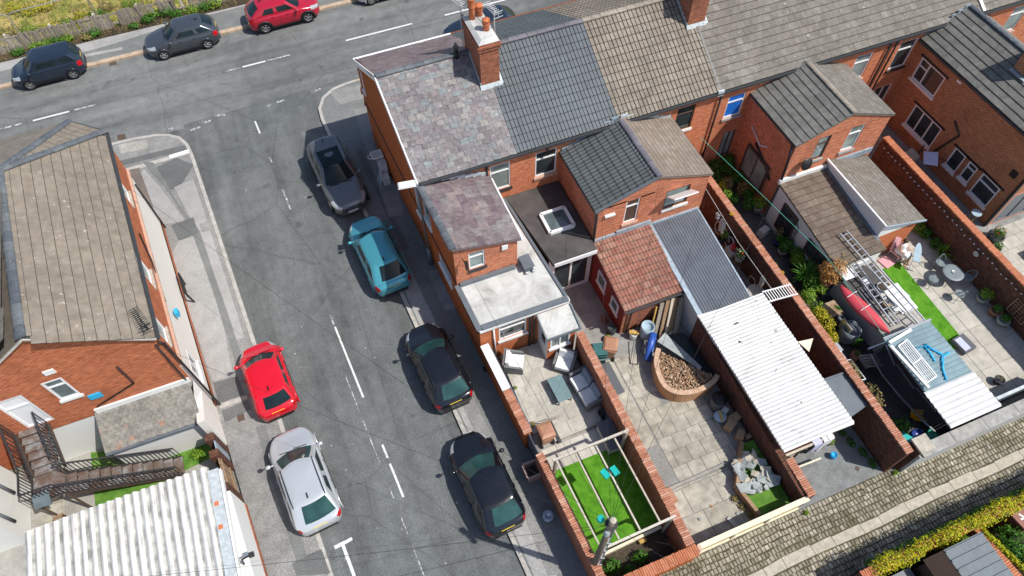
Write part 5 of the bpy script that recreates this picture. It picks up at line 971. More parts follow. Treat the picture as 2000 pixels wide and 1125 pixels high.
# fire escape
FE = thing('fire_escape', 'rusty steel fire escape stair with black balustrade behind the corner building', 'staircase', (-10.5, 13.4, 0))
nst = 11; xa, xb_, y0_, y1_ = -8.55, -11.95, 12.95, 13.72
step_me = MB().box((0, 0, 0), (0.34, 0.76, 0.04)).mesh('tread', 'steel_step')
for k in range(nst): inst('tread', step_me, Matrix.Translation((xa+(xb_-xa)*(k+0.5)/nst, (y0_+y1_)/2, 0.17*(k+1))), FE)
MB().bx(-13.0, 12.95, 2.0, -11.95, 13.95, 2.05).build('landing', 'steel_step', FE)
for k in range(6): inst('tread', step_me, Matrix.Translation((-12.45, 14.05+0.24*k, 2.15+0.18*k)) @ Matrix.Rotation(pi/2, 4, 'Z') @ Matrix.Diagonal((0.85, 1.15, 1, 1)), FE)
def balus(a, b_, n, h=0.95, r=0.014, name='balustrade'):
    a, b_ = Vector(a), Vector(b_); m = MB(); up = Vector((0, 0, h)); m.bar(a+up, b_+up, 0.05).bar(a+Vector((0, 0, 0.08)), b_+Vector((0, 0, 0.08)), 0.04)
    m.build('handrail', 'iron_black', FE)
    me = MB().box((0, 0, h/2), (0.022, 0.022, h)).mesh('baluster', 'iron_black')
    for i in range(n+1): inst('baluster', me, Matrix.Translation(a.lerp(b_, i/n)), FE)
for yy in (y0_, y1_): balus((xa, yy, 0.1), (xb_, yy, 1.98), 26); MB().bar((xa, yy, 0.05), (xb_, yy, 1.93), 0.04, 0.20).build('stringer', 'rusty', FE)
balus((-11.95, 12.95, 2.05), (-13.0, 12.95, 2.05), 8); balus((-13.0, 12.95, 2.05), (-13.0, 13.95, 2.05), 8); balus((-13.0, 13.95, 2.1), (-13.0, 15.3, 3.15), 10); balus((-11.9, 13.95, 2.1), (-11.9, 15.3, 3.15), 10)
for p in ((-13.0, 12.97), (-11.97, 12.97), (-11.97, 13.9)): MB().tube([(*p, 0.03), (*p, 2.0)], 0.045, 6).build('post', 'rusty', FE)
MB().bar((-13.0, 13.95, 2.05), (-13.0, 15.3, 3.05), 0.04, 0.18).build('stringer', 'rusty', FE); MB().bar((-11.9, 13.95, 2.05), (-11.9, 15.3, 3.05), 0.04, 0.18).build('stringer', 'rusty', FE)
cl_ = thing('glass_table_top', 'pale rounded glass sheet leaning on the fire escape landing', 'glass sheet', (-12.6, 12.85, 2.1)); MB().box((0, 0, 0.25), (0.55, 0.05, 0.5), R=Matrix.Rotation(radians(-60), 3, 'X')).build('pane', 'glass_grey', cl_, local=True)
struct('west_garden', MB().prism([(-11.9, 11.9), (-7.2, 11.9), (-7.2, 13.9), (-11.9, 15.3)], -0.02, 0.05), 'lawn_rough')
struct('west_path', MB().slab([(-14.0, 10, 0.045), (-13.1, 10, 0.045), (-12.9, 15.2, 0.045), (-13.6, 15.2, 0.045)], 0.02), 'slab')
wp = bpy.data.objects['west_path']
for k in range(9): 
    y = 10.0+k*0.62; MB().box((-13.5, y+0.3, 0.06), (0.85, 0.59, 0.03), rz=random.uniform(-.01, .01)).build('paving_slab', 'slab', wp)
struct('west_deck', MB().slab([(-13.0, 11.7, 0.06), (-11.8, 11.7, 0.06), (-11.8, 13.0, 0.06), (-13.0, 13.0, 0.06)], 0.04), 'rusty')
fw_ = thing('garden_wall', 'low brown brick wall edging the path behind the fire escape', 'wall', (-13.0, 12.3, 0)); MB().bx(-13.1, 11.6, 0, -12.85, 13.0, 0.55).build('wall', 'brick_old', fw_); coping(fw_, (-12.97, 11.6), (-12.97, 13.0), 0.30, 0.55, 'wood_brown', 0.11)
# asbestos-roofed garage
GR = thing('garage', 'long garage with white weathered corrugated roof at the lower left', 'garage', (-10, 8, 0))
MB().bx(-13.1, 2.0, 0, -6.8, 11.7, 2.15).build('wall', 'render_white', GR)
gr = MB().slab([(-13.22, 2, 2.2), (-6.75, 2, 2.2), (-6.75, 11.72, 2.3), (-13.22, 11.95, 2.3)], 0.05).build('roof', 'sheet_asbestos', GR)
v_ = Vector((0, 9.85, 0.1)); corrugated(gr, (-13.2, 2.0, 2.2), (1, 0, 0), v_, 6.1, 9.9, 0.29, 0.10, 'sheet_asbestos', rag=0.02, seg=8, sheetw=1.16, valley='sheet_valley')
MB().bx(-7.1, 2.0, 2.2, -6.72, 11.7, 2.36).build('roof_edge', 'lead_pale', GR); MB().bx(-6.70, 2.0, 2.2, -6.62, 11.6, 2.42).build('gutter', 'white_paint', GR)
for y in (10.35, 9.5): MB().bx(-7.05, y, 2.362, -6.9, y+0.16, 2.372).build('roof_patch', 'pot_orange', GR)
MB().bx(-12.6, 11.80, 1.9, -7.2, 11.95, 2.02).build('fascia_board', 'wood_grey', GR); MB().bar((-12.3, 11.98, 2.05), (-9.7, 11.95, 2.05), 0.14, 0.12).build('valley_gutter', 'lead_pale', GR)
yw_ = thing('boundary_wall', 'white painted wall with brick foot along the left pavement, lower left', 'wall', (-6.5, 8, 0)); q = lambda y: LB(y)+0.04
m = MB(); m.prism([(q(10.9), 10.9), (q(2), 2), (q(2)-0.45, 2), (q(10.9)-0.45, 10.9)], 0.35, 1.95).build('wall', 'render_white', yw_); MB().prism([(q(10.9)+0.03, 10.9), (q(2)+.03, 2), (q(2)-0.45, 2), (q(10.9)-0.45, 10.9)], 0.0, 0.35).build('brick_foot', 'brick_yard', yw_)
MB().tube([(q(8.2)-0.2, 8.2, 1.95), (q(8.2)-0.1, 8.2, 2.5), (q(8.2)+0.2, 8.2, 2.6)], 0.035, 6).box((q(8.2)+0.25, 8.2, 2.6), (0.16, 0.16, 0.12)).build('floodlight', 'iron_black', yw_)
gt = thing('timber_gate', 'brown timber side gate with slats between posts, left pavement', 'gate', (-6.85, 12.2, 0))
for yy in (13.3, 12.6, 11.2): MB().bx(LB(yy)-0.35, yy-0.14, 0, LB(yy)-0.02, yy+0.14, 1.75).build('post', 'brick_old', gt)
for k in range(13): MB().box((LB(12.4-k*0.09)-0.12, 12.4-k*0.09, 0.85), (0.03, 0.075, 1.5), rz=0.08).build('slat', 'wood_brown', gt)
MB().bar((LB(12.5)-0.09, 12.5, 1.35), (LB(11.3)-0.09, 11.3, 1.35), 0.05, 0.08).bar((LB(12.5)-0.09, 12.5, 0.4), (LB(11.3)-0.09, 11.3, 0.4), 0.05, 0.08).build('rail', 'wood_brown', gt) if 0 else [MB().bar((LB(12.5)-0.09, 12.5, z_), (LB(11.3)-0.09, 11.3, z_), 0.05, 0.08).build('rail', 'wood_brown', gt) for z_ in (0.4, 1.35)]
bs = thing('blue_gate', 'weathered blue sheet gate at the end of the cream screen wall', 'gate', (-6.95, 13.4, 0)); MB().prism([(LB(13.6)-0.05, 13.58), (LB(12.9)-0.05, 12.75), (LB(12.9)-0.1, 12.75), (LB(13.6)-0.1, 13.58)], 0.1, 1.6).build('panel', 'lead', bs)
# white building edge at the far left of the yard
wb = thing('outbuilding', 'white rendered flat outbuilding cut by the left edge of the picture', 'outbuilding', (-15, 13, 0)); MB().bx(-18, 12.6, 0, -14.2, 15.0, 2.2).build('wall', 'render_white', wb); MB().bx(-18, 12.5, 2.2, -14.1, 15.1, 2.3).build('roof', 'flat_concrete', wb)
for y, z in ((13.2, 2.4), (14.3, 2.4)): pipe(wb, [(-16.5, y, z), (-14.0, y-0.3, z-0.1), (-14.0, y-0.3, 1.4)], 'pipe_grey', 0.06)
wb2 = thing('neighbour_building', 'neighbouring brick building with grey roof at the left edge', 'building', (-17, 20, 0)); MB().bx(-24, 15.8, 0, -13.4, 26.8, 5.0).build('wall', 'brick_pub', wb2); MB().slab([(-24, 15.7, 5.0), (-13.3, 15.7, 5.0), (-13.3, 27, 5.0), (-24, 27, 5.0)], 0.2).build('roof', 'tile_pub_shade', wb2)
# ------------------------------------------------------------------ cars
def car(label, loc, heading, L, W, H, paint, cowl=0.27, rf=0.42, rr=0.80, rb=0.97, hood=0.70, belt=0.92, tail=0.90, glassm='car_glass', roof=None, rim='rim_alloy', rails=None, plate_r=True, plate_f=True, aer=True, blackarch=False, wr=0.31, lights='lamp_clear', pano=None, tap=0.80, group='cars parked along the streets'):
    """local axes: +y forward.  cowl/rf/rr/rb are fractions of the length from the nose"""
    c = thing('car', label, 'car', loc, heading, group); yv = lambda s: L/2-s*L
    hw = W/2; ws, wrr = 0.195, 0.80                     # wheel positions
    zs_hood = [(0.0, hood*0.82), (0.03, hood*0.93), (0.10, hood), (cowl, belt), (0.6, belt+0.02), (0.88, belt+0.03), (0.955, tail), (0.985, tail*0.93), (1.0, tail*0.80)]
    def lerp(tab, s):
        for (a, va), (b_, vb) in zip(tab, tab[1:]):
            if s <= b_: t = (s-a)/(b_-a) if b_ > a else 0; return va+(vb-va)*t
        return tab[-1][1]
    wt_ = [(0, 0.42), (0.012, 0.57), (0.03, 0.70), (0.05, 0.78), (0.075, 0.85), (0.10, 0.90), (0.13, 0.94), (0.16, 0.965), (0.25, 0.995), (0.4, 1.0), (0.75, 1.0), (0.83, 0.985), (0.90, 0.95), (0.95, 0.89), (0.97, 0.84), (0.985, 0.77), (1.0, 0.62)]
    bot = [(0, 0.30), (0.03, 0.24), (0.1, 0.2), (0.9, 0.22), (0.97, 0.27), (1, 0.33)]
    st = [0, 0.012, 0.03, 0.05, 0.075, 0.10, 0.13, 0.16, 0.19, 0.22, 0.25, 0.28, 0.33, 0.40, 0.48, 0.56, 0.64, 0.70, 0.735, 0.77, 0.80, 0.83, 0.865, 0.90, 0.925, 0.95, 0.97, 0.985, 1.0]
    sec = lambda w_, b0, t: [(w_*0.90, b0), (w_*0.965, b0+0.06), (w_*0.985, b0+(t-b0)*0.35), (w_, b0+(t-b0)*0.58), (w_*0.992, b0+(t-b0)*0.76), (w_*0.955, t-0.075), (w_*0.90, t-0.025), (w_*0.80, t), (w_*0.45, t+0.018), (0, t+0.026)]
    rows = []
    for s in st:
        w_ = hw*lerp(wt_, s); b0 = lerp(bot, s); t = lerp(zs_hood, s); half = sec(w_, b0, t)
        rows.append([(x, yv(s), z) for x, z in half] + [(-x, yv(s), z) for x, z in reversed(half[:-1])])
    n = len(rows[0]); body = MB(); lamps = {}
    V_ = [p for r in rows for p in r]
    def face(i, j): return (i*n+j, (i+1)*n+j, (i+1)*n+j+1, i*n+j+1)
    ra = wr+0.055; fb = []; arch = []; fl = {1: [], -1: []}; tl = {1: [], -1: []}; bumper_r = []
    for i in range(len(rows)-1):
        for j in range(n-1):
            q = face(i, j); ctr = [sum(V_[k][a] for k in q)/4 for a in range(3)]; s = 0.5-ctr[1]/L; side = 1 if ctr[0] > 0 else -1; jj = j if j < n//2 else n-2-j
            wheel = any(hypot(ctr[1]-yv(w_), ctr[2]-wr) < ra for w_ in (ws, wrr))
            if wheel and jj <= 3: continue
            if s < 0.115 and jj in (4, 5, 6) and s > 0.01: fl[side].append(q)
            elif s > 0.925 and s < 0.992 and jj in (3, 4, 5): tl[side].append(q)
            else: fb.append(q)
    fb.append(tuple(range(n))); k = (len(rows)-1)*n; fb.append(tuple(k+n-1-j for j in range(n)))
    # greenhouse loops
    F, S, CR = 6, 10, 3
    def loop(yf, yr, wb, zf, zr_, bowf, bowr, cr):
        pts = []; yl = yf-yr
        z = lambda y: zf+(zr_-zf)*(yf-y)/yl
        fr = wb-cr; 
        for i in range(F+1): t = -1+2*i/F; pts.append((t*fr, yf-bowf*t*t*0.8))
        y_c = yf-bowf*0.8
        for i in range(1, CR+1): a = pi/2*(1-i/(CR+1)); pts.append((fr+cr*cos(a), y_c-cr+cr*sin(a)))
        ys_, ye_ = y_c-cr, yr+bowr*0.8+cr
        for i in range(S+1): t = i/S; pts.append((wb*(1+0.015*sin(pi*t)), ys_+(ye_-ys_)*t))
        for i in range(1, CR+1): a = -pi/2*i/(CR+1); pts.append((fr+cr*cos(a), ye_+cr*sin(a)))
        for i in range(F+1): t = 1-2*i/F; pts.append((t*fr, yr+bowr*t*t*0.8))
        for i in range(1, CR+1): a = -pi/2-pi/2*i/(CR+1); pts.append((-fr+cr*cos(a), ye_+cr*sin(a)))
        for i in range(S+1): t = 1-i/S; pts.append((-wb*(1+0.015*sin(pi*t)), ys_+(ye_-ys_)*t))
        for i in range(1, CR+1): a = pi-pi/2*i/(CR+1); pts.append((-fr+cr*cos(a), y_c-cr+cr*sin(a)))
        return [(x, y, z(y)) for x, y in pts]
    zb0, zb1 = belt-0.035, belt+0.0
    lv = []; K = 5
    for k_ in range(K+1):
        t = k_/K; te = t**0.92
        yf = yv(cowl-0.02)+(yv(rf)-yv(cowl-0.02))*te; yr = yv(rb)+(yv(rr)-yv(rb))*(t**1.15)
        wb = hw*0.90+(hw*tap*0.90-hw*0.90)*(t**1.25); z0_ = zb0+(H-0.045-zb0)*t; z1_ = zb1+(H-0.075-zb1)*t
        lv.append(loop(yf, yr, wb, z0_, z1_, 0.16+0.06*(1-t), 0.07+0.05*(1-t), 0.12+0.05*t))
    for f_, dz in ((0.94, 0.022), (0.80, 0.040), (0.55, 0.055), (0.25, 0.062)):
        top = lv[K]; cx = 0; cy = sum(p[1] for p in top)/len(top); lv.append([(p[0]*f_, cy+(p[1]-cy)*f_, p[2]+dz) for p in top])
    nn = len(lv[0]); base = len(V_); V_ = V_+[p for l_ in lv for p in l_]; wsf, rwf, sw, roofF = [], [], {(1, 0): [], (1, 1): [], (-1, 0): [], (-1, 1): []}, []
    i_side = F+CR; i_rear = F+CR+1+S+CR; i_l = i_rear+F+CR+1
    for k_ in range(len(lv)-1):
        for i in range(nn):
            a = base+k_*nn+i; b_ = base+k_*nn+(i+1) % nn; q = (b_, a, a+nn, b_+nn)
            if k_ < K:
                if i < F and k_ >= 0: wsf.append(q); continue
                if i_side+1 <= i < i_side+S and k_ in (1, 2, 3):
                    m_ = i-i_side
                    if m_ == 5 or m_ >= 9: fb.append(q)
                    else: sw[(1, 0 if m_ < 5 else 1)].append(q)
                    continue
                if i_rear <= i < i_rear+F+0 and 1 <= k_ < K: rwf.append(q); continue
                if i_l+1 <= i < i_l+S and k_ in (1, 2, 3):
                    m_ = S-1-(i-i_l)
                    if m_ == 5 or m_ >= 9 or m_ < 0: fb.append(q)
                    else: sw[(-1, 0 if m_ < 5 else 1)].append(q)
                    continue
                fb.append(q)
            else: roofF.append(q)
    last = base+(len(lv)-1)*nn; roofF.append(tuple(last+nn-1-i for i in range(nn)))
    def sub(faces, name, mat, parent, sm=True):
        if not faces: return None
        ids = sorted({i for f in faces for i in f}); mp = {a: b_ for b_, a in enumerate(ids)}; m = MB(); m.add([V_[i] for i in ids], [tuple(mp[i] for i in f) for f in faces]); return m.build(name, mat, parent, sm, local=True)
    bo = sub(fb, 'body', paint, c); sub(roofF, 'roof', roof or paint, c); sub(wsf, 'windscreen', glassm, c); sub(rwf, 'rear_window', 'car_glass' if glassm == 'car_glass' else glassm, c)
    for k_, v in sw.items(): sub(v, 'side_window', 'car_glass', c)
    for sd_ in (1, -1): sub(fl[sd_], 'headlight', lights, c); sub(tl[sd_], 'taillight', 'lamp_red', c)
    MB().box((0, 0, 0.40), (W*0.74, L*0.86, 0.42)).build('underbody', 'trim_black', c, local=True)
    def wheel(x, y):
        sd_ = 1 if x > 0 else -1; m = MB().lathe((x, y, wr), [(wr*0.55, -0.10*sd_), (wr*0.93, -0.10*sd_), (wr, -0.06*sd_), (wr, 0.06*sd_), (wr*0.93, 0.10*sd_), (wr*0.66, 0.10*sd_), (wr*0.64, 0.04*sd_)], 20, 'X'); w_ = m.build('wheel', 'rubber', c, True, local=True)
        r_ = MB(); xo = x+sd_*0.075; r_.tube([(xo-sd_*0.01, y+wr*0.62*cos(2*pi*k_/18), wr+wr*0.62*sin(2*pi*k_/18)) for k_ in range(19)], 0.022, 6, False)
        for k_ in range(5):
            a = 2*pi*k_/5; d = Vector((0, cos(a), sin(a))); r_.bar(Vector((xo, y, wr))+d*0.02, Vector((xo, y, wr))+d*wr*0.62, 0.06, 0.02, upv_=(1, 0, 0))
        r_.lathe((xo, y, wr), [(0.045, -0.02), (0.045, 0.015), (0.02, 0.02)], 10, 'X'); r_.build('rim', rim, w_, local=True)
    for sx in (1, -1):
        for s in (ws, wrr): wheel(sx*(hw-0.115), yv(s))
        for s in (ws, wrr):   # arch lip
            m = MB(); P = [(sx*(hw-0.012), yv(s)+ra*1.0*cos(radians(a)), wr+ra*1.0*sin(radians(a))) for a in range(-15, 196, 14)]; m.tube(P, 0.032 if not blackarch else 0.06, 6).build('wheel_arch', 'trim_black' if blackarch else paint, c, True, local=True)
        my = yv(cowl+0.065); mz = belt+0.06
        m = MB().tube([(sx*hw*0.88, my, mz-0.04), (sx*(hw+0.05), my, mz)], 0.025, 6); m.lathe((sx*(hw+0.11), my, mz), [(0.03, -0.10), (0.075, -0.07), (0.085, 0.0), (0.07, 0.07), (0.02, 0.10)], 10, 'X'); m.build('mirror', paint, c, True, local=True)
        for s in (0.46, 0.66): MB().box((sx*hw*0.995, yv(s), belt-0.10), (0.03, 0.16, 0.03)).build('door_handle', 'rim_alloy' if paint in ('paint_silver',) else paint, c, local=True)
        for s0 in (0.40, 0.57): MB().box((sx*hw*0.996, yv(s0+0.0), 0.62), (0.012, 0.008, 0.42)).build('door_seam', 'trim_black', c, local=True)
        if rails: P = [(sx*hw*tap*0.80, yv(rf+0.03+(rr-rf-0.05)*t), H-0.03+0.055*sin(pi*min(1, max(0, t)))**0.3 if 0 < t < 1 else H-0.05) for t in [i/8 for i in range(9)]]; MB().tube(P, 0.018, 6).build('roof_rail', rails, c, True, local=True)
        MB().box((sx*hw*0.975, 0, 0.27), (0.03, L*0.40, 0.07)).build('sill_trim', 'trim_black', c, local=True)
    def dec(y, z, wd, ht, mat, name, tilt): MB().box((0, y, z), (wd, 0.02, ht), R=Matrix.Rotation(radians(tilt), 3, 'X')).build(name, mat, c, local=True)
    if plate_r: dec(-L/2+0.055, tail*0.86, 0.52, 0.115, 'plate_yellow', 'number_plate', 36)
    if plate_f: dec(L/2+0.004, 0.46, 0.50, 0.11, 'plate_white', 'number_plate', 0)
    dec(L/2-0.015, 0.56, W*0.46, 0.12, 'trim_black', 'grille', -14)
    MB().box((0, -L/2+0.02, 0.36), (W*0.62, 0.06, 0.16)).build('bumper_insert', 'trim_black', c, local=True)
    ww = lv[0]; MB().bar((hw*0.05, yv(cowl-0.02)-0.07, belt+0.015), (hw*0.62, yv(cowl-0.02)-0.17, belt+0.03), 0.025, 0.02).bar((-hw*0.55, yv(cowl-0.02)-0.10, belt+0.02), (-hw*0.02, yv(cowl-0.02)-0.08, belt+0.02), 0.025, 0.02).build('wiper', 'trim_black', c, local=True) if 0 else None
    for x0_, x1_ in ((0.05, 0.6), (-0.55, -0.02)): MB().bar((hw*x0_, yv(cowl-0.02)-0.05, belt+0.02), (hw*x1_, yv(cowl-0.02)-0.12, belt+0.045), 0.022, 0.02).build('wiper', 'trim_black', c, local=True)
    if aer: MB().add([(-0.025, yv(rr)+0.42, H+0.0), (0.025, yv(rr)+0.42, H), (0, yv(rr)+0.22, H+0.07), (-0.025, yv(rr)+0.2, H), (0.025, yv(rr)+0.2, H)], [(0, 1, 2), (1, 4, 2), (4, 3, 2), (3, 0, 2), (0, 3, 4, 1)]).build('aerial_fin', 'trim_black', c, local=True)
    if pano:
        top = lv[K]; y0_, y1_ = yv(rf)-0.03, yv(rf+(rr-rf)*pano); MB().box((0, (y0_+y1_)/2, H+0.006), (hw*tap*1.42, abs(y0_-y1_), 0.012)).build('sunroof', 'car_glass', c, local=True)
    return c
def on_road(u0, v0, u1, v1, z=0.75):
    """nose and tail seen in the photo -> place and heading on the road"""
    a, b_ = at(u0, v0, z), at(u1, v1, z); d = a-b_; return ((a.x+b_.x)/2, (a.y+b_.y)/2), atan2(-d.x, d.y)
(px_, py_), hd = on_road(512, 676, 545, 820)
car('bright red small hatchback parked nose-up on the left side of the side road', (-4.68, 15.5, 0.05), radians(5), 3.45, 1.66, 1.48, 'paint_red', cowl=0.20, rf=0.37, rr=0.86, rb=0.985, hood=0.78, belt=0.95, tail=0.92, tap=0.86)
car('silver estate-like hatchback with red tail lights, parked below the red car on the left', (-4.24, 10.9, 0.05), radians(5.5), 4.15, 1.82, 1.50, 'paint_silver', cowl=0.24, rf=0.40, rr=0.83, rb=0.985, hood=0.74, belt=0.94, tail=0.94, glassm='car_glass_teal', rails='trim_black', tap=0.82)
car('glossy black hatchback parked on the right, third car down the side road', (1.95, 13.5, 0.04), radians(3.6), 4.0, 1.76, 1.47, 'paint_black', cowl=0.25, rf=0.42, rr=0.84, rb=0.98, hood=0.72, belt=0.92, tail=0.93, glassm='car_glass_teal', aer=False, rails='trim_black')
car('glossy black hatchback nearest the camera, below the other black one', (2.06, 8.2, 0.04), radians(3.6), 4.0, 1.76, 1.46, 'paint_black', cowl=0.26, rf=0.44, rr=0.82, rb=0.98, hood=0.72, belt=0.91, tail=0.90, glassm='car_glass_teal', aer=False)
car('metallic turquoise saloon-like hatchback parked between grey and black cars', (1.28, 19.88, 0.04), radians(4), 4.35, 1.80, 1.44, 'paint_teal', cowl=0.25, rf=0.36, rr=0.80, rb=0.96, hood=0.76, belt=0.93, tail=0.95, glassm='car_glass')
ag = car('dark grey sports utility car with black panoramic roof, facing down the side road', (0.70, 25.1, 0.04), radians(184.5), 4.5, 1.88, 1.58, 'paint_grey', cowl=0.30, rf=0.47, rr=0.93, rb=0.985, hood=0.90, belt=1.05, tail=1.02, blackarch=True, wr=0.36, pano=0.55)
for k_ in range(4): MB().lathe((-0.165+0.11*k_, 2.24, 0.66), [(0.062, -0.01), (0.078, -0.01), (0.078, 0.012), (0.062, 0.012)], 14, 'Y').build('emblem_ring', 'rim_alloy', ag, local=True)
car('dark navy boxy hatchback at the far left of the main road', (-12.15, 39.1, 0.04), radians(91), 3.75, 1.66, 1.50, 'paint_navy', cowl=0.22, rf=0.33, rr=0.90, rb=0.99, hood=0.82, belt=1.0, tail=1.0, tap=0.9, aer=False)
car('gunmetal grey hatchback on the main road, second from the left', (-4.9, 38.88, 0.04), radians(91), 4.05, 1.76, 1.46, 'paint_gunmetal', cowl=0.28, rf=0.42, rr=0.84, rb=0.985, hood=0.82, belt=0.98, tail=0.98, rim='galv')
car('crimson crossover on the far side of the main road', (0.95, 39.02, 0.04), radians(-89), 4.2, 1.8, 1.55, 'paint_crimson', cowl=0.26, rf=0.40, rr=0.83, rb=0.985, hood=0.90, belt=1.02, tail=1.02, blackarch=True, wr=0.35)
car('white hatchback cut off by the top edge of the picture', (7.35, 39.2, 0.04), radians(91), 4.0, 1.75, 1.5, 'paint_white', cowl=0.26, rf=0.42, rr=0.84, rb=0.985, hood=0.84, belt=1.0, tail=1.0)
car('dark blue car half hidden behind the end house roof and chimney', (11.2, 32.95, 0.04), radians(90), 4.4, 1.8, 1.5, 'paint_navy', cowl=0.26, rf=0.42, rr=0.84, rb=0.985, hood=0.84, belt=1.0, tail=1.0)
# ------------------------------------------------------------------ plants
def leaves(n, c, r, size, seed=0, shell=0.45, flat=0.0, up=0.3):
    rd = random.Random(seed); m = MB()
    for i in range(n):
        while True:
            p = Vector((rd.uniform(-1, 1), rd.uniform(-1, 1), rd.uniform(-1, 1)))
            if shell < p.length < 1: break
        lump = 0.82+0.25*sin(p.x*5+seed)*sin(p.y*4+seed*2)*cos(p.z*5)
        q = Vector((c[0]+p.x*r[0]*lump, c[1]+p.y*r[1]*lump, c[2]+p.z*r[2]*lump))
        nn = (p+Vector((rd.uniform(-.7, .7), rd.uniform(-.7, .7), rd.uniform(-.5, .7)+up))).normalized(); a = nn.cross(Vector((rd.uniform(-1, 1), rd.uniform(-1, 1), rd.uniform(-1, 1)))).normalized(); b_ = nn.cross(a); s_ = size*rd.uniform(0.6, 1.3)
        m.add([q-a*s_*0.5, q-b_*s_*0.28+nn*s_*0.06, q+a*s_*0.6, q+b_*s_*0.28+nn*s_*0.06], [(0, 1, 2, 3)])
    return m
SEED = [11]
def bush(label, loc, r, n=260, size=0.10, mat='leaf_green', name='bush', cat='bush', group=None, pot=None, flower=None, potr=0.22, poth=0.32, stem=True, extra=None):
    SEED[0] += 1; z0 = loc[2]+(poth if pot else 0); t = thing(name, label, cat, loc, group=group)
    leaves(n, (loc[0], loc[1], z0+r[2]*0.9), r, size, SEED[0]).build('foliage', mat, t)
    if flower: 
        for f in (flower if isinstance(flower, (list, tuple)) else [flower]): leaves(max(14, n//7), (loc[0], loc[1], z0+r[2]*1.05), (r[0]*0.95, r[1]*0.95, r[2]*1.0), size*0.8, SEED[0]+50+len(f), 0.85).build('flowers', f, t)
    if stem: MB().tube([(loc[0], loc[1], loc[2]+0.02), (loc[0]+0.02, loc[1], z0+r[2]*0.5), (loc[0]+0.03, loc[1]+0.02, z0+r[2])], [0.03, 0.022, 0.012], 6).build('stem', 'pole_wood', t)
    if pot: MB().lathe(loc, [(potr*0.72, 0), (potr*0.95, poth*0.85), (potr*1.05, poth*0.86), (potr*1.05, poth), (potr*0.9, poth), (potr*0.85, poth-0.05)], 14).build('pot', pot, t, True)
    return t
def spiky(label, loc, n=40, L=0.5, mat='leaf_green', cat='plant', name='spiky_plant', group=None):
    t = thing(name, label, cat, loc, group=group); m = MB(); rd = random.Random(n)
    for i in range(n):
        a = rd.uniform(0, 2*pi); e = rd.uniform(0.2, 1.2); l_ = L*rd.uniform(0.7, 1.1); d = Vector((cos(a)*cos(e), sin(a)*cos(e), sin(e))); s_ = Vector((-sin(a), cos(a), 0))*0.022; p = Vector(loc)+Vector((0, 0, 0.15)); q = p+d*l_*0.6; e_ = p+d*l_-Vector((0, 0, 0.10*l_))
        m.add([p-s_, p+s_, q+s_, q-s_, e_], [(0, 1, 2, 3), (3, 2, 4)])
    m.build('blades', mat, t); MB().tube([loc, Vector(loc)+Vector((0, 0, 0.25))], 0.04, 6).build('stem', 'pole_wood', t); return t
for i, (x, y, r_, m_, lab) in enumerate(((-8.0, 13.6, 0.3, 'leaf_bright', 'bright weeds at the foot of the fire escape'), (-8.2, 12.6, 0.3, 'leaf_dry', 'yellowing weeds beside the lowest fire escape step'), (-9.4, 12.3, 0.32, 'leaf_bright', 'weeds under the middle of the fire escape'), (-10.9, 12.5, 0.35, 'leaf_green', 'grass clump below the fire escape landing'), (-11.4, 14.3, 0.3, 'leaf_green', 'weeds under the upper flight of the fire escape'), (-13.7, 11.4, 0.28, 'leaf_dry', 'dry weeds beside the garage corner on the path'))): bush(lab, (x, y, 0.04), (r_*1.3, r_, r_*0.45), 240, 0.08, m_, stem=False, name='weed', cat='weed', group='weeds behind the corner building')
struct('garden_pad', MB().prism([(-9.0, 13.1), (-7.4, 13.3), (-7.35, 12.2), (-8.6, 12.0)], 0.0, 0.058), 'concrete'); struct('garden_gravel', MB().prism([(-11.9, 12.9), (-11.0, 12.8), (-10.8, 11.9), (-11.9, 11.9)], 0.0, 0.056), 'pave_brown')
# ------------------------------------------------------------------ yard walls
def wall(label, a, b_, h, th, brickm, cop=None, z0=0.0, cw=None, coph=0.07, side=0, name='brick_wall', cat='wall', h2=None):
    t = thing(name, label, cat, ((a[0]+b_[0])/2, (a[1]+b_[1])/2, 0)); d = (Vector(b_)-Vector(a)).normalized(); nrm = Vector((-d.y, d.x))*th/2; A, B = Vector(a), Vector(b_)
    h2 = h if h2 is None else h2
    MB().prism([tuple(A-nrm), tuple(B-nrm), tuple(B+nrm), tuple(A+nrm)], z0, [h, h2, h2, h] if (lambda q: sum(q[i][0]*q[(i+1) % 4][1]-q[(i+1) % 4][0]*q[i][1] for i in range(4)) > 0)([tuple(A-nrm), tuple(B-nrm), tuple(B+nrm), tuple(A+nrm)]) else [h, h2, h2, h]).build('wall', brickm, t)
    if cop: coping(t, a, b_, cw or th+0.04, h, cop, h=coph)
    return t
wl0 = wall('orange brick yard wall beside the right pavement, part below the gap', (GX_(8.1)+0.13, 8.1), (GX_(3.2)+0.13, 3.2), 1.62, 0.26, 'brick_yard', 'coping_brick')
wl1 = wall('orange brick yard wall beside the right pavement, upper part with white coping slabs', (GX_(13.15)+0.11, 13.15), (GX_(9.0)+0.11, 9.0), 1.58, 0.22, 'brick_gable', None)
for y0_, y1_ in ((13.1, 12.3), (12.28, 10.95)): MB().box((GX_((y0_+y1_)/2)+0.11, (y0_+y1_)/2, 1.63), (0.34, y0_-y1_, 0.09), rz=0.051).build('coping_slab', 'white_paint', wl1)
coping(wl1, (GX_(10.9)+0.11, 10.9), (GX_(9.0)+0.11, 9.0), 0.34, 1.58); MB().bar((GX_(13)+0.30, 13.05, 0.95), (GX_(9.2)+0.30, 9.2, 0.95), 0.04, 1.4).build('inner_board', 'edge_grey', wl1)
fs = thing('fence_panel', 'dark grey slatted fence panel filling the gap in the pavement wall', 'fence', (GX_(8.55)+0.1, 8.55, 0))
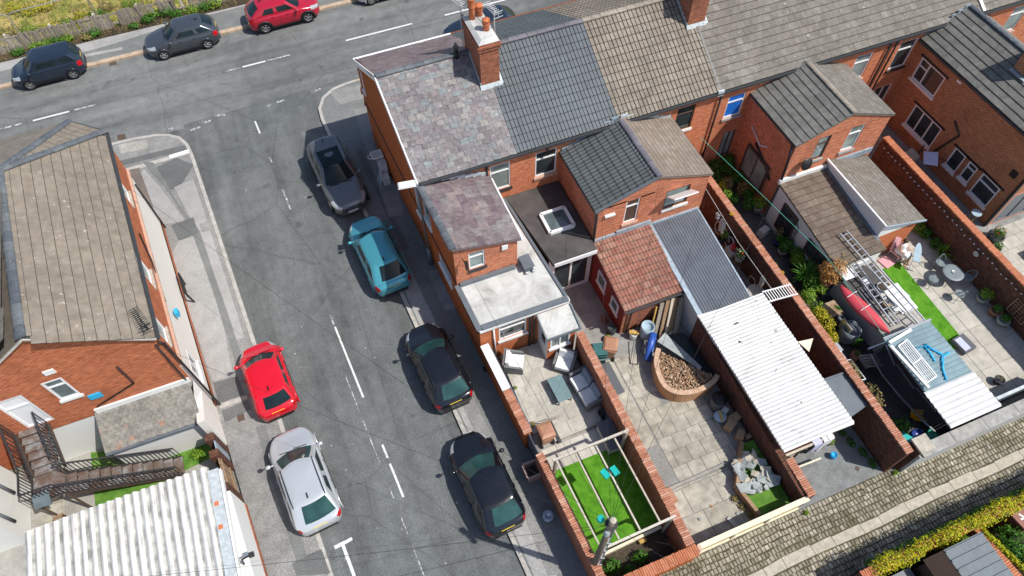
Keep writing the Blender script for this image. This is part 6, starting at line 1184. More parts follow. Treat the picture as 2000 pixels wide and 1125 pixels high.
for k in range(9): MB().box((GX_(8.95-k*0.1)+0.12, 8.95-k*0.1, 0.85), (0.03, 0.085, 1.5), rz=0.05).build('slat', 'store_grey', fs)
wall('brick wall dividing the sofa yard from the yard with the half-round planter', (7.66, 12.1), (7.66, 3.15), 1.78, 0.24, 'brick_yard', 'coping_brick', cw=0.33)
wall('orange brick end wall of the sofa yard on the cobbled alley', (4.35, 2.98), (7.95, 2.98), 1.32, 0.25, 'brick_gable', 'coping_orange', cw=0.40)
wall('mossy old brick wall under the white sheet roof beside the planter', (12.55, 10.9), (12.55, 3.2), 1.75, 0.28, 'brick_old', None, h2=1.25)
W2 = wall('low coped end of the old brick wall beside the concrete ramp', (12.72, 4.55), (12.72, 3.05), 1.30, 0.26, 'brick_old', 'coping_brick', cw=0.32)
wall('long tall old brick wall with pale brick coping right of the white shed', (16.55, 17.3), (16.55, 2.95), 2.0, 0.26, 'brick_old', 'coping_brick', cw=0.32)
wall('tall old brick wall with orange coping and string lights, far right', (25.75, 16.2), (25.75, 3.0), 2.0, 0.26, 'brick_old', 'coping_orange', cw=0.34)
wall('low brick garden wall behind the far right wall', (27.2, 18.6), (27.2, 11.2), 0.35, 0.22, 'stone_grey', None)
ew = wall('grey rendered end wall with flat coping along the cobbled alley', (17.05, 2.85), (34, 2.85), 1.6, 0.30, 'render_grey', None); 
for k in range(11): MB().box((17.9+k*1.5, 2.88, 1.64), (1.48, 0.46, 0.08)).build('coping_slab', 'stone_grey', ew)
MB().prism([(17.05, 2.7), (17.9, 2.7), (17.9, 3.0), (17.05, 3.0)], 1.6, 1.601).build('cap', 'stone_grey', ew); MB().box((17.2, 3.05, 1.0), (0.5, 0.5, 2.0)).build('pier', 'brick_old', ew); MB().box((17.2, 3.05, 2.04), (0.62, 0.6, 0.1)).build('pier_cap', 'stone_pale', ew)
bw = wall('low grey block wall between the ladder yard and the green turf strip', (21.25, 11.1), (21.25, 3.1), 0.85, 0.28, 'render_grey', None)
for k in range(9): MB().box((21.25, 10.7-k*0.88, 0.89), (0.34, 0.86, 0.08)).build('coping_slab', 'stone_grey', bw)
cf = thing('timber_gates', 'cream and ochre boarded double gates closing the planter yard to the alley', 'gate', (10.2, 3.05, 0))
for x0_, x1_ in ((8.1, 9.55), (9.6, 11.0), (11.05, 12.5)):
    MB().bx(x0_, 3.02, 0.08, x1_, 3.07, 1.15).build('gate_board', 'ochre_board', cf); MB().bx(x0_, 2.96, 0.08, x1_, 3.02, 0.25).build('bottom_rail', 'cream_paint', cf)
    MB().bx(x0_, 2.97, 0.25, x0_+0.12, 3.02, 1.1).build('stile', 'cream_paint', cf)
MB().bx(8.0, 2.95, 1.12, 12.6, 3.14, 1.24).build('top_rail', 'cream_paint', cf); MB().bx(7.98, 2.9, 0, 8.1, 3.1, 1.35).build('post', 'stone_sill', cf)
# ------------------------------------------------------------------ sofa yard
struct('patio', MB().prism([(4.55, 13.15), (7.5, 13.15), (7.5, 8.85), (5.2, 8.8), (5.2, 9.4), (4.5, 9.4)], 0.0, 0.16), 'slab_pale')
pt = bpy.data.objects['patio']; rd = random.Random(5); y = 8.9
slabme = MB().box((0, 0, 0), (1, 1, 0.025)).mesh('paving_slab', 'slab_pale'); slab_g = MB().box((0, 0, 0), (1, 1, 0.03)).mesh('paving_slab', 'slab')
def lay(parent, x0, x1, y0, y1, w_, h_, z, me, bond=0.0, skip=None, gap=0.02, vary=0.0):
    r = 0; y = y0
    while y < y1-0.1:
        hh = min(h_*(1+rd.uniform(-vary, vary)), y1-y); x = x0-(bond*w_ if r % 2 else 0)
        while x < x1-0.05:
            ww = w_*(1+rd.uniform(-vary, vary)); a, b_ = max(x, x0), min(x+ww, x1)
            if b_-a > 0.12 and not (skip and skip((a+b_)/2, y+hh/2)): inst('paving_slab', me, Matrix.Translation(((a+b_)/2, y+hh/2, z+rd.uniform(-.003, .003))) @ Matrix.Rotation(rd.uniform(-.004, .004), 4, 'Z') @ Matrix.Diagonal((b_-a-gap, hh-gap, 1, 1)), parent)
            x += ww
        y += hh; r += 1
lay(pt, 4.62, 7.42, 9.42, 13.1, 0.62, 0.55, 0.165, slabme, 0.5, vary=0.35); lay(pt, 5.25, 7.42, 8.9, 9.42, 0.7, 0.52, 0.165, slabme)
struct('lower_patio', MB().prism([(4.5, 9.4), (5.2, 9.4), (5.2, 8.8), (7.5, 8.8), (7.5, 7.3), (4.45, 7.3)], 0.0, 0.05), 'concrete'); lay(bpy.data.objects['lower_patio'], 4.55, 7.0, 7.5, 8.75, 0.6, 0.6, 0.055, slabme)
struct('artificial_turf', MB().prism([(4.62, 7.75), (7.5, 7.75), (7.5, 4.35), (4.72, 4.35)], 0.03, 0.075), 'turf'); struct('yard_bed', MB().prism([(4.6, 4.3), (7.5, 4.3), (7.5, 3.1), (4.7, 3.1)], 0.02, 0.1), 'soil')
def armchair(label, loc, rz, n=1, group='garden lounge seats with cushions'):
    w_ = 0.78*n if n > 1 else 0.80; t = thing('garden_sofa' if n > 1 else 'garden_armchair', label, 'sofa' if n > 1 else 'armchair', loc, rz, group)
    for sx in (-1, 1):
        MB().add([(sx*(w_/2-.06), -.36, .05), (sx*w_/2, -.36, .05), (sx*w_/2, .40, .05), (sx*(w_/2-.06), .40, .05), (sx*(w_/2-.06), -.30, .58), (sx*w_/2+sx*.03, -.30, .58), (sx*w_/2+sx*.03, .42, .66), (sx*(w_/2-.06), .42, .66)], [(3, 2, 1, 0), (4, 5, 6, 7), (0, 1, 5, 4), (1, 2, 6, 5), (2, 3, 7, 6), (3, 0, 4, 7)]).build('arm', 'rattan_grey', t, local=True)
    MB().box((0, 0.40, 0.42), (w_, 0.07, 0.72), R=Matrix.Rotation(radians(-10), 3, 'X')).build('back', 'rattan_grey', t, local=True); MB().box((0, 0, 0.20), (w_-0.1, 0.72, 0.24)).build('base', 'sofa_frame', t, local=True)
    for k in range(n):
        x = (k-(n-1)/2)*0.70; ww = 0.66
        MB().box((x, -0.03, 0.39), (ww, 0.66, 0.15), taper=0.94).build('seat_cushion', 'cushion_white', t, local=True); MB().box((x, 0.28, 0.62), (ww, 0.14, 0.42), R=Matrix.Rotation(radians(-14), 3, 'X'), taper=0.9).build('back_cushion', 'cushion_grey' if n > 1 else 'cushion_white', t, local=True)
    return t
armchair('white cushioned armchair against the orange pavement wall', (4.98, 12.45, 0.16), radians(62)); armchair('white cushioned armchair beside the glazed porch', (6.85, 11.65, 0.16), radians(-40)); armchair('two-seat sofa with white seats and grey back cushions along the dividing wall', (7.15, 10.25, 0.16), radians(-84), 2)
ct = thing('coffee_table', 'grey glass-topped garden coffee table in front of the sofa', 'table', (6.2, 10.65, 0.16), radians(2)); MB().box((0, 0, 0.40), (0.62, 1.1, 0.03)).build('table_top', 'table_glass', ct, local=True); MB().box((0, 0, 0.2), (0.5, 0.95, 0.03)).build('shelf', 'rattan_grey', ct, local=True)
for sx in (-1, 1):
    for sy in (-1, 1): MB().box((sx*0.27, sy*0.5, 0.19), (0.04, 0.04, 0.38)).build('leg', 'sofa_frame', ct, local=True)
def wheelie(label, loc, rz, mat='bin_brown', lidopen=False, group='wheelie bins'):
    t = thing('wheelie_bin', label, 'bin', loc, rz, group); MB().box((0, 0, 0.50), (0.46, 0.50, 0.90), taper=1.0).build('body', mat, t, local=True)
    b_ = MB(); b_.add([(-.20, -.22, .06), (.20, -.22, .06), (.20, .20, .06), (-.20, .20, .06), (-.27, -.29, .97), (.27, -.29, .97), (.27, .29, .97), (-.27, .29, .97)], [(3, 2, 1, 0), (4, 5, 6, 7), (0, 1, 5, 4), (1, 2, 6, 5), (2, 3, 7, 6), (3, 0, 4, 7)]); bpy.data.objects.remove(t.children[0]); b_.build('body', mat, t, local=True)
    if lidopen: MB().box((0, 0.42, 0.80), (0.58, 0.05, 0.60), R=Matrix.Rotation(radians(-25), 3, 'X')).build('lid', mat, t, local=True)
    else: MB().add([(-.30, -.33, .97), (.30, -.33, .97), (.30, .33, .97), (-.30, .33, .97), (-.29, -.31, 1.02), (.29, -.31, 1.02), (.29, .31, 1.02), (-.29, .31, 1.02), (-.2, -.2, 1.07), (.2, -.2, 1.07), (.2, .2, 1.07), (-.2, .2, 1.07)], [(3, 2, 1, 0), (0, 1, 5, 4), (1, 2, 6, 5), (2, 3, 7, 6), (3, 0, 4, 7), (4, 5, 9, 8), (5, 6, 10, 9), (6, 7, 11, 10), (7, 4, 8, 11), (8, 9, 10, 11)]).build('lid', mat, t, local=True)
    MB().tube([(-.24, .36, .95), (.24, .36, .95)], 0.02, 6).build('handle', mat, t, local=True)
    for sx in (-1, 1): MB().lathe((sx*0.24, 0.24, 0.1), [(0.03, -0.03), (0.1, -0.03), (0.1, 0.03), (0.03, 0.03)], 12, 'X').build('wheel', 'rubber', t, local=True)
    return t
wheelie('brown wheelie bin in the sofa yard beside the crossed trellis', (4.88, 9.05, 0.05), radians(180)); wheelie('brown wheelie bin near the red lean-to with its front to the camera', (8.85, 11.5, 0.05), radians(150)); wheelie('dark green wheelie bin against the dividing wall behind the brown bin', (8.35, 11.45, 0.05), radians(165), 'bin_green', True)
tr = thing('trellis', 'small crossed wooden trellis beside the brown bin on the patio', 'trellis', (5.05, 9.65, 0.16))
for k in range(7):
    MB().bar((4.75+k*0.14, 9.62, 0.18), (4.75+k*0.14+0.4 if k < 5 else 5.75, 9.62, 0.58 if k < 5 else 0.4), 0.025, 0.012).build('lath', 'wood_pale', tr); MB().bar((4.9+k*0.14, 9.635, 0.18), (4.9+k*0.14-0.4 if k > 1 else 4.65, 9.635, 0.58 if k > 1 else 0.4), 0.025, 0.012).build('lath', 'wood_pale', tr)
bush('small ochre shrub beside the brown bin on the sofa patio', (4.62, 9.75, 0.16), (0.14, 0.14, 0.16), 120, 0.06, 'leaf_dry'); bush('little green tuft on the sofa patio by the pavement wall', (4.6, 11.5, 0.16), (0.10, 0.10, 0.07), 80, 0.05, 'leaf_bright', stem=False)
for (x, y, lab) in ((7.38, 9.15, 'black plant pot by the dividing wall, nearer the sofa'), (7.4, 8.9, 'black plant pot by the dividing wall, nearer the storage box')):
    p = tag(MB().lathe((x, y, 0.05), [(0.11, 0), (0.15, 0.28), (0.16, 0.28), (0.16, 0.3), (0.13, 0.3), (0.12, 0.2)], 14).build('plant_pot', 'pot_dark', None, True), lab, 'pot', 'black plant pots')
sb = thing('storage_box', 'dark-lidded storage box under the pergola corner by the dividing wall', 'storage box', (7.2, 8.1, 0.05)); MB().bx(6.92, 7.55, 0.05, 7.48, 8.65, 0.62).build('box', 'store_side', sb); MB().bx(6.88, 7.5, 0.62, 7.5, 8.7, 0.68).build('lid', 'store_grey', sb)
tag(MB().box((5.35, 9.2, 0.11), (0.12, 1.0, 0.2)).build('planter_trough', 'pot_dark', None), 'long dark trough set in the patio step beside the brown bin', 'trough')
# pergola: beams at head height
pg = thing('pergola', 'white timber pergola frame over the artificial turf', 'pergola', (6.0, 5.8, 0)); PZ = 2.08
MB().bar((4.45, 7.53, PZ), (7.5, 7.55, PZ), 0.075, 0.11).build('beam', 'wood_pale', pg); MB().bar((4.62, 4.1, PZ), (7.58, 4.15, PZ), 0.075, 0.11).build('beam', 'wood_pale', pg)
for xa_, xb2 in ((4.56, 4.72), (5.32, 5.42), (6.12, 6.22), (6.88, 6.98)): MB().bar((xa_, 7.45, PZ+0.02), (xb2, 4.18, PZ+0.02), 0.055, 0.09).build('rafter', 'wood_pale', pg)
for x, y in ((7.4, 7.5), (7.46, 4.15), (4.62, 4.12), (4.55, 7.5)): MB().box((x, y, 1.03), (0.1, 0.1, 2.06)).build('post', 'wood_grey', pg)
lt = thing('timber_edging', 'low cream timber rail between the turf and the dark bed by the alley wall', 'timber edging', (6.2, 4.25, 0)); MB().bar((4.8, 4.22, 0.2), (7.45, 4.30, 0.2), 0.10, 0.26).build('rail', 'cream_paint', lt); MB().box((6.6, 4.12, 0.2), (0.28, 0.14, 0.1)).build('block', 'wood_yellow', lt)
for x, y, r_ in ((5.15, 3.75, 0.45), (6.25, 3.65, 0.4), (5.7, 3.4, 0.3)): bush({0.45: 'green bramble in the dark bed next to the telegraph pole', 0.4: 'green bramble in the middle of the dark bed by the alley wall', 0.3: 'low green weed against the alley end wall of the sofa yard'}[r_], (x, y, 0.08), (r_, r_*0.8, r_*0.6), 260, 0.10, 'leaf_green', group='brambles in the bed')
tag(MB().tube([(6.9, 4.05, 0.1), (7.3, 3.5, 0.9)], 0.03, 6).tube([(7.35, 4.0, 0.1), (7.35, 3.3, 1.0)], 0.025, 6).build('old_poles', 'rusty', None), 'rusty poles leaning in the corner of the dark bed', 'poles')
# insulators / teal floats hung on wires
# telegraph pole and wires
tp = thing('telegraph_pole', 'tall wooden telegraph pole with a ring of wires at the alley corner', 'telegraph pole', (4.42, 3.87, 0)); TOP = Vector((4.42, 3.87, 6.95))
MB().tube([(4.42, 3.87, 0), (4.42, 3.87, 7.0)], [0.125, 0.09], 12).build('pole', 'pole_wood', tp, True); MB().lathe((4.42, 3.87, 7.0), [(0.10, 0), (0.105, 0.03), (0.05, 0.06)], 12).build('cap', 'stone_pale', tp, True)
MB().lathe((4.42, 3.87, 6.62), [(0.17, -0.015), (0.19, -0.015), (0.19, 0.015), (0.17, 0.015)], 16).build('ring', 'iron_black', tp); MB().tube([(4.60, 3.80, 0.1), (4.56, 3.84, 6.6)], 0.035, 6).build('cable_duct', 'lamp_grey', tp)
MB().lathe((4.2, 4.1, 6.55), [(0.10, 0), (0.12, 0.1), (0.10, 0.2)], 10).build('junction_box', 'insul_teal', tp); MB().lathe((4.25, 3.75, 6.2), [(0.09, 0), (0.1, 0.1), (0.05, 0.25)], 10).build('junction_box', 'mesh_grey', tp)
for k in range(8): MB().box((4.49, 3.78, 1.6+k*0.5), (0.26, 0.03, 0.03), rz=0.7 if k % 2 else -0.4).build('step_iron', 'galv', tp)
wires = [((-7.05, 15.3, 5.5), 'overhead wire from the pole to the corner building eaves'), ((-7.6, 24.2, 4.4), 'overhead wire from the pole to the upper windows of the corner building'), ((-14, 9.5, 5.6), 'overhead wire crossing the garage roof at the lower left'), ((-14, 7.2, 5.6), 'lowest overhead wire at the lower left'), ((3.85, 15.3, 5.3), 'overhead wire from the pole to the slate wing of the end house'), ((9.9, 15.35, 4.9), 'overhead wire from the pole to the dark tiled wing'), ((12.3, 15.3, 5.4), 'overhead wire from the pole to the ridge of the twin wing'), ((14.9, 15.3, 4.9), 'overhead wire from the pole to the tan tiled wing'), ((19.2, 15.4, 4.9), 'overhead wire from the pole to the mossy tiled wing'), ((12, -6, 6.0), 'overhead wire running off the bottom of the picture')]
for (e_, lab) in wires:
    a, b_ = TOP-Vector((0, 0, 0.35)), Vector(e_); P = [a.lerp(b_, t/10)-Vector((0, 0, 0.45*4*(t/10)*(1-t/10))) for t in range(11)]
    tag(MB().tube(P, 0.0055, 4, False).build('overhead_wire', 'wire_black', None), lab, 'wire', 'overhead telephone wires')
for x, y, z, lab in ((6.15, 6.35, 2.22, 'turquoise cloth hanging over the pergola rafter'),): 
    t = thing('peg_bag', lab, 'cloth', (x, y, z)); MB().box((x-0.2, y, z), (0.22, 0.34, 0.10), rz=0.3).build('half', 'insul_teal', t); MB().box((x+0.16, y-0.02, z), (0.22, 0.34, 0.10), rz=0.2).build('half', 'insul_teal', t)
# things on the right pavement
sp = thing('square_planter', 'empty square pink-grey plant tub against the pavement wall', 'planter', (3.85, 7.95, 0.1))
for dx, dy, sx_, sy_ in ((-.26, 0, .04, .56), (.26, 0, .04, .56), (0, -.26, .48, .04), (0, .26, .48, .04)): MB().box((3.85+dx, 7.95+dy, 0.40), (sx_, sy_, 0.60)).build('side', 'pot_pink', sp)
MB().box((3.85, 7.95, 0.25), (0.47, 0.47, 0.2)).build('soil_fill', 'soil', sp); MB().bar((3.56, 7.66, 0.70), (4.14, 7.66, 0.70), 0.07, 0.06).bar((3.56, 8.24, 0.70), (4.14, 8.24, 0.70), 0.07, 0.06).bar((3.56, 7.70, 0.699), (3.56, 8.2, 0.699), 0.07, 0.06).bar((4.14, 7.70, 0.699), (4.14, 8.2, 0.699), 0.07, 0.06).build('rim', 'pot_pink', sp)
wbk = thing('water_tub', 'round translucent blue lidded tub on the pavement by the brick wall', 'tub', (3.75, 6.2, 0.1)); MB().lathe((3.75, 6.2, 0.1), [(0.17, 0), (0.20, 0.30), (0.18, 0.30)], 18).build('tub', 'board_blue', wbk, True); MB().lathe((3.75, 6.2, 0.40), [(0.22, 0), (0.22, 0.03), (0.12, 0.045), (0.10, 0.02)], 18).build('lid', 'lead', wbk, True); MB().box((3.77, 6.22, 0.46), (0.09, 0.09, 0.02)).build('label', 'white_paint', wbk)
ws_ = thing('plastic_steps', 'stack of pale plastic pet-house and stool pieces against the orange gable', 'plastic stool', (2.9, 24.6, 0.1))
MB().box((2.88, 24.3, 0.35), (0.36, 0.4, 0.5)).build('base_box', 'barrel_white', ws_); MB().box((2.92, 24.75, 0.62), (0.4, 0.42, 1.04)).build('upper_box', 'barrel_white', ws_); MB().lathe((2.92, 24.62, 1.15), [(0.12, 0), (0.12, 0.006)], 12).build('hole', 'pot_stone', ws_); MB().box((2.66, 24.45, 0.45), (0.05, 0.5, 0.75), R=Matrix.Rotation(0.25, 3, 'Y')).build('ramp', 'barrel_white', ws_)
MB().box((2.82, 25.1, 1.3), (0.52, 0.50, 0.06)).build('tray', 'pot_stone', ws_); MB().tube([(2.56, 24.9, 1.34), (2.56, 25.33, 1.34), (3.08, 25.33, 1.34), (3.08, 24.87, 1.34), (2.56, 24.87, 1.34)], 0.035, 6).build('tray_rim', 'cushion_white', ws_); MB().tube([(2.56, 24.95, 1.3), (2.38, 25.0, 1.3), (2.38, 25.2, 1.3), (2.56, 25.25, 1.3)], 0.02, 6).build('handle', 'cushion_white', ws_)
lp = thing('street_lamp', 'grey street lamp post with white flat lantern against the gable', 'street lamp', (3.37, 18.76, 0.1))
MB().tube([(3.37, 18.76, 0.1), (3.37, 18.76, 1.3)], 0.09, 12).build('base', 'lamp_grey', lp, True); MB().tube([(3.37, 18.76, 1.3), (3.37, 18.76, 5.4), (3.30, 18.78, 5.62), (3.05, 18.82, 5.68)], [0.05, 0.04, 0.035, 0.03], 10).build('post', 'lamp_grey', lp, True); MB().box((2.98, 18.84, 5.70), (0.72, 0.32, 0.09), rz=-0.15, taper=0.86).build('lantern', 'white_pvc', lp)
# ------------------------------------------------------------------ planter yard
struct('planter_yard', MB().prism([(7.9, 12.2), (12.4, 12.2), (12.4, 3.2), (7.9, 3.2)], 0.0, 0.055), 'concrete_dark'); py = bpy.data.objects['planter_yard']
lay(py, 8.95, 11.6, 5.5, 11.2, 0.62, 0.62, 0.06, slab_g, 0.5, skip=lambda x, y: x > 9.9 and y > 8.3 and hypot(x-11.7, y-10.1) < 2.3)
lay(py, 8.0, 8.95, 7.2, 11.9, 0.9, 0.85, 0.058, slab_g, 0, gap=0.012); lay(py, 8.0, 11.0, 3.3, 5.4, 1.25, 1.0, 0.057, slab_g, 0.3, gap=0.03)
tag(MB().box((9.7, 5.48, 0.10), (2.6, 0.12, 0.09), rz=0.02).build('step_edge', 'concrete', py), None)
ph = thing('half_round_planter', 'half-round brick planter full of bark chips', 'planter', (11.2, 9.6, 0))
cen = Vector((11.35, 9.65)); KP = [Vector(p) for p in ((10.62, 10.72), (10.22, 10.2), (10.02, 9.5), (10.05, 8.95), (10.4, 8.53), (11.0, 8.33), (11.6, 8.32), (12.1, 8.45), (12.36, 8.62))]; cur = []
for i in range(len(KP)-1):
    p0, p1, p2, p3 = KP[max(i-1, 0)], KP[i], KP[i+1], KP[min(i+2, len(KP)-1)]
    for k in range(3): t = k/3; cur.append(0.5*((2*p1)+(p2-p0)*t+(2*p0-5*p1+4*p2-p3)*t*t+(3*p1-p0-3*p2+p3)*t**3))
cur.append(KP[-1]); outer = [tuple(p) for p in cur]; inner = [tuple(p+(cen-p).normalized()*0.17) for p in cur]
m = MB()
for (a, b_), (c, d) in zip(zip(outer, outer[1:]), zip(inner, inner[1:])): m.prism([a, b_, d, c], 0.05, 0.78)
m.build('curved_wall', 'planter_brick', ph)
cme = MB().box((0, 0, 0), (0.21, 0.20, 0.05)).mesh('coping_brick', 'coping_pink')
for k in range(len(cur)-1): q = (cur[k]+cur[k+1])/2; dq = cur[k+1]-cur[k]; inst('coping_brick', cme, Matrix.Translation((*(q+(cen-q).normalized()*0.085), 0.805)) @ Matrix.Rotation(atan2(dq.y, dq.x), 4, 'Z') @ Matrix.Diagonal((dq.length/0.21*0.96, 1, 1, 1)), ph)
MB().prism(inner, 0.05, 0.60).build('fill', 'soil', ph)
m = MB(); rd2 = random.Random(3); cp = inner
for i in range(2600):
    x, y = rd2.uniform(10.1, 12.4), rd2.uniform(8.4, 10.7)
    if not inpoly(x, y, cp): continue
    s_ = rd2.uniform(0.03, 0.085); m.box((x, y, 0.62+rd2.uniform(0, 0.07)), (s_, s_*rd2.uniform(0.35, 0.8), 0.015), R=Euler((rd2.uniform(-.6, .6), rd2.uniform(-.6, .6), rd2.uniform(0, 6))).to_matrix())
o = m.build('bark_chips', 'bark_chips', ph); o['kind'] = 'stuff'
pd = thing('pond_sheets', 'dark rigid sheet and pale plank lying between the planter and the old wall', 'sheet', (11.9, 10.0, 0.06)); MB().slab([(11.45, 11.25, 0.40), (12.25, 11.1, 0.35), (12.38, 8.75, 0.35), (11.9, 9.3, 0.55)], 0.03).build('dark_sheet', 'pond_sheet', pd); MB().slab([(10.8, 11.0, 0.75), (11.35, 11.3, 0.62), (11.95, 9.3, 0.66), (11.85, 9.2, 0.66)], 0.03).build('pale_sheet', 'rubble_stone', pd)
MB().box((11.75, 11.35, 0.3), (0.7, 0.12, 0.1), rz=0.35).build('block', 'wood_pale', pd)
for k, (x0_, y0_, x1_, y1_, z1_, m_, wd, lab) in enumerate(((10.85, 11.55, 11.25, 12.15, 1.5, 'wood_yellow', 0.10, 'yellowish plank leaning on the red lean-to, leftmost of the planks'), (11.0, 11.4, 11.5, 12.15, 1.65, 'wood_grey', 0.26, 'weathered grey board leaning on the red lean-to'), (11.2, 11.3, 11.75, 12.15, 1.7, 'wood_brown', 0.22, 'wide brown board among the leaning planks'), (11.35, 11.15, 12.0, 12.2, 1.8, 'wood_pale', 0.15, 'pale narrow plank, tallest of the leaning planks'), (11.6, 11.2, 12.15, 12.15, 1.65, 'wood_brown', 0.26, 'dark brown board right of the pale plank'), (11.8, 11.1, 12.4, 12.1, 1.6, 'wood_grey', 0.24, 'grey-brown board leaning at the right end of the planks'))):
    tag(MB().bar((x0_, y0_, 0.1), (x1_, y1_, z1_), wd, 0.04, upv_=(0.3, -1, 0.5)).build('plank', m_, None), lab, 'plank', 'leaning planks')
def drum(label, loc, r_, h, mat, lid=None, name='drum', cat='drum', lidmat=None):
    t = thing(name, label, cat, loc); MB().lathe(loc, [(r_*0.92, 0), (r_, h*0.3), (r_*0.97, h*0.5), (r_, h*0.7), (r_*0.96, h), (r_*0.86, h), (r_*0.84, h*0.8)], 18).build('shell', mat, t, True)
    if lid: MB().lathe((loc[0], loc[1], loc[2]+h), [(r_*1.04, -0.03), (r_*1.04, 0.02), (r_*0.4, 0.05)], 18).build('lid', lid, t, True)
    else: MB().lathe((loc[0], loc[1], loc[2]+h*0.75), [(r_*0.85, 0), (r_*0.85, 0.01)], 18).build('contents', lidmat or 'soil', t)
    return t
drum('pale blue-white drum full of rubble beside the leaning planks', (10.75, 11.75, 0.06), 0.30, 0.8, 'board_blue'); drum('small white bucket in front of the red lean-to', (10.2, 11.85, 0.06), 0.17, 0.4, 'barrel_white', None, 'bucket', 'bucket'); drum('black bucket at the corner of the red lean-to', (9.45, 12.45, 0.06), 0.2, 0.4, 'pot_dark', None, 'bucket', 'bucket'); drum('dark lidded dustbin by the old wall below the planter', (11.85, 7.75, 0.06), 0.30, 0.75, 'store_grey', 'trim_black', 'dustbin', 'dustbin')
tag(MB().box((10.2, 11.85, 0.5), (0.42, 0.16, 0.08), rz=-0.5).build('wood_offcut', 'wood_yellow', None), 'short timber offcut lying across the white bucket', 'timber'); 
tb = thing('tarpaulin_roll', 'bright blue tarpaulin roll on a folded black frame', 'tarpaulin', (10.55, 11.0, 0.06)); MB().tube([(10.1, 10.55, 0.35), (10.55, 11.05, 0.6), (10.85, 11.4, 0.75)], [0.10, 0.17, 0.14], 10).build('roll', 'tarp_blue', tb, True); MB().tube([(10.25, 10.5, 0.2), (10.9, 11.25, 0.5)], 0.05, 8).build('pole', 'tarp_blue', tb)
fr_ = thing('folded_frame', 'folded black metal frame lying on the slabs left of the blue roll', 'frame', (10.0, 11.0, 0.1)); MB().bar((9.5, 10.75, 0.1), (10.1, 11.6, 0.35), 0.03).build('bar', 'iron_black', fr_); MB().bar((9.8, 10.6, 0.1), (10.4, 11.45, 0.35), 0.03).build('bar', 'iron_black', fr_); MB().bar((9.5, 10.75, 0.1), (9.8, 10.6, 0.1), 0.03).build('bar', 'iron_black', fr_)
gs = thing('storage_bench', 'grey-lidded garden storage bench along the dividing wall', 'storage box', (8.25, 10.2, 0.05)); MB().bx(7.98, 9.6, 0.05, 8.52, 10.9, 0.55).build('box', 'store_side', gs); MB().bx(7.94, 9.52, 0.55, 8.56, 10.98, 0.61).build('lid', 'store_grey', gs)
for k in range(12): MB().bx(8.52, 9.62+k*0.105, 0.08, 8.53, 9.70+k*0.105, 0.52).build('slat', 'store_side', gs)
tag(MB().lathe((9.15, 12.15, 0.1), [(0.16, 0), (0.19, 0.1), (0.12, 0.18), (0.0, 0.2)], 14).build('stone_ball', 'leaf_dry', None, True), 'small round stone ornament near the brown bin', 'ornament'); bush('dark red bush against the red painted lean-to wall', (9.45, 13.0, 0.05), (0.28, 0.28, 0.3), 200, 0.07, 'sign_brown')
pl = thing('lidded_pail', 'white pail with a brown strap lying beside the dustbin', 'pail', (11.75, 7.2, 0.06)); MB().lathe((11.65, 7.2, 0.3), [(0.2, 0), (0.26, 0.1), (0.24, 0.14)], 16).build('bowl', 'board_blue', pl, True); MB().box((11.95, 7.35, 0.35), (0.3, 0.22, 0.14), rz=0.4).build('tank', 'barrel_white', pl); MB().box((11.66, 7.2, 0.45), (0.12, 0.44, 0.02), rz=-0.3).build('strap', 'wood_yellow', pl)
for i, (x, y, s_, rz, lab) in enumerate(((11.85, 6.75, 0.42, 0.5, 'largest brown cardboard box of the pile by the old wall'), (12.15, 6.95, 0.4, 0.2, 'cardboard box touching the old wall at the top of the pile'), (12.0, 6.25, 0.36, 0.8, 'lower cardboard box of the pile, near the rubble bed'), (12.3, 6.1, 0.22, 0.1, 'smallest cardboard box at the foot of the pile'))):
    t = thing('cardboard_box', lab, 'box', (x, y, 0.05), rz, 'cardboard boxes'); MB().box((0, 0, s_*0.45), (s_, s_*0.8, s_*0.9)).build('carton', 'box_card', t, local=True); MB().box((s_*0.62, 0, s_*0.86), (s_*0.32, s_*0.75, 0.01), R=Matrix.Rotation(0.5, 3, 'Y')).build('flap', 'box_card', t, local=True)
rb = thing('rubble_bed', 'curved timber-edged bed heaped with broken grey slabs', 'raised bed', (11.5, 4.9, 0))
for a, b_ in (((11.85, 5.95), (11.2, 5.1)), ((11.2, 5.1), (10.75, 4.5)), ((10.75, 4.5), (10.95, 3.3))): MB().bar((*a, 0.28), (*b_, 0.28), 0.14, 0.46).build('edging', 'wood_brown', rb)
MB().prism([(11.9, 5.9), (11.25, 5.05), (10.85, 4.45), (11.0, 3.3), (12.35, 3.3), (12.38, 5.9)], 0.05, 0.30).build('bed_soil', 'lawn_rough', rb)
for i in range(34):
    x, y = rd2.uniform(11.1, 12.25), rd2.uniform(4.0, 5.4); s_ = rd2.uniform(0.10, 0.32); n_ = rd2.choice((4, 5)); q = [(s_*rd2.uniform(0.6, 1.2)*cos(2*pi*k/n_+i), s_*rd2.uniform(0.6, 1.2)*sin(2*pi*k/n_+i)) for k in range(n_)]; m = MB().prism(q, -0.03, 0.03); R_m = Euler((rd2.uniform(-.35, .35), rd2.uniform(-.35, .35), 0)).to_matrix(); m.v = [tuple(R_m @ Vector(v) + Vector((x, y, 0.40+rd2.uniform(0, 0.15)))) for v in m.v]; m.build('broken_slab', 'rubble_stone' if i % 3 else 'stone_pale', rb)
MB().slab([(10.7, 4.6, 0.58), (11.6, 4.35, 0.52), (11.5, 3.95, 0.45), (10.72, 4.25, 0.55)], 0.05).build('broken_slab', 'rubble_stone', rb)
for k in range(3): bush(('dry brown weeds at the foot of the timber-edged bed', 'dry weeds nearest the ochre gates', 'tuft of dry weeds below the bed edge')[k], (10.55+0.1*k, 4.2-k*0.35, 0.05), (0.18, 0.2, 0.12), 110, 0.07, 'leaf_dry', stem=False, group='dry weeds')
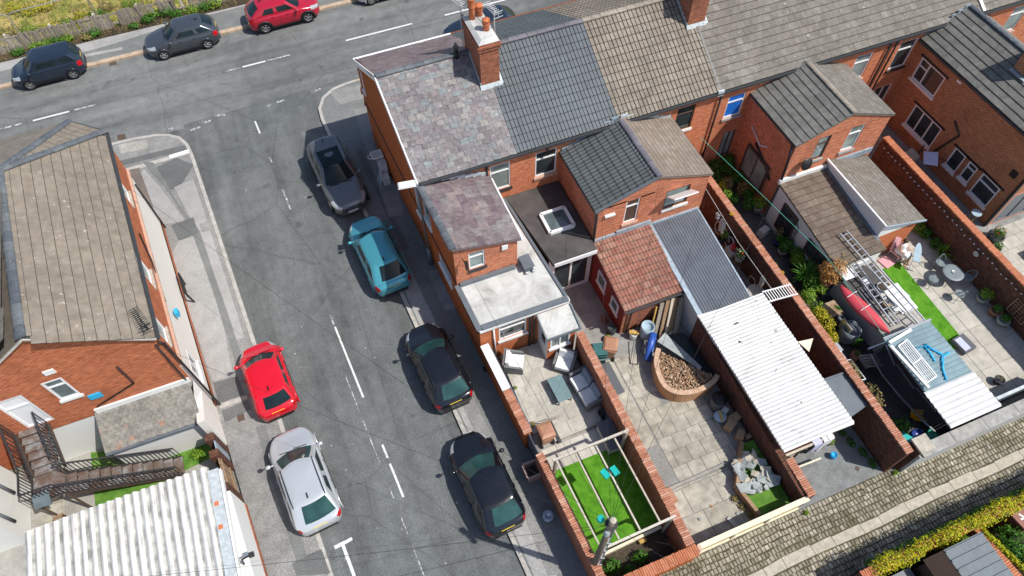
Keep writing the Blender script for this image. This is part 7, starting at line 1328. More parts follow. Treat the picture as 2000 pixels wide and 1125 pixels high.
cr = thing('terracotta_crate', 'upturned terracotta plastic crate by the dividing wall near the gates', 'crate', (8.25, 5.2, 0.06)); MB().box((8.25, 5.2, 0.2), (0.5, 0.62, 0.28), rz=0.1, taper=0.85).build('crate', 'bin_brown', cr); MB().box((8.25, 5.2, 0.36), (0.3, 0.3, 0.04), rz=0.1).build('handle', 'bin_brown', cr)
for i in range(26):
    x, y = (rd2.uniform(12.0, 12.35), rd2.uniform(5.9, 8.6)) if i % 2 else (rd2.uniform(8.0, 12.2), rd2.uniform(3.3, 4.4)); s_ = rd2.uniform(0.04, 0.11); MB().box((x, y, 0.06+s_*0.3), (s_, s_*0.8, s_*0.6), R=Euler((rd2.uniform(-.4, .4), rd2.uniform(-.4, .4), rd2.uniform(0, 3))).to_matrix()).build('rubble', rd2.choice(('rubble_stone', 'planter_brick', 'stone_pale')), py)
tag(MB().box((10.0, 3.5, 0.1), (0.14, 0.4, 0.1), rz=0.3).build('stone_block', 'pot_stone', None), 'pale stone block lying inside the ochre gates', 'block')
# ------------------------------------------------------------------ white shed and ramp yard
wsd = thing('shed', 'long shed with bright white corrugated roof in the middle yard', 'shed', (13.9, 7.7, 0)); MB().bx(12.75, 4.85, 0.0, 15.1, 10.6, 1.95).build('wall', 'sign_brown', wsd); wr_ = MB().slab([(12.28, 4.68, 2.16), (15.27, 4.60, 2.2), (15.25, 10.62, 2.2), (12.28, 10.85, 2.16)], 0.05).build('roof', 'sheet_white', wsd)
v_ = Vector((2.98, 0, 0.04)); corrugated(wr_, (12.28, 4.64, 2.17), (0, 1, 0), v_, 6.1, 2.99, 0.155, 0.036, 'sheet_white', rag=0.008, seg=6, sheetw=0.93)
for x, y in ((13.5, 9.9), (13.2, 9.1), (14.3, 8.6), (13.9, 6.1)): tag(MB().box((x, y, 2.235), (random.uniform(.08, .2), random.uniform(.04, .08), 0.03), rz=random.uniform(0, 3)).build('roof_debris', 'soil', wsd))
MB().prism([(12.46, 10.9), (12.56, 10.9), (12.56, 9.6), (12.46, 9.6)], 0.9, [2.1, 2.1, 1.9, 1.9]).build('flashing_board', 'lead', wsd)
tag(MB().slab([(15.3, 6.6, 1.9), (16.4, 6.55, 1.85), (16.4, 5.1, 1.85), (15.35, 4.9, 1.9)], 0.06).bar((15.3, 6.6, 1.92), (16.35, 6.55, 1.9), 0.06).build('lead_sheet', 'edge_grey', None), 'dark grey flat sheet roof between the white shed and the long wall', 'sheet roof'); tag(MB().add([(15.35, 8.3, 2.15), (16.1, 8.25, 2.0), (15.5, 7.75, 2.15), (15.7, 8.0, 1.9)], [(0, 2, 1), (0, 1, 3), (1, 2, 3), (2, 0, 3)]).build('canvas_corner', 'cream_paint', None), 'triangular cream canvas corner beside the white roof', 'canvas')
lr = thing('white_rack', 'white slatted rack bridging from the white roof to the long wall', 'rack', (16.0, 10.45, 2.05)); 
for yy in (10.25, 10.75): MB().bar((15.35, yy+0.08, 2.12), (16.65, yy-0.05, 2.12), 0.05).build('rail', 'white_paint', lr)
for k in range(11): MB().bar((15.45+k*0.115, 10.26, 2.13), (15.45+k*0.115, 10.80, 2.13), 0.035, 0.02).build('slat', 'white_paint', lr)
struct('ramp_concrete', MB().prism([(12.9, 4.75), (16.4, 4.75), (16.4, 2.95), (12.55, 2.95)], 0.0, 0.045), 'concrete_wet'); mark(ap([(1672, 910), (1680, 914), (1676, 921), (1669, 916)], 0.05), 'manhole', bpy.data.objects['ramp_concrete'], 0.052, 'drain_grate')
rl_ = thing('railing', 'pale timber railing with hanging towels in front of the white shed', 'railing', (13.8, 4.5, 0)); MB().bar((12.75, 4.75, 0.95), (15.0, 4.75, 0.95), 0.08, 0.10).build('rail', 'wood_pale', rl_); MB().bar((12.85, 4.3, 0.4), (14.3, 4.25, 0.4), 0.06, 0.12).build('rail', 'cream_paint', rl_)
for x in (12.9, 13.5, 14.1, 14.9): MB().box((x, 4.72, 0.48), (0.06, 0.06, 0.95)).build('post', 'iron_black', rl_)
for x, w_, z0_, lab, m_ in ((14.25, 0.35, 0.35, 'grey-white towel hung on the railing by the white shed', 'cloth_lilac'), (14.6, 0.2, 0.05, 'long white towel hanging to the concrete by the railing', 'cloth_white'), (14.85, 0.25, 0.4, 'white cloth at the end of the railing', 'cloth_white')): tag(MB().box((x, 4.64, (z0_+1.0)/2), (w_, 0.03, 1.0-z0_)).box((x, 4.76, 1.015), (w_, 0.2, 0.02)).build('towel', m_, None), lab, 'towel', 'towels on the railing')
drum('bright blue bucket standing on the concrete ramp', (14.95, 4.2, 0.045), 0.13, 0.26, 'plastic_blue', None, 'bucket', 'bucket')
bush('fresh green weed at the corner of the white shed', (15.2, 4.7, 0.04), (0.16, 0.16, 0.2), 140, 0.08, 'leaf_bright', stem=False); 
for i, (x, y) in enumerate(((15.95, 4.4), (16.15, 3.9), (16.2, 3.4), (15.9, 4.9))): bush(('dark moss clump below the long wall, %s' % ('upper', 'middle', 'lower', 'topmost')[i]), (x, y, 0.04), (0.2, 0.3, 0.10), 160, 0.07, 'leaf_green', stem=False, group='moss clumps by the ramp')
def weeds(lab, pts, mat='leaf_green', r_=0.13, n=110):
    for i, (x, y, z) in enumerate(pts): bush(lab[i], (x, y, z), (r_, r_*0.8, r_*0.8), n, 0.07, mat, stem=False, name='weed', cat='weed', group='weeds along the alley')
weeds(['weed growing at the end of the ochre gates', 'weed at the foot of the grey end wall pier'], [(12.75, 2.75, 0), (16.8, 2.75, 0)], 'leaf_bright')
# clothes line, bicycle, table in the narrow passage
cl2 = thing('washing_line', 'washing line along the narrow passage beside the blue-grey lean-to', 'washing line', (16.1, 13, 0)); MB().tube([(16.0, 16.6, 2.2), (15.9, 13.5, 1.95), (15.8, 10.6, 2.1)], 0.012, 5).build('line', 'wire_white', cl2)
for y, h_, w_, lab, m_ in ((15.2, 0.35, 0.22, 'small white garment on the passage washing line', 'cloth_white'), (14.75, 0.75, 0.34, 'larger white shirt on the passage washing line', 'cloth_white'), (11.5, 0.65, 0.24, 'cream cloth pegged low on the passage washing line', 'cream_paint')):
    m = MB(); n_ = 6; vs = [(15.92+0.04*sin(i*1.7+j), y-w_/2+w_*i/n_, 1.95-h_*j/4) for j in range(5) for i in range(n_+1)]; fs = [(j*(n_+1)+i, j*(n_+1)+i+1, (j+1)*(n_+1)+i+1, (j+1)*(n_+1)+i) for j in range(4) for i in range(n_)]; fs_ = m.add(vs+[(v[0]+0.02, v[1], v[2]) for v in vs], fs+[tuple(reversed([k+len(vs) for k in f])) for f in fs]); tag(m.build('garment', m_, None), lab, 'clothing', 'washing on the passage line')
bk = thing('bicycle', 'white and black bicycle leaning against the long wall in the passage', 'bicycle', (16.25, 14.3, 0.03))
for yy in (14.75, 13.85): 
    P = [(16.25+0.05*sin(a), yy+0.30*cos(a), 0.36+0.30*sin(a)) for a in [2*pi*k/16 for k in range(17)]]; MB().tube(P, 0.025, 6, False).build('wheel', 'barrel_white', bk)
MB().tube([(16.25, 14.75, 0.36), (16.26, 14.45, 0.75), (16.26, 14.1, 0.72), (16.25, 13.85, 0.36), (16.25, 14.25, 0.34), (16.26, 14.45, 0.75)], 0.022, 6).build('frame', 'barrel_white', bk); MB().tube([(16.1, 14.5, 0.98), (16.26, 14.47, 0.9), (16.42, 14.5, 0.98)], 0.018, 6).build('handlebar', 'iron_black', bk); MB().box((16.26, 14.08, 0.82), (0.1, 0.22, 0.05)).build('saddle', 'iron_black', bk)
rt = thing('round_table', 'round metal garden table with glass top at the passage end', 'table', (15.95, 11.55, 0.03)); MB().lathe((15.95, 11.55, 0.74), [(0.38, 0), (0.40, 0.015), (0.38, 0.03), (0.2, 0.04)], 22).build('table_top', 'wood_pale', rt, True)
for k in range(3): a = 2*pi*k/3+0.4; MB().bar((15.95+0.3*cos(a), 11.55+0.3*sin(a), 0.03), (15.95+0.1*cos(a), 11.55+0.1*sin(a), 0.74), 0.025).build('leg', 'alu', rt)
bush('red and white flowers in a tub on the passage side of the long wall', (16.15, 13.3, 0.75), (0.28, 0.38, 0.28), 260, 0.09, 'leaf_green', pot='pot_stone', flower=['petal_red', 'petal_white']); bush('red-tinted leafy plant below the washing in the passage', (16.1, 14.6, 0.5), (0.25, 0.3, 0.3), 220, 0.08, 'leaf_green', pot='pot_dark', flower=['petal_pink', 'petal_yellow']); bush('yellow flowers on top of the long wall near the bicycle', (16.4, 14.9, 2.0), (0.10, 0.14, 0.08), 60, 0.06, 'petal_yellow', stem=False)
wc = thing('watering_can', 'red plastic watering can beside the flower tub', 'watering can', (16.1, 13.5, 0.6)); MB().lathe((16.1, 13.5, 0.6), [(0.11, 0), (0.12, 0.2), (0.08, 0.22)], 12).build('body', 'plastic_red', wc); MB().tube([(16.1, 13.4, 0.65), (16.1, 13.15, 0.85)], 0.02, 6).build('spout', 'plastic_red', wc); MB().tube([(16.1, 13.55, 0.8), (16.1, 13.65, 0.9), (16.1, 13.5, 0.98), (16.1, 13.4, 0.85)], 0.015, 6).build('handle', 'plastic_red', wc); MB().box((16.1, 13.5, 0.45), (0.4, 0.5, 0.3)).build('stand', 'pot_stone', wc)
tag(MB().tube([(16.1, 12.3, 0.03), (16.1, 12.3, 0.9), (16.1, 12.0, 0.98), (16.1, 11.9, 0.8)], 0.018, 6).build('cane_arch', 'wood_pale', None), 'small bent cane arch against the long wall in the passage', 'cane')
# dark planted yard behind the blue-window house
struct('ladder_yard', MB().prism([(16.7, 18.85), (19.0, 18.85), (19.0, 10.5), (21.1, 10.5), (21.1, 3.1), (16.7, 3.1)], 0.0, 0.034), 'yard_shade')
for i, (x, y, r_, z, m_, lab) in enumerate(((17.0, 18.3, 0.4, 0.05, 'leaf_green', 'dark shrub in the wall corner under the blue window'), (17.75, 18.4, 0.42, 0.05, 'leaf_green', 'dark shrub below the blue window sill'), (18.6, 18.5, 0.35, 0.3, 'leaf_green', 'dark climber by the curtained ground floor window'), (18.75, 17.3, 0.35, 0.1, 'leaf_green', 'dark bush under the brown framed side window'), (17.75, 17.2, 0.35, 0.05, 'leaf_dry', 'bronze bush in the middle of the dark yard'), (18.75, 16.3, 0.32, 0.05, 'leaf_green', 'round dark bush at the foot of the drainpipe'), (18.05, 15.7, 0.36, 0.05, 'leaf_green', 'leafy bush beside the bronze-leaved shrub'), (17.1, 16.4, 0.28, 0.5, 'leaf_bright', 'light green plant standing on a stack by the long wall'), (18.55, 13.0, 0.3, 0.05, 'leaf_green', 'fern-like plant under the iron arch'), (17.0, 12.3, 0.26, 0.05, 'leaf_green', 'green plant at the inner foot of the long wall'), (18.0, 10.75, 0.36, 0.3, 'leaf_green', 'dark glossy bush right of the lime bush'), (18.75, 10.9, 0.3, 0.2, 'leaf_green', 'dark bush under the orange tree'), (17.05, 9.9, 0.3, 0.9, 'leaf_bright', 'lime foliage overhanging the long wall coping'), (17.0, 9.0, 0.3, 0.9, 'leaf_yellow', 'golden foliage overhanging the long wall coping'))): bush(lab, (min(x+0.4, 18.8), min(y+0.3, 18.6), z+0.25), (r_*1.2, r_*1.2, r_*1.1), 420, 0.10, m_, group='shrubs in the dark yard')
for i, (x, y, r_, z, m_, lab) in enumerate(((17.4, 17.6, 0.45, 0.05, 'leaf_green', 'dark evergreen shrub under the blue window'), (18.3, 17.9, 0.4, 0.05, 'leaf_green', 'dark leafy shrub in front of the curtained side window'), (17.2, 16.9, 0.3, 0.4, 'leaf_yellow', 'yellow-green plant at the corner of the long wall'), (18.3, 16.6, 0.4, 0.05, 'leaf_dry', 'bronze-leaved shrub in the dark planted yard'), (18.7, 15.4, 0.35, 0.05, 'leaf_bright', 'bright green bushy plant in a white pot'), (17.6, 16.3, 0.3, 0.05, 'leaf_green', 'low dark plant beside the long wall top end'))): bush(lab, (min(x+0.4, 18.8), min(y+0.3, 18.6), z+0.2), (r_*1.1, r_*1.1, r_), 340, 0.10, m_, group='shrubs in the dark yard', pot='pot_stone' if i == 4 else None)
for (x, y, sx_, sy_, h_, m_, lab) in ((17.25, 15.6, 0.3, 0.4, 0.9, 'lead_pale', 'pale grey folded board standing in the dark yard'), (16.95, 15.9, 0.35, 0.3, 0.5, 'tarp_blue', 'blue plastic crate behind the long wall'), (18.4, 14.5, 0.5, 0.35, 0.45, 'pot_stone', 'grey concrete block on the path of the dark yard'), (17.0, 16.9, 0.3, 0.3, 0.5, 'cushion_white', 'white round bowl near the long wall coping')): tag(MB().box((x, y, h_/2), (sx_, sy_, h_), rz=0.3, taper=0.9).build('garden_box', m_, None), lab, 'box')
gl = thing('washing_line', 'green washing line over the dark planted yard to the far end', 'washing line', (18, 12, 0)); MB().tube([(16.9, 18.9, 2.9), (17.9, 15.0, 2.55), (18.7, 11.0, 2.35), (18.6, 7.5, 2.25), (18.6, 3.3, 2.0)], 0.011, 5).build('line', 'rope_green', gl)
ag_ = thing('garden_arch', 'black wrought-iron arched trellis leaning on the white lean-to wall', 'trellis', (18.85, 13.2, 0)); P = [(18.95, 12.75, 0.05), (18.98, 12.75, 1.3)]+[(19.0, 13.2-0.45*cos(pi*k/8), 1.3+0.45*sin(pi*k/8)) for k in range(9)]+[(18.95, 13.65, 0.05)]; MB().tube(P, 0.018, 6).build('hoop', 'iron_black', ag_)
for k in range(5): MB().bar((18.96, 12.85+k*0.17, 0.1), (18.99, 12.85+k*0.17, 1.4), 0.015).build('bar', 'iron_black', ag_)
for k in range(5): MB().bar((18.97, 12.76, 0.3+k*0.25), (18.97, 13.64, 0.3+k*0.25), 0.015).build('cross_bar', 'iron_black', ag_)
bush('red and pink flowers beside the white lean-to door', (18.8, 13.95, 0.6), (0.16, 0.2, 0.2), 110, 0.07, 'leaf_green', flower=['petal_red', 'petal_pink'], stem=False)
for i, (x, y, r_, m_, p_, lab) in enumerate(((18.15, 12.85, 0.28, 'leaf_green', 'pot_stone', 'green plant in a pale bowl on the path'), (18.3, 13.35, 0.2, 'leaf_green', 'pot_blue', 'small plant in a cobalt blue pot'), (18.75, 12.3, 0.38, 'leaf_green', None, 'leafy bush under the white lean-to wall'), (18.25, 12.0, 0.34, 'leaf_bright', 'pot_dark', 'broad-leaved plant left of the spiky plant'), (18.6, 11.5, 0.4, 'leaf_green', None, 'dark green bush behind the spiky plant'), (17.95, 11.2, 0.3, 'leaf_green', None, 'low dark plant between path and spiky plant'), (17.6, 10.2, 0.42, 'leaf_bright', None, 'bright lime bush spilling over the long wall, upper'), (18.35, 10.4, 0.35, 'leaf_bright', None, 'bright green bush left of the kayak tip'), (17.5, 9.45, 0.42, 'leaf_bright', None, 'lime green bush in the middle of the long wall'), (17.45, 8.75, 0.45, 'leaf_yellow', None, 'golden yellow bush against the long wall'), (17.3, 8.1, 0.32, 'leaf_yellow', None, 'lower golden bush against the long wall'), (18.7, 9.2, 0.22, 'leaf_green', None, 'small green plant beside the kayak'))): bush(lab, (min(x+0.42, 18.85), y+0.35, 0.04 if p_ else 0.3), (r_*1.1, r_*1.1, r_), 460, 0.10, m_, pot=p_, group='plants along the ladder yard')
spiky('spiky palm-like plant with long arching leaves in the ladder yard', (18.5, 11.45, 0.55), 90, 0.85, 'leaf_green')
bush('orange-leaved small tree at the corner of the brown tiled lean-to', (19.0, 10.8, 0.05), (0.7, 0.62, 0.8), 1200, 0.10, 'leaf_orange', name='small_tree', cat='tree', pot='pot_terracotta', poth=0.9, potr=0.25); bush('bronze-green upper spray of shrub over the brown lean-to eaves', (19.65, 11.05, 1.4), (0.45, 0.5, 0.45), 420, 0.08, 'leaf_dry')
bush('yellow flowers on the long wall coping', (17.0, 11.6, 1.5), (0.12, 0.14, 0.1), 70, 0.06, 'petal_yellow', stem=False); bush('trailing creeper on the long wall beside the cage barbecue', (16.85, 6.6, 1.7), (0.2, 0.55, 0.2), 200, 0.07, 'leaf_dry', stem=False); bush('dry straw-coloured grass growing below the long wall', (17.45, 5.5, 0.5), (0.25, 0.7, 0.55), 260, 0.09, 'leaf_dry'); bush('creeper tuft on the long wall near the spiky plant', (16.7, 11.9, 1.85), (0.12, 0.2, 0.12), 90, 0.07, 'leaf_bright', stem=False)
# store with flat roof, kayak, ladders
st_ = thing('flat_store', 'low flat-roofed store under the ladders and red kayak', 'outbuilding', (20.1, 8.8, 0)); MB().bx(19.35, 7.25, 0.03, 21.05, 10.6, 1.3).build('wall', 'render_grey', st_); MB().bx(19.2, 7.1, 1.3, 21.1, 9.0, 1.38).build('roof', 'concrete', st_); MB().bx(19.3, 9.0, 1.28, 21.1, 10.65, 1.34).build('roof_dark', 'felt_dark', st_)
for k in range(7): MB().bx(19.4+k*0.16, 8.3, 1.385, 19.48+k*0.16, 9.7, 1.42).build('batten', 'store_grey', st_)
MB().bar((18.2, 7.18, 1.45), (21.1, 7.15, 1.45), 0.06, 0.08).build('edge_beam', 'galv', st_)
ky = thing('kayak', 'red sit-on kayak lying upside down across the flat store', 'kayak', (18.95, 8.65, 1.75)); m = MB(); n_ = 18; ring = 12; A_, B_ = Vector((18.72, 9.98, 1.75)), Vector((19.18, 7.35, 1.75)); d_ = (B_-A_); x_ = d_.normalized().cross(Vector((0, 0, 1)))
vs = []; 
for i in range(n_+1):
    t = i/n_; w_ = 0.32*max(0.02, sin(pi*t))**0.62; h_ = 0.20*max(0.05, sin(pi*t))**0.5; c_ = A_+d_*t+Vector((0, 0, 0.10*(2*t-1)**4))
    for j in range(ring): a = 2*pi*j/ring; zz = sin(a); vs.append(c_+x_*w_*cos(a)+Vector((0, 0, h_*zz+(0.045*max(0, 1-abs(cos(a))*3) if zz > 0 else 0))))
fs = [(i*ring+j, i*ring+(j+1) % ring, (i+1)*ring+(j+1) % ring, (i+1)*ring+j) for i in range(n_) for j in range(ring)]; m.add(vs, fs).build('hull', 'kayak_red', ky, True)
for t in (0.22, 0.5): c_ = A_+d_*t+Vector((0, 0, 0.22)); MB().tube([c_-x_*0.28, c_+Vector((0, 0, 0.02)), c_+x_*0.28], 0.015, 6).build('strap', 'cushion_white', ky)
def ladder(label, a, b_, w_, n, mat='alu'):
    a, b_ = Vector(a), Vector(b_); t = thing('ladder', label, 'ladder', tuple(a), group='aluminium ladders'); d = (b_-a).normalized(); x = d.cross(Vector((0, 0, 1))).normalized()
    for s_ in (-1, 1): MB().bar(a+x*s_*w_/2, b_+x*s_*w_/2, 0.035, 0.08).build('stile', mat, t)
    for k in range(n): p = a.lerp(b_, (k+0.5)/n); MB().bar(p-x*w_/2, p+x*w_/2, 0.04, 0.03).build('rung', mat, t)
ladder('longer aluminium ladder reaching up onto the brown tiled lean-to', (20.15, 12.05, 2.32), (20.78, 7.2, 1.75), 0.36, 17); ladder('shorter aluminium ladder lying beside the longer one', (19.95, 11.1, 1.8), (19.98, 7.65, 1.5), 0.32, 11)
drum('round pale plastic tub between the ladders', (20.6, 9.4, 1.36), 0.24, 0.15, 'barrel_white', None, 'tub', 'tub'); tag(MB().bx(20.55, 8.0, 1.4, 21.35, 9.35, 1.45).build('white_board', 'white_paint', None), 'clean white board lying right of the ladders', 'board')
for i, (x, y) in enumerate(((20.1, 9.9), (20.35, 9.0), (20.2, 8.6), (20.45, 8.3))): tag(MB().box((x, y, 1.42), (0.3, 0.22, 0.14), rz=i).build('bundle', ('cushion_white', 'pot_stone', 'box_card', 'barrel_white')[i], None), ('white bundle under the upper ladder rungs', 'grey bundle between the ladder rungs', 'brown parcel under the ladder', 'white parcel at the lower end of the ladder')[i], 'bundle')
tag(MB().bx(19.3, 10.7, 0.6, 20.9, 10.78, 1.6).bx(19.25, 10.2, 1.6, 19.9, 10.8, 1.64).build('pale_panels', 'white_paint', None), 'pale panels stacked at the end of the brown lean-to', 'panel'); tag(MB().box((20.9, 10.95, 0.7), (0.5, 0.6, 1.35)).build('water_tank', 'stone_grey', None), 'grey block trough at the corner of the brown lean-to', 'trough')
sh2 = thing('steel_shed', 'shed with blue-grey ribbed steel roof and white sheet extension', 'shed', (19.6, 5.1, 0)); MB().bx(19.5, 3.3, 0.03, 20.6, 7.0, 1.95).build('wall', 'store_grey', sh2); s1 = MB().slab([(18.5, 4.65, 2.18), (20.72, 4.62, 2.18), (20.72, 7.08, 2.18), (18.55, 7.08, 2.18)], 0.04).build('roof', 'sheet_steel', sh2); s2 = MB().slab([(18.4, 3.12, 2.22), (20.72, 3.12, 2.22), (20.75, 4.66, 2.22), (18.45, 4.66, 2.22)], 0.03).build('white_roof', 'sheet_white', sh2)
corrugated(s1, (18.5, 4.64, 2.18), (0, 1, 0), (1, 0, 0), 2.44, 2.22, 0.20, 0.04, 'sheet_steel', seg=8, flatr=True, sheetw=0.8); corrugated(s2, (18.4, 3.12, 2.22), (0, 1, 0), (1, 0, 0), 1.52, 2.34, 0.22, 0.03, 'sheet_white', seg=8, sheetw=0.76)
MB().bar((18.45, 7.1, 2.26), (20.75, 7.1, 2.26), 0.08, 0.12).build('edge_trim', 'galv', sh2)
gf = thing('gate_frame', 'white barred metal gate panel lying on the steel roof', 'gate panel', (19.1, 5.7, 2.3)); q = [Vector((18.75, 6.6, 2.32)), Vector((19.25, 6.7, 2.32)), Vector((19.25, 5.0, 2.34)), Vector((18.75, 4.9, 2.34))]
for a, b_ in zip(q, q[1:]+q[:1]): MB().bar(a, b_, 0.045).build('frame_bar', 'white_paint', gf)
for k in range(1, 6): MB().bar(q[0].lerp(q[1], k/6), q[3].lerp(q[2], k/6), 0.028).build('bar', 'white_paint', gf)
MB().bar(q[0].lerp(q[3], 0.5), q[1].lerp(q[2], 0.5), 0.04).build('mid_bar', 'white_paint', gf)
wp2 = tag(MB().bar((18.45, 6.7, 2.36), (18.6, 4.7, 2.40), 0.12, 0.09).build('white_post', 'white_paint', None), 'white plastic post lying along the steel roof edge', 'post'); tag(MB().bar((18.5, 6.85, 2.34), (19.65, 7.0, 2.36), 0.12, 0.08).build('white_post', 'white_paint', None), 'white plastic post lying across the top of the steel roof', 'post')
nt_ = thing('tangled_net', 'tangle of bright blue netting on the steel roof', 'net', (19.9, 5.7, 2.25)); rd3 = random.Random(8)
for k, pts in enumerate(([(19.4, 6.3), (19.8, 6.2), (20.0, 5.9), (20.15, 5.7)], [(19.75, 6.25), (19.75, 5.9), (19.65, 5.55)], [(20.45, 5.65), (20.1, 5.6), (19.75, 5.2), (19.55, 4.75)], [(19.8, 6.3), (19.95, 6.0), (20.1, 5.65), (19.9, 5.4)])): MB().tube([(x+rd3.uniform(-.03, .03), y, 2.26) for x, y in pts], 0.05 if k != 0 else 0.03, 6).build('strand', 'net_blue', nt_, True)
fb_ = thing('black_fence', 'black slatted fence panels lying in a curve beside the steel shed', 'fence', (18.4, 5.2, 0)); cv = [(18.5, 7.1), (18.35, 6.2), (18.4, 5.1), (18.55, 4.0), (18.7, 3.4)]
for a, b_ in zip(cv, cv[1:]):
    a, b_ = Vector(a), Vector(b_); 
    MB().bar((a.x, a.y, 0.95), (b_.x, b_.y, 0.95), 0.05).build('rail', 'galv', fb_); MB().bar((a.x+0.55, a.y, 1.35), (b_.x+0.45, b_.y, 1.35), 0.05).build('rail', 'galv', fb_)
    n_ = int((b_-a).length/0.09)
    for k in range(n_): p = a.lerp(b_, (k+0.5)/n_); MB().bar((p.x, p.y, 0.95), (p.x+0.5, p.y, 1.36), 0.035, 0.02).build('slat', 'iron_black', fb_)
for x, y, r_, h_, m_, lab in ((18.6, 8.4, 0.42, 0.85, 'lamp_grey', 'large grey water butt below the kayak'), (18.7, 9.05, 0.2, 0.6, 'store_grey', 'grey urn above the water butt'), (18.35, 7.45, 0.2, 0.4, 'pot_terracotta', 'terracotta pot beside the pallet'), (18.3, 3.6, 0.26, 0.55, 'pot_blue', 'cobalt blue drum by the alley end wall')): drum(lab, (x, y, 0.04), r_, h_, m_, None, 'barrel', 'barrel')
bush('green plant growing in front of the grey water butt', (18.75, 7.95, 0.04), (0.28, 0.28, 0.4), 180, 0.09, 'leaf_green'); bush('succulent plant in the white-ringed pot near the pallet', (18.35, 7.45, 0.4), (0.16, 0.16, 0.14), 90, 0.06, 'leaf_green', stem=False); bush('dense green shrub at the foot of the ladder yard', (17.9, 4.15, 0.1), (0.5, 0.45, 0.5), 420, 0.10, 'leaf_green')
plt = thing('pallet', 'grey wooden pallet leaning beside the black fence', 'pallet', (17.9, 6.5, 0.04)); 
for k in range(5): MB().bar((17.55, 6.75-k*0.13, 0.55), (18.15, 6.55-k*0.13, 0.62), 0.09, 0.02).build('board', 'wood_grey', plt)
for t_ in (0, 0.5, 1): MB().bar((17.55+0.6*t_, 6.78-0.2*t_, 0.48+0.07*t_), (17.55+0.6*t_, 6.18-0.2*t_, 0.48+0.07*t_), 0.08, 0.08).build('bearer', 'wood_grey', plt)
bb = thing('barbecue', 'stainless barbecue standing against the long wall', 'barbecue', (17.05, 7.3, 0.04)); MB().box((17.1, 7.35, 0.72), (0.42, 0.95, 0.12), rz=0.05).build('body', 'alu', bb); MB().box((17.1, 7.55, 0.88), (0.38, 0.4, 0.2), rz=0.05).build('hood', 'alu', bb); MB().box((17.12, 7.15, 0.79), (0.26, 0.45, 0.02), rz=0.05).build('grill', 'iron_black', bb)
for sx in (-.15, .15):
    for sy in (-.4, .4): MB().box((17.1+sx, 7.35+sy, 0.35), (0.04, 0.04, 0.64)).build('leg', 'alu', bb)
cg = thing('plant_cage', 'white metal cage frame with plants against the long wall', 'frame', (17.2, 6.2, 0.04)); 
for a, b_ in (((16.95, 6.7, 0.9), (16.95, 5.75, 0.9)), ((17.3, 6.65, 0.9), (17.3, 5.7, 0.9)), ((16.95, 6.7, 0.9), (17.3, 6.65, 0.9)), ((16.95, 5.75, 0.9), (17.3, 5.7, 0.9)), ((16.95, 6.2, 0.9), (17.3, 6.15, 0.9))): MB().bar(a, b_, 0.035).build('bar', 'white_paint', cg)
for p in ((16.95, 6.7), (17.3, 6.65), (16.95, 5.75), (17.3, 5.7)): MB().bar((*p, 0.04), (*p, 0.9), 0.03).build('post', 'white_paint', cg)
bush('leafy green plant inside the white cage frame', (17.55, 6.5, 0.2), (0.25, 0.25, 0.4), 200, 0.11, 'leaf_bright'); bush('pink-flowered plant at the top of the white cage frame', (17.6, 7.05, 0.4), (0.18, 0.15, 0.3), 120, 0.07, 'leaf_bright', flower='petal_pink', stem=False)
tag(MB().box((17.65, 3.65, 0.35), (0.55, 0.45, 0.5), rz=0.5).build('recycling_crate', 'plastic_teal', None), 'teal recycling crate at the corner by the pier', 'crate'); tag(MB().box((18.6, 3.35, 0.6), (0.5, 0.35, 0.25), rz=0.4).build('green_tray', 'plastic_green', None), 'green tray against the alley end wall', 'tray')
sl_ = thing('warning_sign', 'yellow folding floor sign in the dark corner by the black fence', 'sign', (18.3, 4.1, 0.1)); MB().box((18.25, 4.15, 0.5), (0.45, 0.05, 0.35), R=Euler((0.9, 0, -0.5)).to_matrix()).build('front_leaf', 'plastic_yellow', sl_); MB().box((18.35, 4.35, 0.45), (0.45, 0.05, 0.35), R=Euler((-0.9, 0, -0.5)).to_matrix()).build('back_leaf', 'plastic_yellow', sl_)
wt = thing('wooden_cover', 'square weathered wooden cover on a planter beside the golden bush', 'cover', (18.2, 9.2, 0.04)); MB().bx(17.95, 8.95, 0.04, 18.55, 9.55, 0.5).build('box', 'wood_brown', wt)
for k in range(4): MB().bx(17.9, 8.9+k*0.18, 0.5, 18.6, 9.07+k*0.18, 0.53).build('board', 'wood_brown', wt)
for t_, off in ((bb, (0.28, 0.3, 0)), (cg, (0.35, 0.55, 0)), (plt, (0.75, 0.55, 0)), (wt, (0.35, 0.35, 0.1)), (bk, (0, 0.4, 0.45)), (wc, (0, 0.3, 0.35)), (sl_, (0.55, 0, 0)), (ag_, (0.08, 0.6, 0))): t_.location = Vector(t_.location)+Vector(off)
tag(MB().bx(18.35, 8.25, 0.5, 18.42, 8.85, 1.15).bar((18.4, 8.3, 0.85), (18.8, 8.3, 0.85), 0.03).bar((18.4, 8.55, 0.85), (18.8, 8.55, 0.85), 0.03).build('crate_frame', 'alu', None), 'small metal crate frame under the kayak', 'frame')
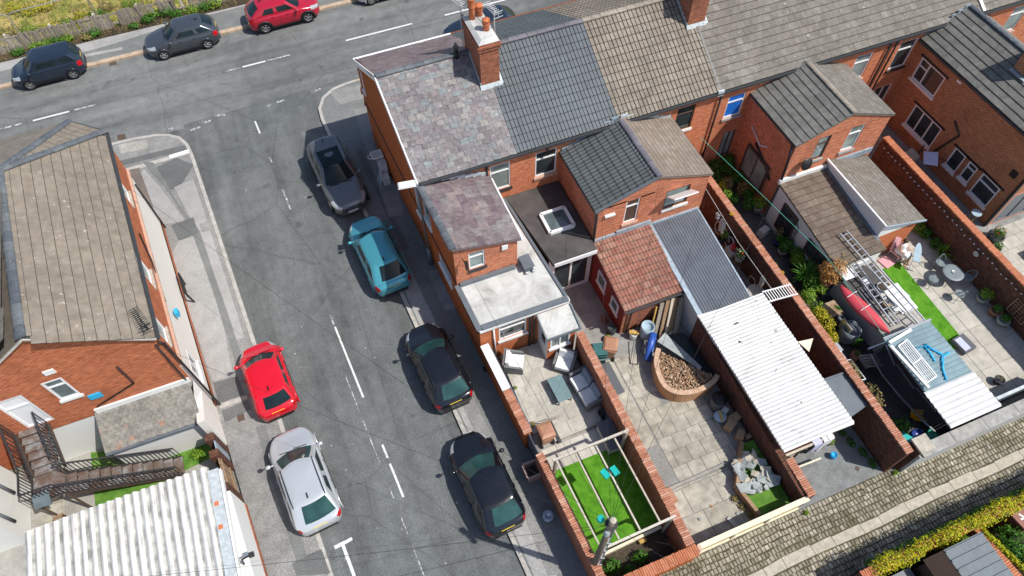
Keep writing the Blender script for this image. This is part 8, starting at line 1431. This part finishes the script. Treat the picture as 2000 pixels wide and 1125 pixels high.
# ------------------------------------------------------------------ turf patio (far right yard)
struct('far_patio', MB().prism([(21.4, 11.4), (25.6, 15.2), (25.6, 3.1), (21.4, 3.1)], 0.0, 0.05), 'concrete'); fp = bpy.data.objects['far_patio']
lay(fp, 22.0, 25.55, 3.2, 11.3, 0.88, 0.88, 0.056, slabme, 0.0, gap=0.022); lay(fp, 23.9, 25.55, 11.3, 15.2, 0.82, 0.88, 0.056, slabme)
struct('turf_strip', MB().prism([(22.35, 10.7), (23.3, 10.75), (23.2, 6.2), (22.4, 6.15)], 0.06, 0.10), 'turf')
pt5 = thing('round_table', 'round dark metal patio table with mesh top and ashtray', 'table', (24.55, 9.1, 0.06)); MB().lathe((24.55, 9.1, 0.76), [(0.44, 0), (0.46, 0.015), (0.44, 0.03), (0.3, 0.032)], 24).build('table_top', 'patio_iron', pt5, True); MB().lathe((24.55, 9.1, 0.795), [(0.09, 0), (0.1, 0.03), (0.05, 0.02)], 12).build('ashtray', 'galv', pt5)
for k in range(4): a = pi/4+pi/2*k; MB().bar((24.55+0.34*cos(a), 9.1+0.34*sin(a), 0.07), (24.55+0.12*cos(a), 9.1+0.12*sin(a), 0.76), 0.025).build('leg', 'patio_iron', pt5)
def iron_chair(label, loc, rz, mat='patio_iron'):
    t = thing('patio_chair', label, 'chair', loc, rz, 'patio chairs round the table'); MB().lathe((0, 0, 0.44), [(0.21, 0), (0.22, 0.012), (0.20, 0.024), (0.1, 0.02)], 16).build('seat', mat, t, local=True)
    P = [(0.22*cos(a), -0.05+0.22*sin(a), 0.46+0.42*sin(a)) for a in [pi*k/10 for k in range(11)]]; MB().tube(P, 0.016, 6).build('back_hoop', mat, t, local=True)
    for k in range(-2, 3): MB().bar((k*0.06, 0.18, 0.46), (k*0.07, 0.18, 0.82-abs(k)*0.03), 0.012).build('back_bar', mat, t, local=True)
    for sx in (-1, 1):
        for sy in (-1, 1): MB().bar((sx*0.15, sy*0.15, 0.44), (sx*0.20, sy*0.2, 0.0), 0.02).build('leg', mat, t, local=True)
iron_chair('patio chair above the round table, its back to the house', (24.65, 9.85, 0.06), 0.0); iron_chair('patio chair right of the round table', (25.25, 8.75, 0.06), -1.9); iron_chair('patio chair left of the round table', (23.75, 9.25, 0.06), 1.5); iron_chair('patio chair below the round table', (24.3, 8.2, 0.06), 3.0)
for i, (x, y, r_, m_, p_, lab) in enumerate(((25.2, 12.6, 0.42, 'leaf_bright', None, 'bright leafy shrub against the far wall nearest the house'), (25.35, 11.5, 0.35, 'leaf_green', None, 'low green plant under the string lights'), (25.0, 13.4, 0.42, 'leaf_green', 'pot_dark', 'round-leaved plant at the extension corner'), (25.2, 11.9, 0.4, 'leaf_bright', None, 'sprawling yellow-green shrub below the string lights'), (25.35, 10.9, 0.32, 'leaf_green', None, 'dark creeper low on the far wall above the strap-leaved plant'), (25.25, 7.7, 0.36, 'leaf_bright', 'pot_stone', 'round bushy plant in a pale bowl by the far wall'), (25.3, 6.95, 0.2, 'leaf_green', 'pot_terracotta', 'small plant in a pink pot under the trellis'), (25.25, 6.45, 0.2, 'leaf_green', 'pot_stone', 'small plant in a grey trough below the trellis'), (25.35, 14.5, 0.25, 'leaf_green', None, 'creeper on the far wall beside the tiled extension'))): bush(lab, (x, y, 0.06), (r_, r_, r_*0.85), 320, 0.10, m_, pot=p_, potr=0.26, group='plants by the far wall')
spiky('green strap-leaved plant by the far wall above the table', (25.25, 10.35, 0.1), 60, 0.6, 'leaf_bright')
tl_ = thing('trellis', 'square wooden lattice trellis leaning on the far wall', 'trellis', (25.5, 6.3, 0.3))
for k in range(6): MB().bar((25.52, 5.95+k*0.17, 0.6), (25.55, 5.95+k*0.17, 1.45), 0.025, 0.02).build('lath', 'wood_brown', tl_); MB().bar((25.54, 5.93, 0.6+k*0.165), (25.54, 6.82, 0.6+k*0.165), 0.025, 0.02).build('lath', 'wood_brown', tl_)
sg = thing('string_lights', 'string of small white bulbs along the far wall', 'string lights', (25.58, 10, 1.7)); MB().tube([(25.58, 15.9, 1.75), (25.58, 11, 1.7), (25.58, 5.2, 1.72)], 0.008, 4).build('cable', 'iron_black', sg)
bm = MB().lathe((0, 0, 0), [(0.01, -0.03), (0.045, 0), (0.01, 0.035)], 6).mesh('bulb', 'cushion_white')
for k in range(38): inst('bulb', bm, Matrix.Translation((25.55+random.uniform(-.03, .02), 15.8-k*0.28, 1.70+random.uniform(-.05, .04))), sg)
tag(MB().lathe((25.55, 9.3, 1.4), [(0.13, -0.02), (0.14, 0), (0.13, 0.02)], 16, 'X').build('wall_plaque', 'pot_stone', None), 'round grey plaque on the far wall', 'plaque')
bn = thing('doormat_box', 'dark box with white mat on top at the end of the turf', 'box', (22.95, 6.2, 0.06), 0.1); MB().box((0, 0, 0.14), (0.62, 0.75, 0.26)).build('box', 'store_grey', bn, local=True); MB().box((-0.12, 0, 0.28), (0.32, 0.6, 0.02)).build('mat', 'cloth_lilac', bn, local=True)
gg = thing('panel_gate', 'blue-grey panel gate at the alley end of the turf patio', 'gate', (22.6, 3.6, 0)); MB().bx(21.5, 3.5, 0.06, 24.8, 3.56, 1.35).build('panel', 'lamp_grey', gg); MB().bx(21.5, 3.48, 1.35, 24.8, 3.60, 1.40).build('top_rail', 'lead_pale', gg)
bush('little plant pot near the panel gate', (23.1, 4.3, 0.06), (0.1, 0.1, 0.08), 50, 0.05, 'leaf_dry', pot='pot_dark', potr=0.2, poth=0.3, stem=False)
# person at the ironing board
def person(label, loc, rz):
    t = thing('person', label, 'person', loc, rz)
    J = {'pel': (0, 0, 0.50), 'chest': (0, 0.10, 0.82), 'neck': (0, 0.12, 1.02), 'head': (0, 0.08, 1.18), 'top': (0, 0.07, 1.27), 'ls': (-0.17, 0.11, 0.96), 'le': (-0.24, -0.02, 0.74), 'lh': (-0.16, -0.26, 0.72), 'rs': (0.17, 0.11, 0.96), 're': (0.24, -0.02, 0.74), 'rh': (0.14, -0.28, 0.74), 'lk': (-0.12, -0.42, 0.52), 'la': (-0.12, -0.48, 0.10), 'lt': (-0.12, -0.64, 0.06), 'rk': (0.12, -0.42, 0.52), 'ra': (0.12, -0.48, 0.10), 'rt': (0.12, -0.64, 0.06), 'lhip': (-0.10, -0.02, 0.50), 'rhip': (0.10, -0.02, 0.50)}
    Rr = {'pel': .14, 'chest': .13, 'neck': .055, 'head': .095, 'top': .06, 'ls': .06, 'le': .045, 'lh': .035, 'rs': .06, 're': .045, 'rh': .035, 'lk': .065, 'la': .045, 'lt': .035, 'rk': .065, 'ra': .045, 'rt': .035, 'lhip': .09, 'rhip': .09}
    E_ = [('pel', 'chest'), ('chest', 'neck'), ('neck', 'head'), ('head', 'top'), ('chest', 'ls'), ('ls', 'le'), ('le', 'lh'), ('chest', 'rs'), ('rs', 're'), ('re', 'rh'), ('pel', 'lhip'), ('lhip', 'lk'), ('lk', 'la'), ('la', 'lt'), ('pel', 'rhip'), ('rhip', 'rk'), ('rk', 'ra'), ('ra', 'rt')]
    ks = list(J); me = bpy.data.meshes.new('body'); me.from_pydata([J[k] for k in ks], [(ks.index(a), ks.index(b_)) for a, b_ in E_], []); o = bpy.data.objects.new('body', me); link(o); o.parent = t; WORLD[o] = WORLD[t]; me.materials.append(MATS['skin'])
    sm = o.modifiers.new('skin', 'SKIN'); 
    for i, k in enumerate(ks): v = me.skin_vertices[0].data[i]; v.radius = (Rr[k], Rr[k]); v.use_root = (k == 'pel')
    ss = o.modifiers.new('sub', 'SUBSURF'); ss.levels = 1; ss.render_levels = 2
    MB().lathe((0, 0.08, 1.0), [(0.10, 0.02), (0.17, -0.04), (0.16, -0.25), (0.20, -0.46), (0.24, -0.52), (0.18, -0.53)], 14).build('top_garment', 'cloth_white', t, True, local=True)
    MB().box((0, -0.20, 0.57), (0.40, 0.50, 0.17), taper=0.85).build('skirt', 'cloth_white', t, local=True)
    MB().lathe((0, 0.11, 1.17), [(0.06, -0.10), (0.115, -0.02), (0.118, 0.05), (0.09, 0.11), (0.02, 0.135)], 12).build('hair', 'hair_brown', t, True, local=True)
    return t
person('seated person in white top and skirt, bare legs, beside the brick extension', (23.35, 11.0, 0.06), radians(12))
pc = thing('garden_chair', 'pink-cushioned garden chair behind the seated person', 'chair', (23.35, 11.1, 0.06), radians(12)); MB().box((0, 0.0, 0.38), (0.52, 0.55, 0.08)).build('seat', 'pink_cloth', pc, local=True); MB().box((0, 0.32, 0.78), (0.60, 0.08, 0.85), R=Matrix.Rotation(radians(-14), 3, 'X'), taper=0.8).build('back', 'pink_cloth', pc, local=True)
for sx in (-1, 1):
    for sy in (-1, 1): MB().bar((sx*0.22, sy*0.22, 0.36), (sx*0.25, sy*0.28, 0.0), 0.03).build('leg', 'alu', pc, local=True)
ib = thing('ironing_board', 'pale blue covered ironing board on crossed legs in front of the seated person', 'ironing board', (23.75, 10.55, 0.06), radians(-46)); m = MB(); pr = [(-0.14, -0.55), (0.14, -0.55), (0.16, 0.1), (0.10, 0.42), (0.03, 0.58), (-0.03, 0.58), (-0.10, 0.42), (-0.16, 0.1)]; m.prism(pr, 0.76, 0.80).build('board', 'board_blue', ib, local=True)
MB().bar((0, -0.45, 0.02), (0, 0.35, 0.76), 0.03).build('leg', 'alu', ib, local=True); MB().bar((0.02, 0.40, 0.02), (0.02, -0.30, 0.76), 0.03).build('leg', 'alu', ib, local=True); MB().bar((-0.2, -0.45, 0.02), (0.2, -0.45, 0.02), 0.03).build('foot_bar', 'iron_black', ib, local=True); MB().bar((-0.2, 0.40, 0.02), (0.2, 0.40, 0.02), 0.03).build('foot_bar', 'iron_black', ib, local=True)
tag(MB().box((22.75, 10.95, 0.10), (0.55, 0.55, 0.08), rz=0.2).build('floor_cushion', 'pink_cloth', None), 'pale pink cushion on the paving left of the seated person', 'cushion'); tag(MB().box((22.15, 9.2, 0.12), (0.6, 0.5, 0.10), rz=0.2).build('paving_step', 'cloth_lilac', None), 'lilac-grey step slab beside the turf strip', 'slab')
# ------------------------------------------------------------------ far side passage
struct('side_passage', MB().prism([(25.95, 18.8), (28.4, 18.8), (28.4, 10.9), (34, 10.9), (34, 3.1), (25.95, 3.1)], 0.0, 0.05), 'concrete_dark'); lay(bpy.data.objects['side_passage'], 26.2, 33, 4.0, 10.6, 0.9, 0.6, 0.055, slabme, 0.5, skip=lambda x, y: False)
tag(MB().slab([(27.55, 15.15, 1.35), (28.0, 14.75, 1.5), (27.7, 14.2, 1.2), (27.2, 14.6, 1.15)], 0.03).build('pillowcase', 'cloth_lilac', None), 'pale lilac pillowcase hung out beside the dark red brick wall', 'laundry'); tag(MB().box((27.25, 15.4, 0.9), (0.3, 0.6, 0.5), R=Euler((0.3, 0.3, 0.4)).to_matrix()).build('cloth_bundle', 'stone_pale', None), 'cream cloth bundle above the pillowcase', 'laundry'); 
tag(MB().bar((27.9, 15.5, 0.05), (27.9, 15.5, 1.3), 0.05).bar((27.4, 15.4, 1.3), (28.2, 14.2, 1.3), 0.03).build('airer', 'iron_black', None), 'dark clothes airer beside the dark red brick wall', 'airer')
pr_ = thing('bird_table', 'pale blue bowl on a bent cane stand at the block corner', 'bird bath', (27.75, 11.35, 0.05)); MB().lathe((27.75, 11.35, 0.75), [(0.05, 0), (0.2, 0.06), (0.24, 0.14), (0.2, 0.13)], 14).build('bowl', 'board_blue', pr_, True)
for k in range(3): a = 2*pi*k/3; MB().tube([(27.75+0.3*cos(a), 11.35+0.3*sin(a), 0.05), (27.75+0.1*cos(a), 11.35+0.1*sin(a), 0.5), (27.75+0.22*cos(a), 11.35+0.22*sin(a), 0.8)], 0.015, 6).build('leg', 'wood_yellow', pr_)
bush('red, orange and yellow flowers in a dark tub at the block corner', (28.2, 10.15, 0.05), (0.35, 0.35, 0.28), 220, 0.09, 'leaf_green', pot='pot_dark', flower=['petal_orange', 'petal_yellow', 'petal_red'], potr=0.36, poth=0.35); bush('green plant in a white tub behind the far wall', (27.0, 10.2, 0.05), (0.3, 0.3, 0.22), 200, 0.09, 'leaf_bright', pot='cushion_white', potr=0.32); bush('small green plant on the slabs beside the colourful tub', (27.7, 9.6, 0.05), (0.26, 0.26, 0.2), 180, 0.08, 'leaf_green', pot='pot_dark')
tag(MB().lathe((26.75, 9.75, 0.05), [(0.30, 0), (0.36, 0.25), (0.30, 0.3), (0.1, 0.32)], 18).build('white_tub', 'cushion_white', None, True), 'white round tub behind the orange coping of the far wall', 'tub'); 
sf = thing('cube_sofa', 'black covered garden seat at the right edge', 'sofa', (29.4, 8.3, 0.05)); MB().box((29.4, 8.3, 0.3), (1.0, 1.2, 0.5)).build('base', 'store_grey', sf); MB().box((29.75, 8.3, 0.65), (0.3, 1.2, 0.3)).build('back', 'store_grey', sf)
# ------------------------------------------------------------------ south side of the alley
sw_ = wall('low brick wall smothered in yellow-green ivy along the alley', (12.6, 0.1), (40, 0.1), 1.45, 0.30, 'brick_old', 'coping_orange', cw=0.36); wall('brick pier wall at the alley, left of the ivy', (9.6, -0.25), (12.5, 0.0), 1.0, 0.4, 'brick_yard', 'coping_orange', cw=0.46); wall('brick wall between the shed garden and the leafy garden, south of the alley', (17.45, 0.0), (17.9, -6), 1.2, 0.24, 'brick_yard', 'coping_orange', cw=0.30)
iv = thing('ivy', 'thick yellow-green ivy covering the alley wall', 'ivy', (17, 0.12, 0)); m = MB()
for i in range(46): x = 13.2+i*0.26; mm = leaves(300, (x, 0.12+0.05*sin(i), 1.55+0.08*sin(i*1.3)), (0.34, 0.38+0.06*sin(i*0.7), 0.30), 0.07, i+900, 0.5); m.add(mm.v, mm.f)
m.build('foliage', 'leaf_ivy', iv); m = MB()
for i in range(30): x = 13.5+i*0.38; mm = leaves(60, (x, 0.42, 0.9), (0.3, 0.10, 0.65), 0.09, i+1500, 0.3); m.add(mm.v, mm.f)
m.build('hanging_foliage', 'leaf_green', iv); MB().tube([(17.5, -0.2, 0.0), (17.4, -0.1, 0.7), (17.2, 0.05, 1.2)], [0.06, 0.05, 0.03], 8).build('stem', 'pole_wood', iv); m = MB()
for i in range(9): mm = leaves(110, (17.6+0.05*i, -0.3-i*0.22, 1.3), (0.14, 0.22, 0.12), 0.08, i+1800, 0.4); m.add(mm.v, mm.f)
m.build('side_foliage', 'leaf_ivy', iv)
gs2 = thing('garden_shed', 'dark garden shed with grey felt pitched roof, bottom right', 'shed', (16, -1, 0)); MB().bx(14.95, -3.4, 0.02, 17.0, -0.35, 1.6).build('wall', 'shed_brown', gs2); rfS = MB().slab([(14.8, -3.5, 1.55), (15.35, -3.5, 2.05), (15.35, -0.22, 2.05), (14.8, -0.22, 1.55)], 0.04).build('roof_west', 'shed_brown', gs2); rfE = MB().slab([(17.15, -3.5, 1.75), (17.15, -0.22, 1.75), (15.35, -0.22, 2.06), (15.35, -3.5, 2.06)], 0.04).build('roof', 'shed_felt', gs2)
for k in range(11): MB().bar((15.36, -3.4+k*0.31, 2.085), (17.15, -3.4+k*0.31, 1.775), 0.06, 0.03).build('felt_batten', 'shed_felt', gs2)
lb = thing('lean_box', 'low blue-grey felted lid box left of the garden shed', 'storage box', (14.2, -0.7, 0)); MB().bx(13.75, -1.6, 0.02, 14.6, -0.3, 0.7).build('box', 'shed_brown', lb); MB().slab([(13.7, -1.7, 0.74), (14.65, -1.7, 0.74), (14.65, -0.25, 0.78), (13.7, -0.25, 0.78)], 0.04).build('lid', 'sheet_bluegrey', lb)
bush('dense mid-green shrub beside the brown sign, bottom right', (18.6, -1.0, 0.02), (0.75, 0.85, 0.75), 1500, 0.11, 'leaf_green'); bush('lighter green shrub cut off by the bottom right corner', (19.3, -1.8, 0.02), (0.7, 0.8, 0.7), 1300, 0.11, 'leaf_bright'); bush('green shrub between shed roof and ivy', (16.9, -0.15, 0.6), (0.35, 0.22, 0.3), 300, 0.09, 'leaf_bright', stem=False)
bs_ = thing('brown_bin', 'brown wheelie bin with white markings on its lid, right edge', 'bin', (19.35, -0.45, 0.02), radians(8)); MB().box((0, 0, 0.5), (0.5, 0.55, 0.95)).build('body', 'sign_brown', bs_, local=True); MB().box((0, 0, 1.0), (0.60, 0.66, 0.07), taper=0.93).build('lid', 'sign_brown', bs_, local=True)
for a, b_ in (((-0.02, 0.22), (0.06, 0.02)), ((0.06, 0.02), (-0.12, 0.05)), ((0.12, 0.0), (0.20, -0.2)), ((0.04, -0.02), (0.14, -0.22))): MB().bar((*a, 1.04), (*b_, 1.04), 0.06, 0.01).build('lid_marking', 'white_paint', bs_, local=True)
# ------------------------------------------------------------------ north side: board fence, mesh fence, scrub
nf = thing('board_fence', 'weathered grey vertical board fence along the far pavement', 'fence', (-6, 42, 0)); x = -17.0; rdf = random.Random(4); bmesh_ = [MB().box((0, 0, 0.5), (0.16, 0.025, 1.0)).mesh('board', 'wood_grey')]
while x < 6:
    if rdf.random() > 0.08 and not (-4.9 < x < -4.2): inst('board', bmesh_[0], Matrix.Translation((x, 42.0+rdf.uniform(-.02, .02), 0.12)) @ Matrix.Rotation(rdf.uniform(-.05, .05), 4, 'Y') @ Matrix.Rotation(rdf.uniform(-.10, .04), 4, 'X') @ Matrix.Diagonal((rdf.uniform(0.75, 1.1), 1, rdf.uniform(0.9, 1.06), 1)), nf)
    x += 0.175
for z in (0.35, 0.95): MB().bar((-17, 42.06, z), (6, 42.06, z), 0.05, 0.09).build('rail', 'wood_grey', nf)
for k in range(10): MB().box((-16.5+k*2.4, 42.1, 0.6), (0.12, 0.12, 1.2)).build('post', 'wood_pale', nf)
mf = thing('mesh_fence', 'galvanised temporary mesh fence panels behind the board fence', 'fence', (-13, 43, 0))
for a, b_ in (((-17.5, 42.6), (-13.6, 42.85)), ((-13.5, 42.85), (-9.4, 43.1)), ((-9.3, 43.1), (-5.0, 43.4))):
    MB().tube([(*a, 0.15), (*a, 1.75), (a[0]+0.15, a[1], 1.9), (b_[0]-0.15, b_[1], 1.9), (*b_, 1.75), (*b_, 0.15)], 0.025, 6).build('frame', 'galv', mf)
    n_ = 26
    for k in range(1, n_): t = k/n_; MB().box((a[0]+(b_[0]-a[0])*t, a[1]+(b_[1]-a[1])*t, 1.0), (0.008, 0.008, 1.75)).build('wire', 'galv', mf)
SCR = ['bright weed clump right behind the navy car roof', 'bright weed clump above the navy car bonnet', 'deep green weed clump above the navy car rear window', 'bright weed clump right of the navy car at the fence foot', 'deep green clump at the fence foot, far left', 'deep green clump halfway between the navy and grey cars', 'straw-coloured tuft halfway between the navy and grey cars', 'deep green clump behind the grey car rear', 'bright clump over the fence behind the grey car roof', 'tall deep green clump above the grey car roof', 'deep green clump above the grey car tail', 'bright clump between the grey and crimson cars', 'deep green clump at the fence post left of the crimson car', 'bright clump nearest the crimson car', 'straw tuft at the fence left of the grey car', 'small deep green tuft just left of the grey car bonnet', 'deep green clump breaking through a fence gap', 'bright clump on the plot at the top edge', 'yellow-flowering bush second from the left on the plot', 'yellow-flowering bush farthest left on the plot', 'yellow-flowering bush beside the mesh fence corner', 'bright clump inside the mesh fence, right end', 'yellow clump inside the mesh fence, middle', 'straw clump inside the mesh fence, far left', 'bright clump inside the mesh fence, left of middle', 'yellow clump just right of the mesh fence corner', 'straw clump at the top edge beyond the fence']
i = 0
for (u, v, r_, m_) in ((90, 88, 0.42, 'leaf_bright'), (70, 93, 0.4, 'leaf_bright'), (110, 82, 0.4, 'leaf_green'), (130, 76, 0.35, 'leaf_bright'), (35, 102, 0.35, 'leaf_green'), (185, 66, 0.4, 'leaf_green'), (170, 72, 0.3, 'leaf_dry'), (290, 38, 0.4, 'leaf_green'), (300, 28, 0.42, 'leaf_bright'), (325, 25, 0.45, 'leaf_green'), (345, 28, 0.4, 'leaf_green'), (375, 22, 0.42, 'leaf_bright'), (400, 15, 0.4, 'leaf_green'), (420, 10, 0.45, 'leaf_bright'), (215, 45, 0.3, 'leaf_dry'), (260, 50, 0.25, 'leaf_green'), (190, 30, 0.45, 'leaf_green'), (255, 10, 0.5, 'leaf_bright'), (60, 25, 0.55, 'leaf_yellow'), (30, 20, 0.55, 'leaf_yellow'), (90, 15, 0.45, 'leaf_yellow'), (130, 45, 0.4, 'leaf_bright'), (100, 55, 0.45, 'leaf_yellow'), (20, 68, 0.5, 'leaf_dry'), (60, 62, 0.45, 'leaf_bright'), (160, 35, 0.45, 'leaf_yellow'), (210, 15, 0.5, 'leaf_dry')):
    p = at(u, v, 0.3); i += 1; front = p.y < 42.0
    bush(SCR[i-1], (p.x, p.y, 0.12), (r_*1.4, r_*0.9, r_*0.75), 260, 0.11, m_, stem=False, name='scrub', cat='scrub', group='scrub along the fence')
m = MB(); rg = random.Random(2)
for k in range(7000):
    x, y = rg.uniform(-20, 12), rg.uniform(42.3, 50); h_ = rg.uniform(0.15, 0.45); a = rg.uniform(0, pi); dx, dy = 0.03*cos(a), 0.03*sin(a); lx, ly = rg.uniform(-.12, .12), rg.uniform(-.12, .12)
    m.add([(x-dx, y-dy, 0.12), (x+dx, y+dy, 0.12), (x+lx, y+ly, 0.12+h_)], [(0, 1, 2)])
o = m.build('tall_grass', 'leaf_dry', None); tag(o, 'dry tall grass on the rough plot beyond the fence', 'grass', kind='stuff')
m = MB(); 
for k in range(2200):
    x, y = rg.uniform(-18, 8), rg.uniform(41.3, 42.0); h_ = rg.uniform(0.06, 0.22); a = rg.uniform(0, pi); dx, dy = 0.02*cos(a), 0.02*sin(a)
    m.add([(x-dx, y-dy, 0.12), (x+dx, y+dy, 0.12), (x+rg.uniform(-.08, .08), y+rg.uniform(-.08, .08), 0.12+h_)], [(0, 1, 2)])
o = m.build('verge_grass', 'leaf_dry', None); tag(o, 'dry weeds and grass along the foot of the board fence', 'grass', kind='stuff')
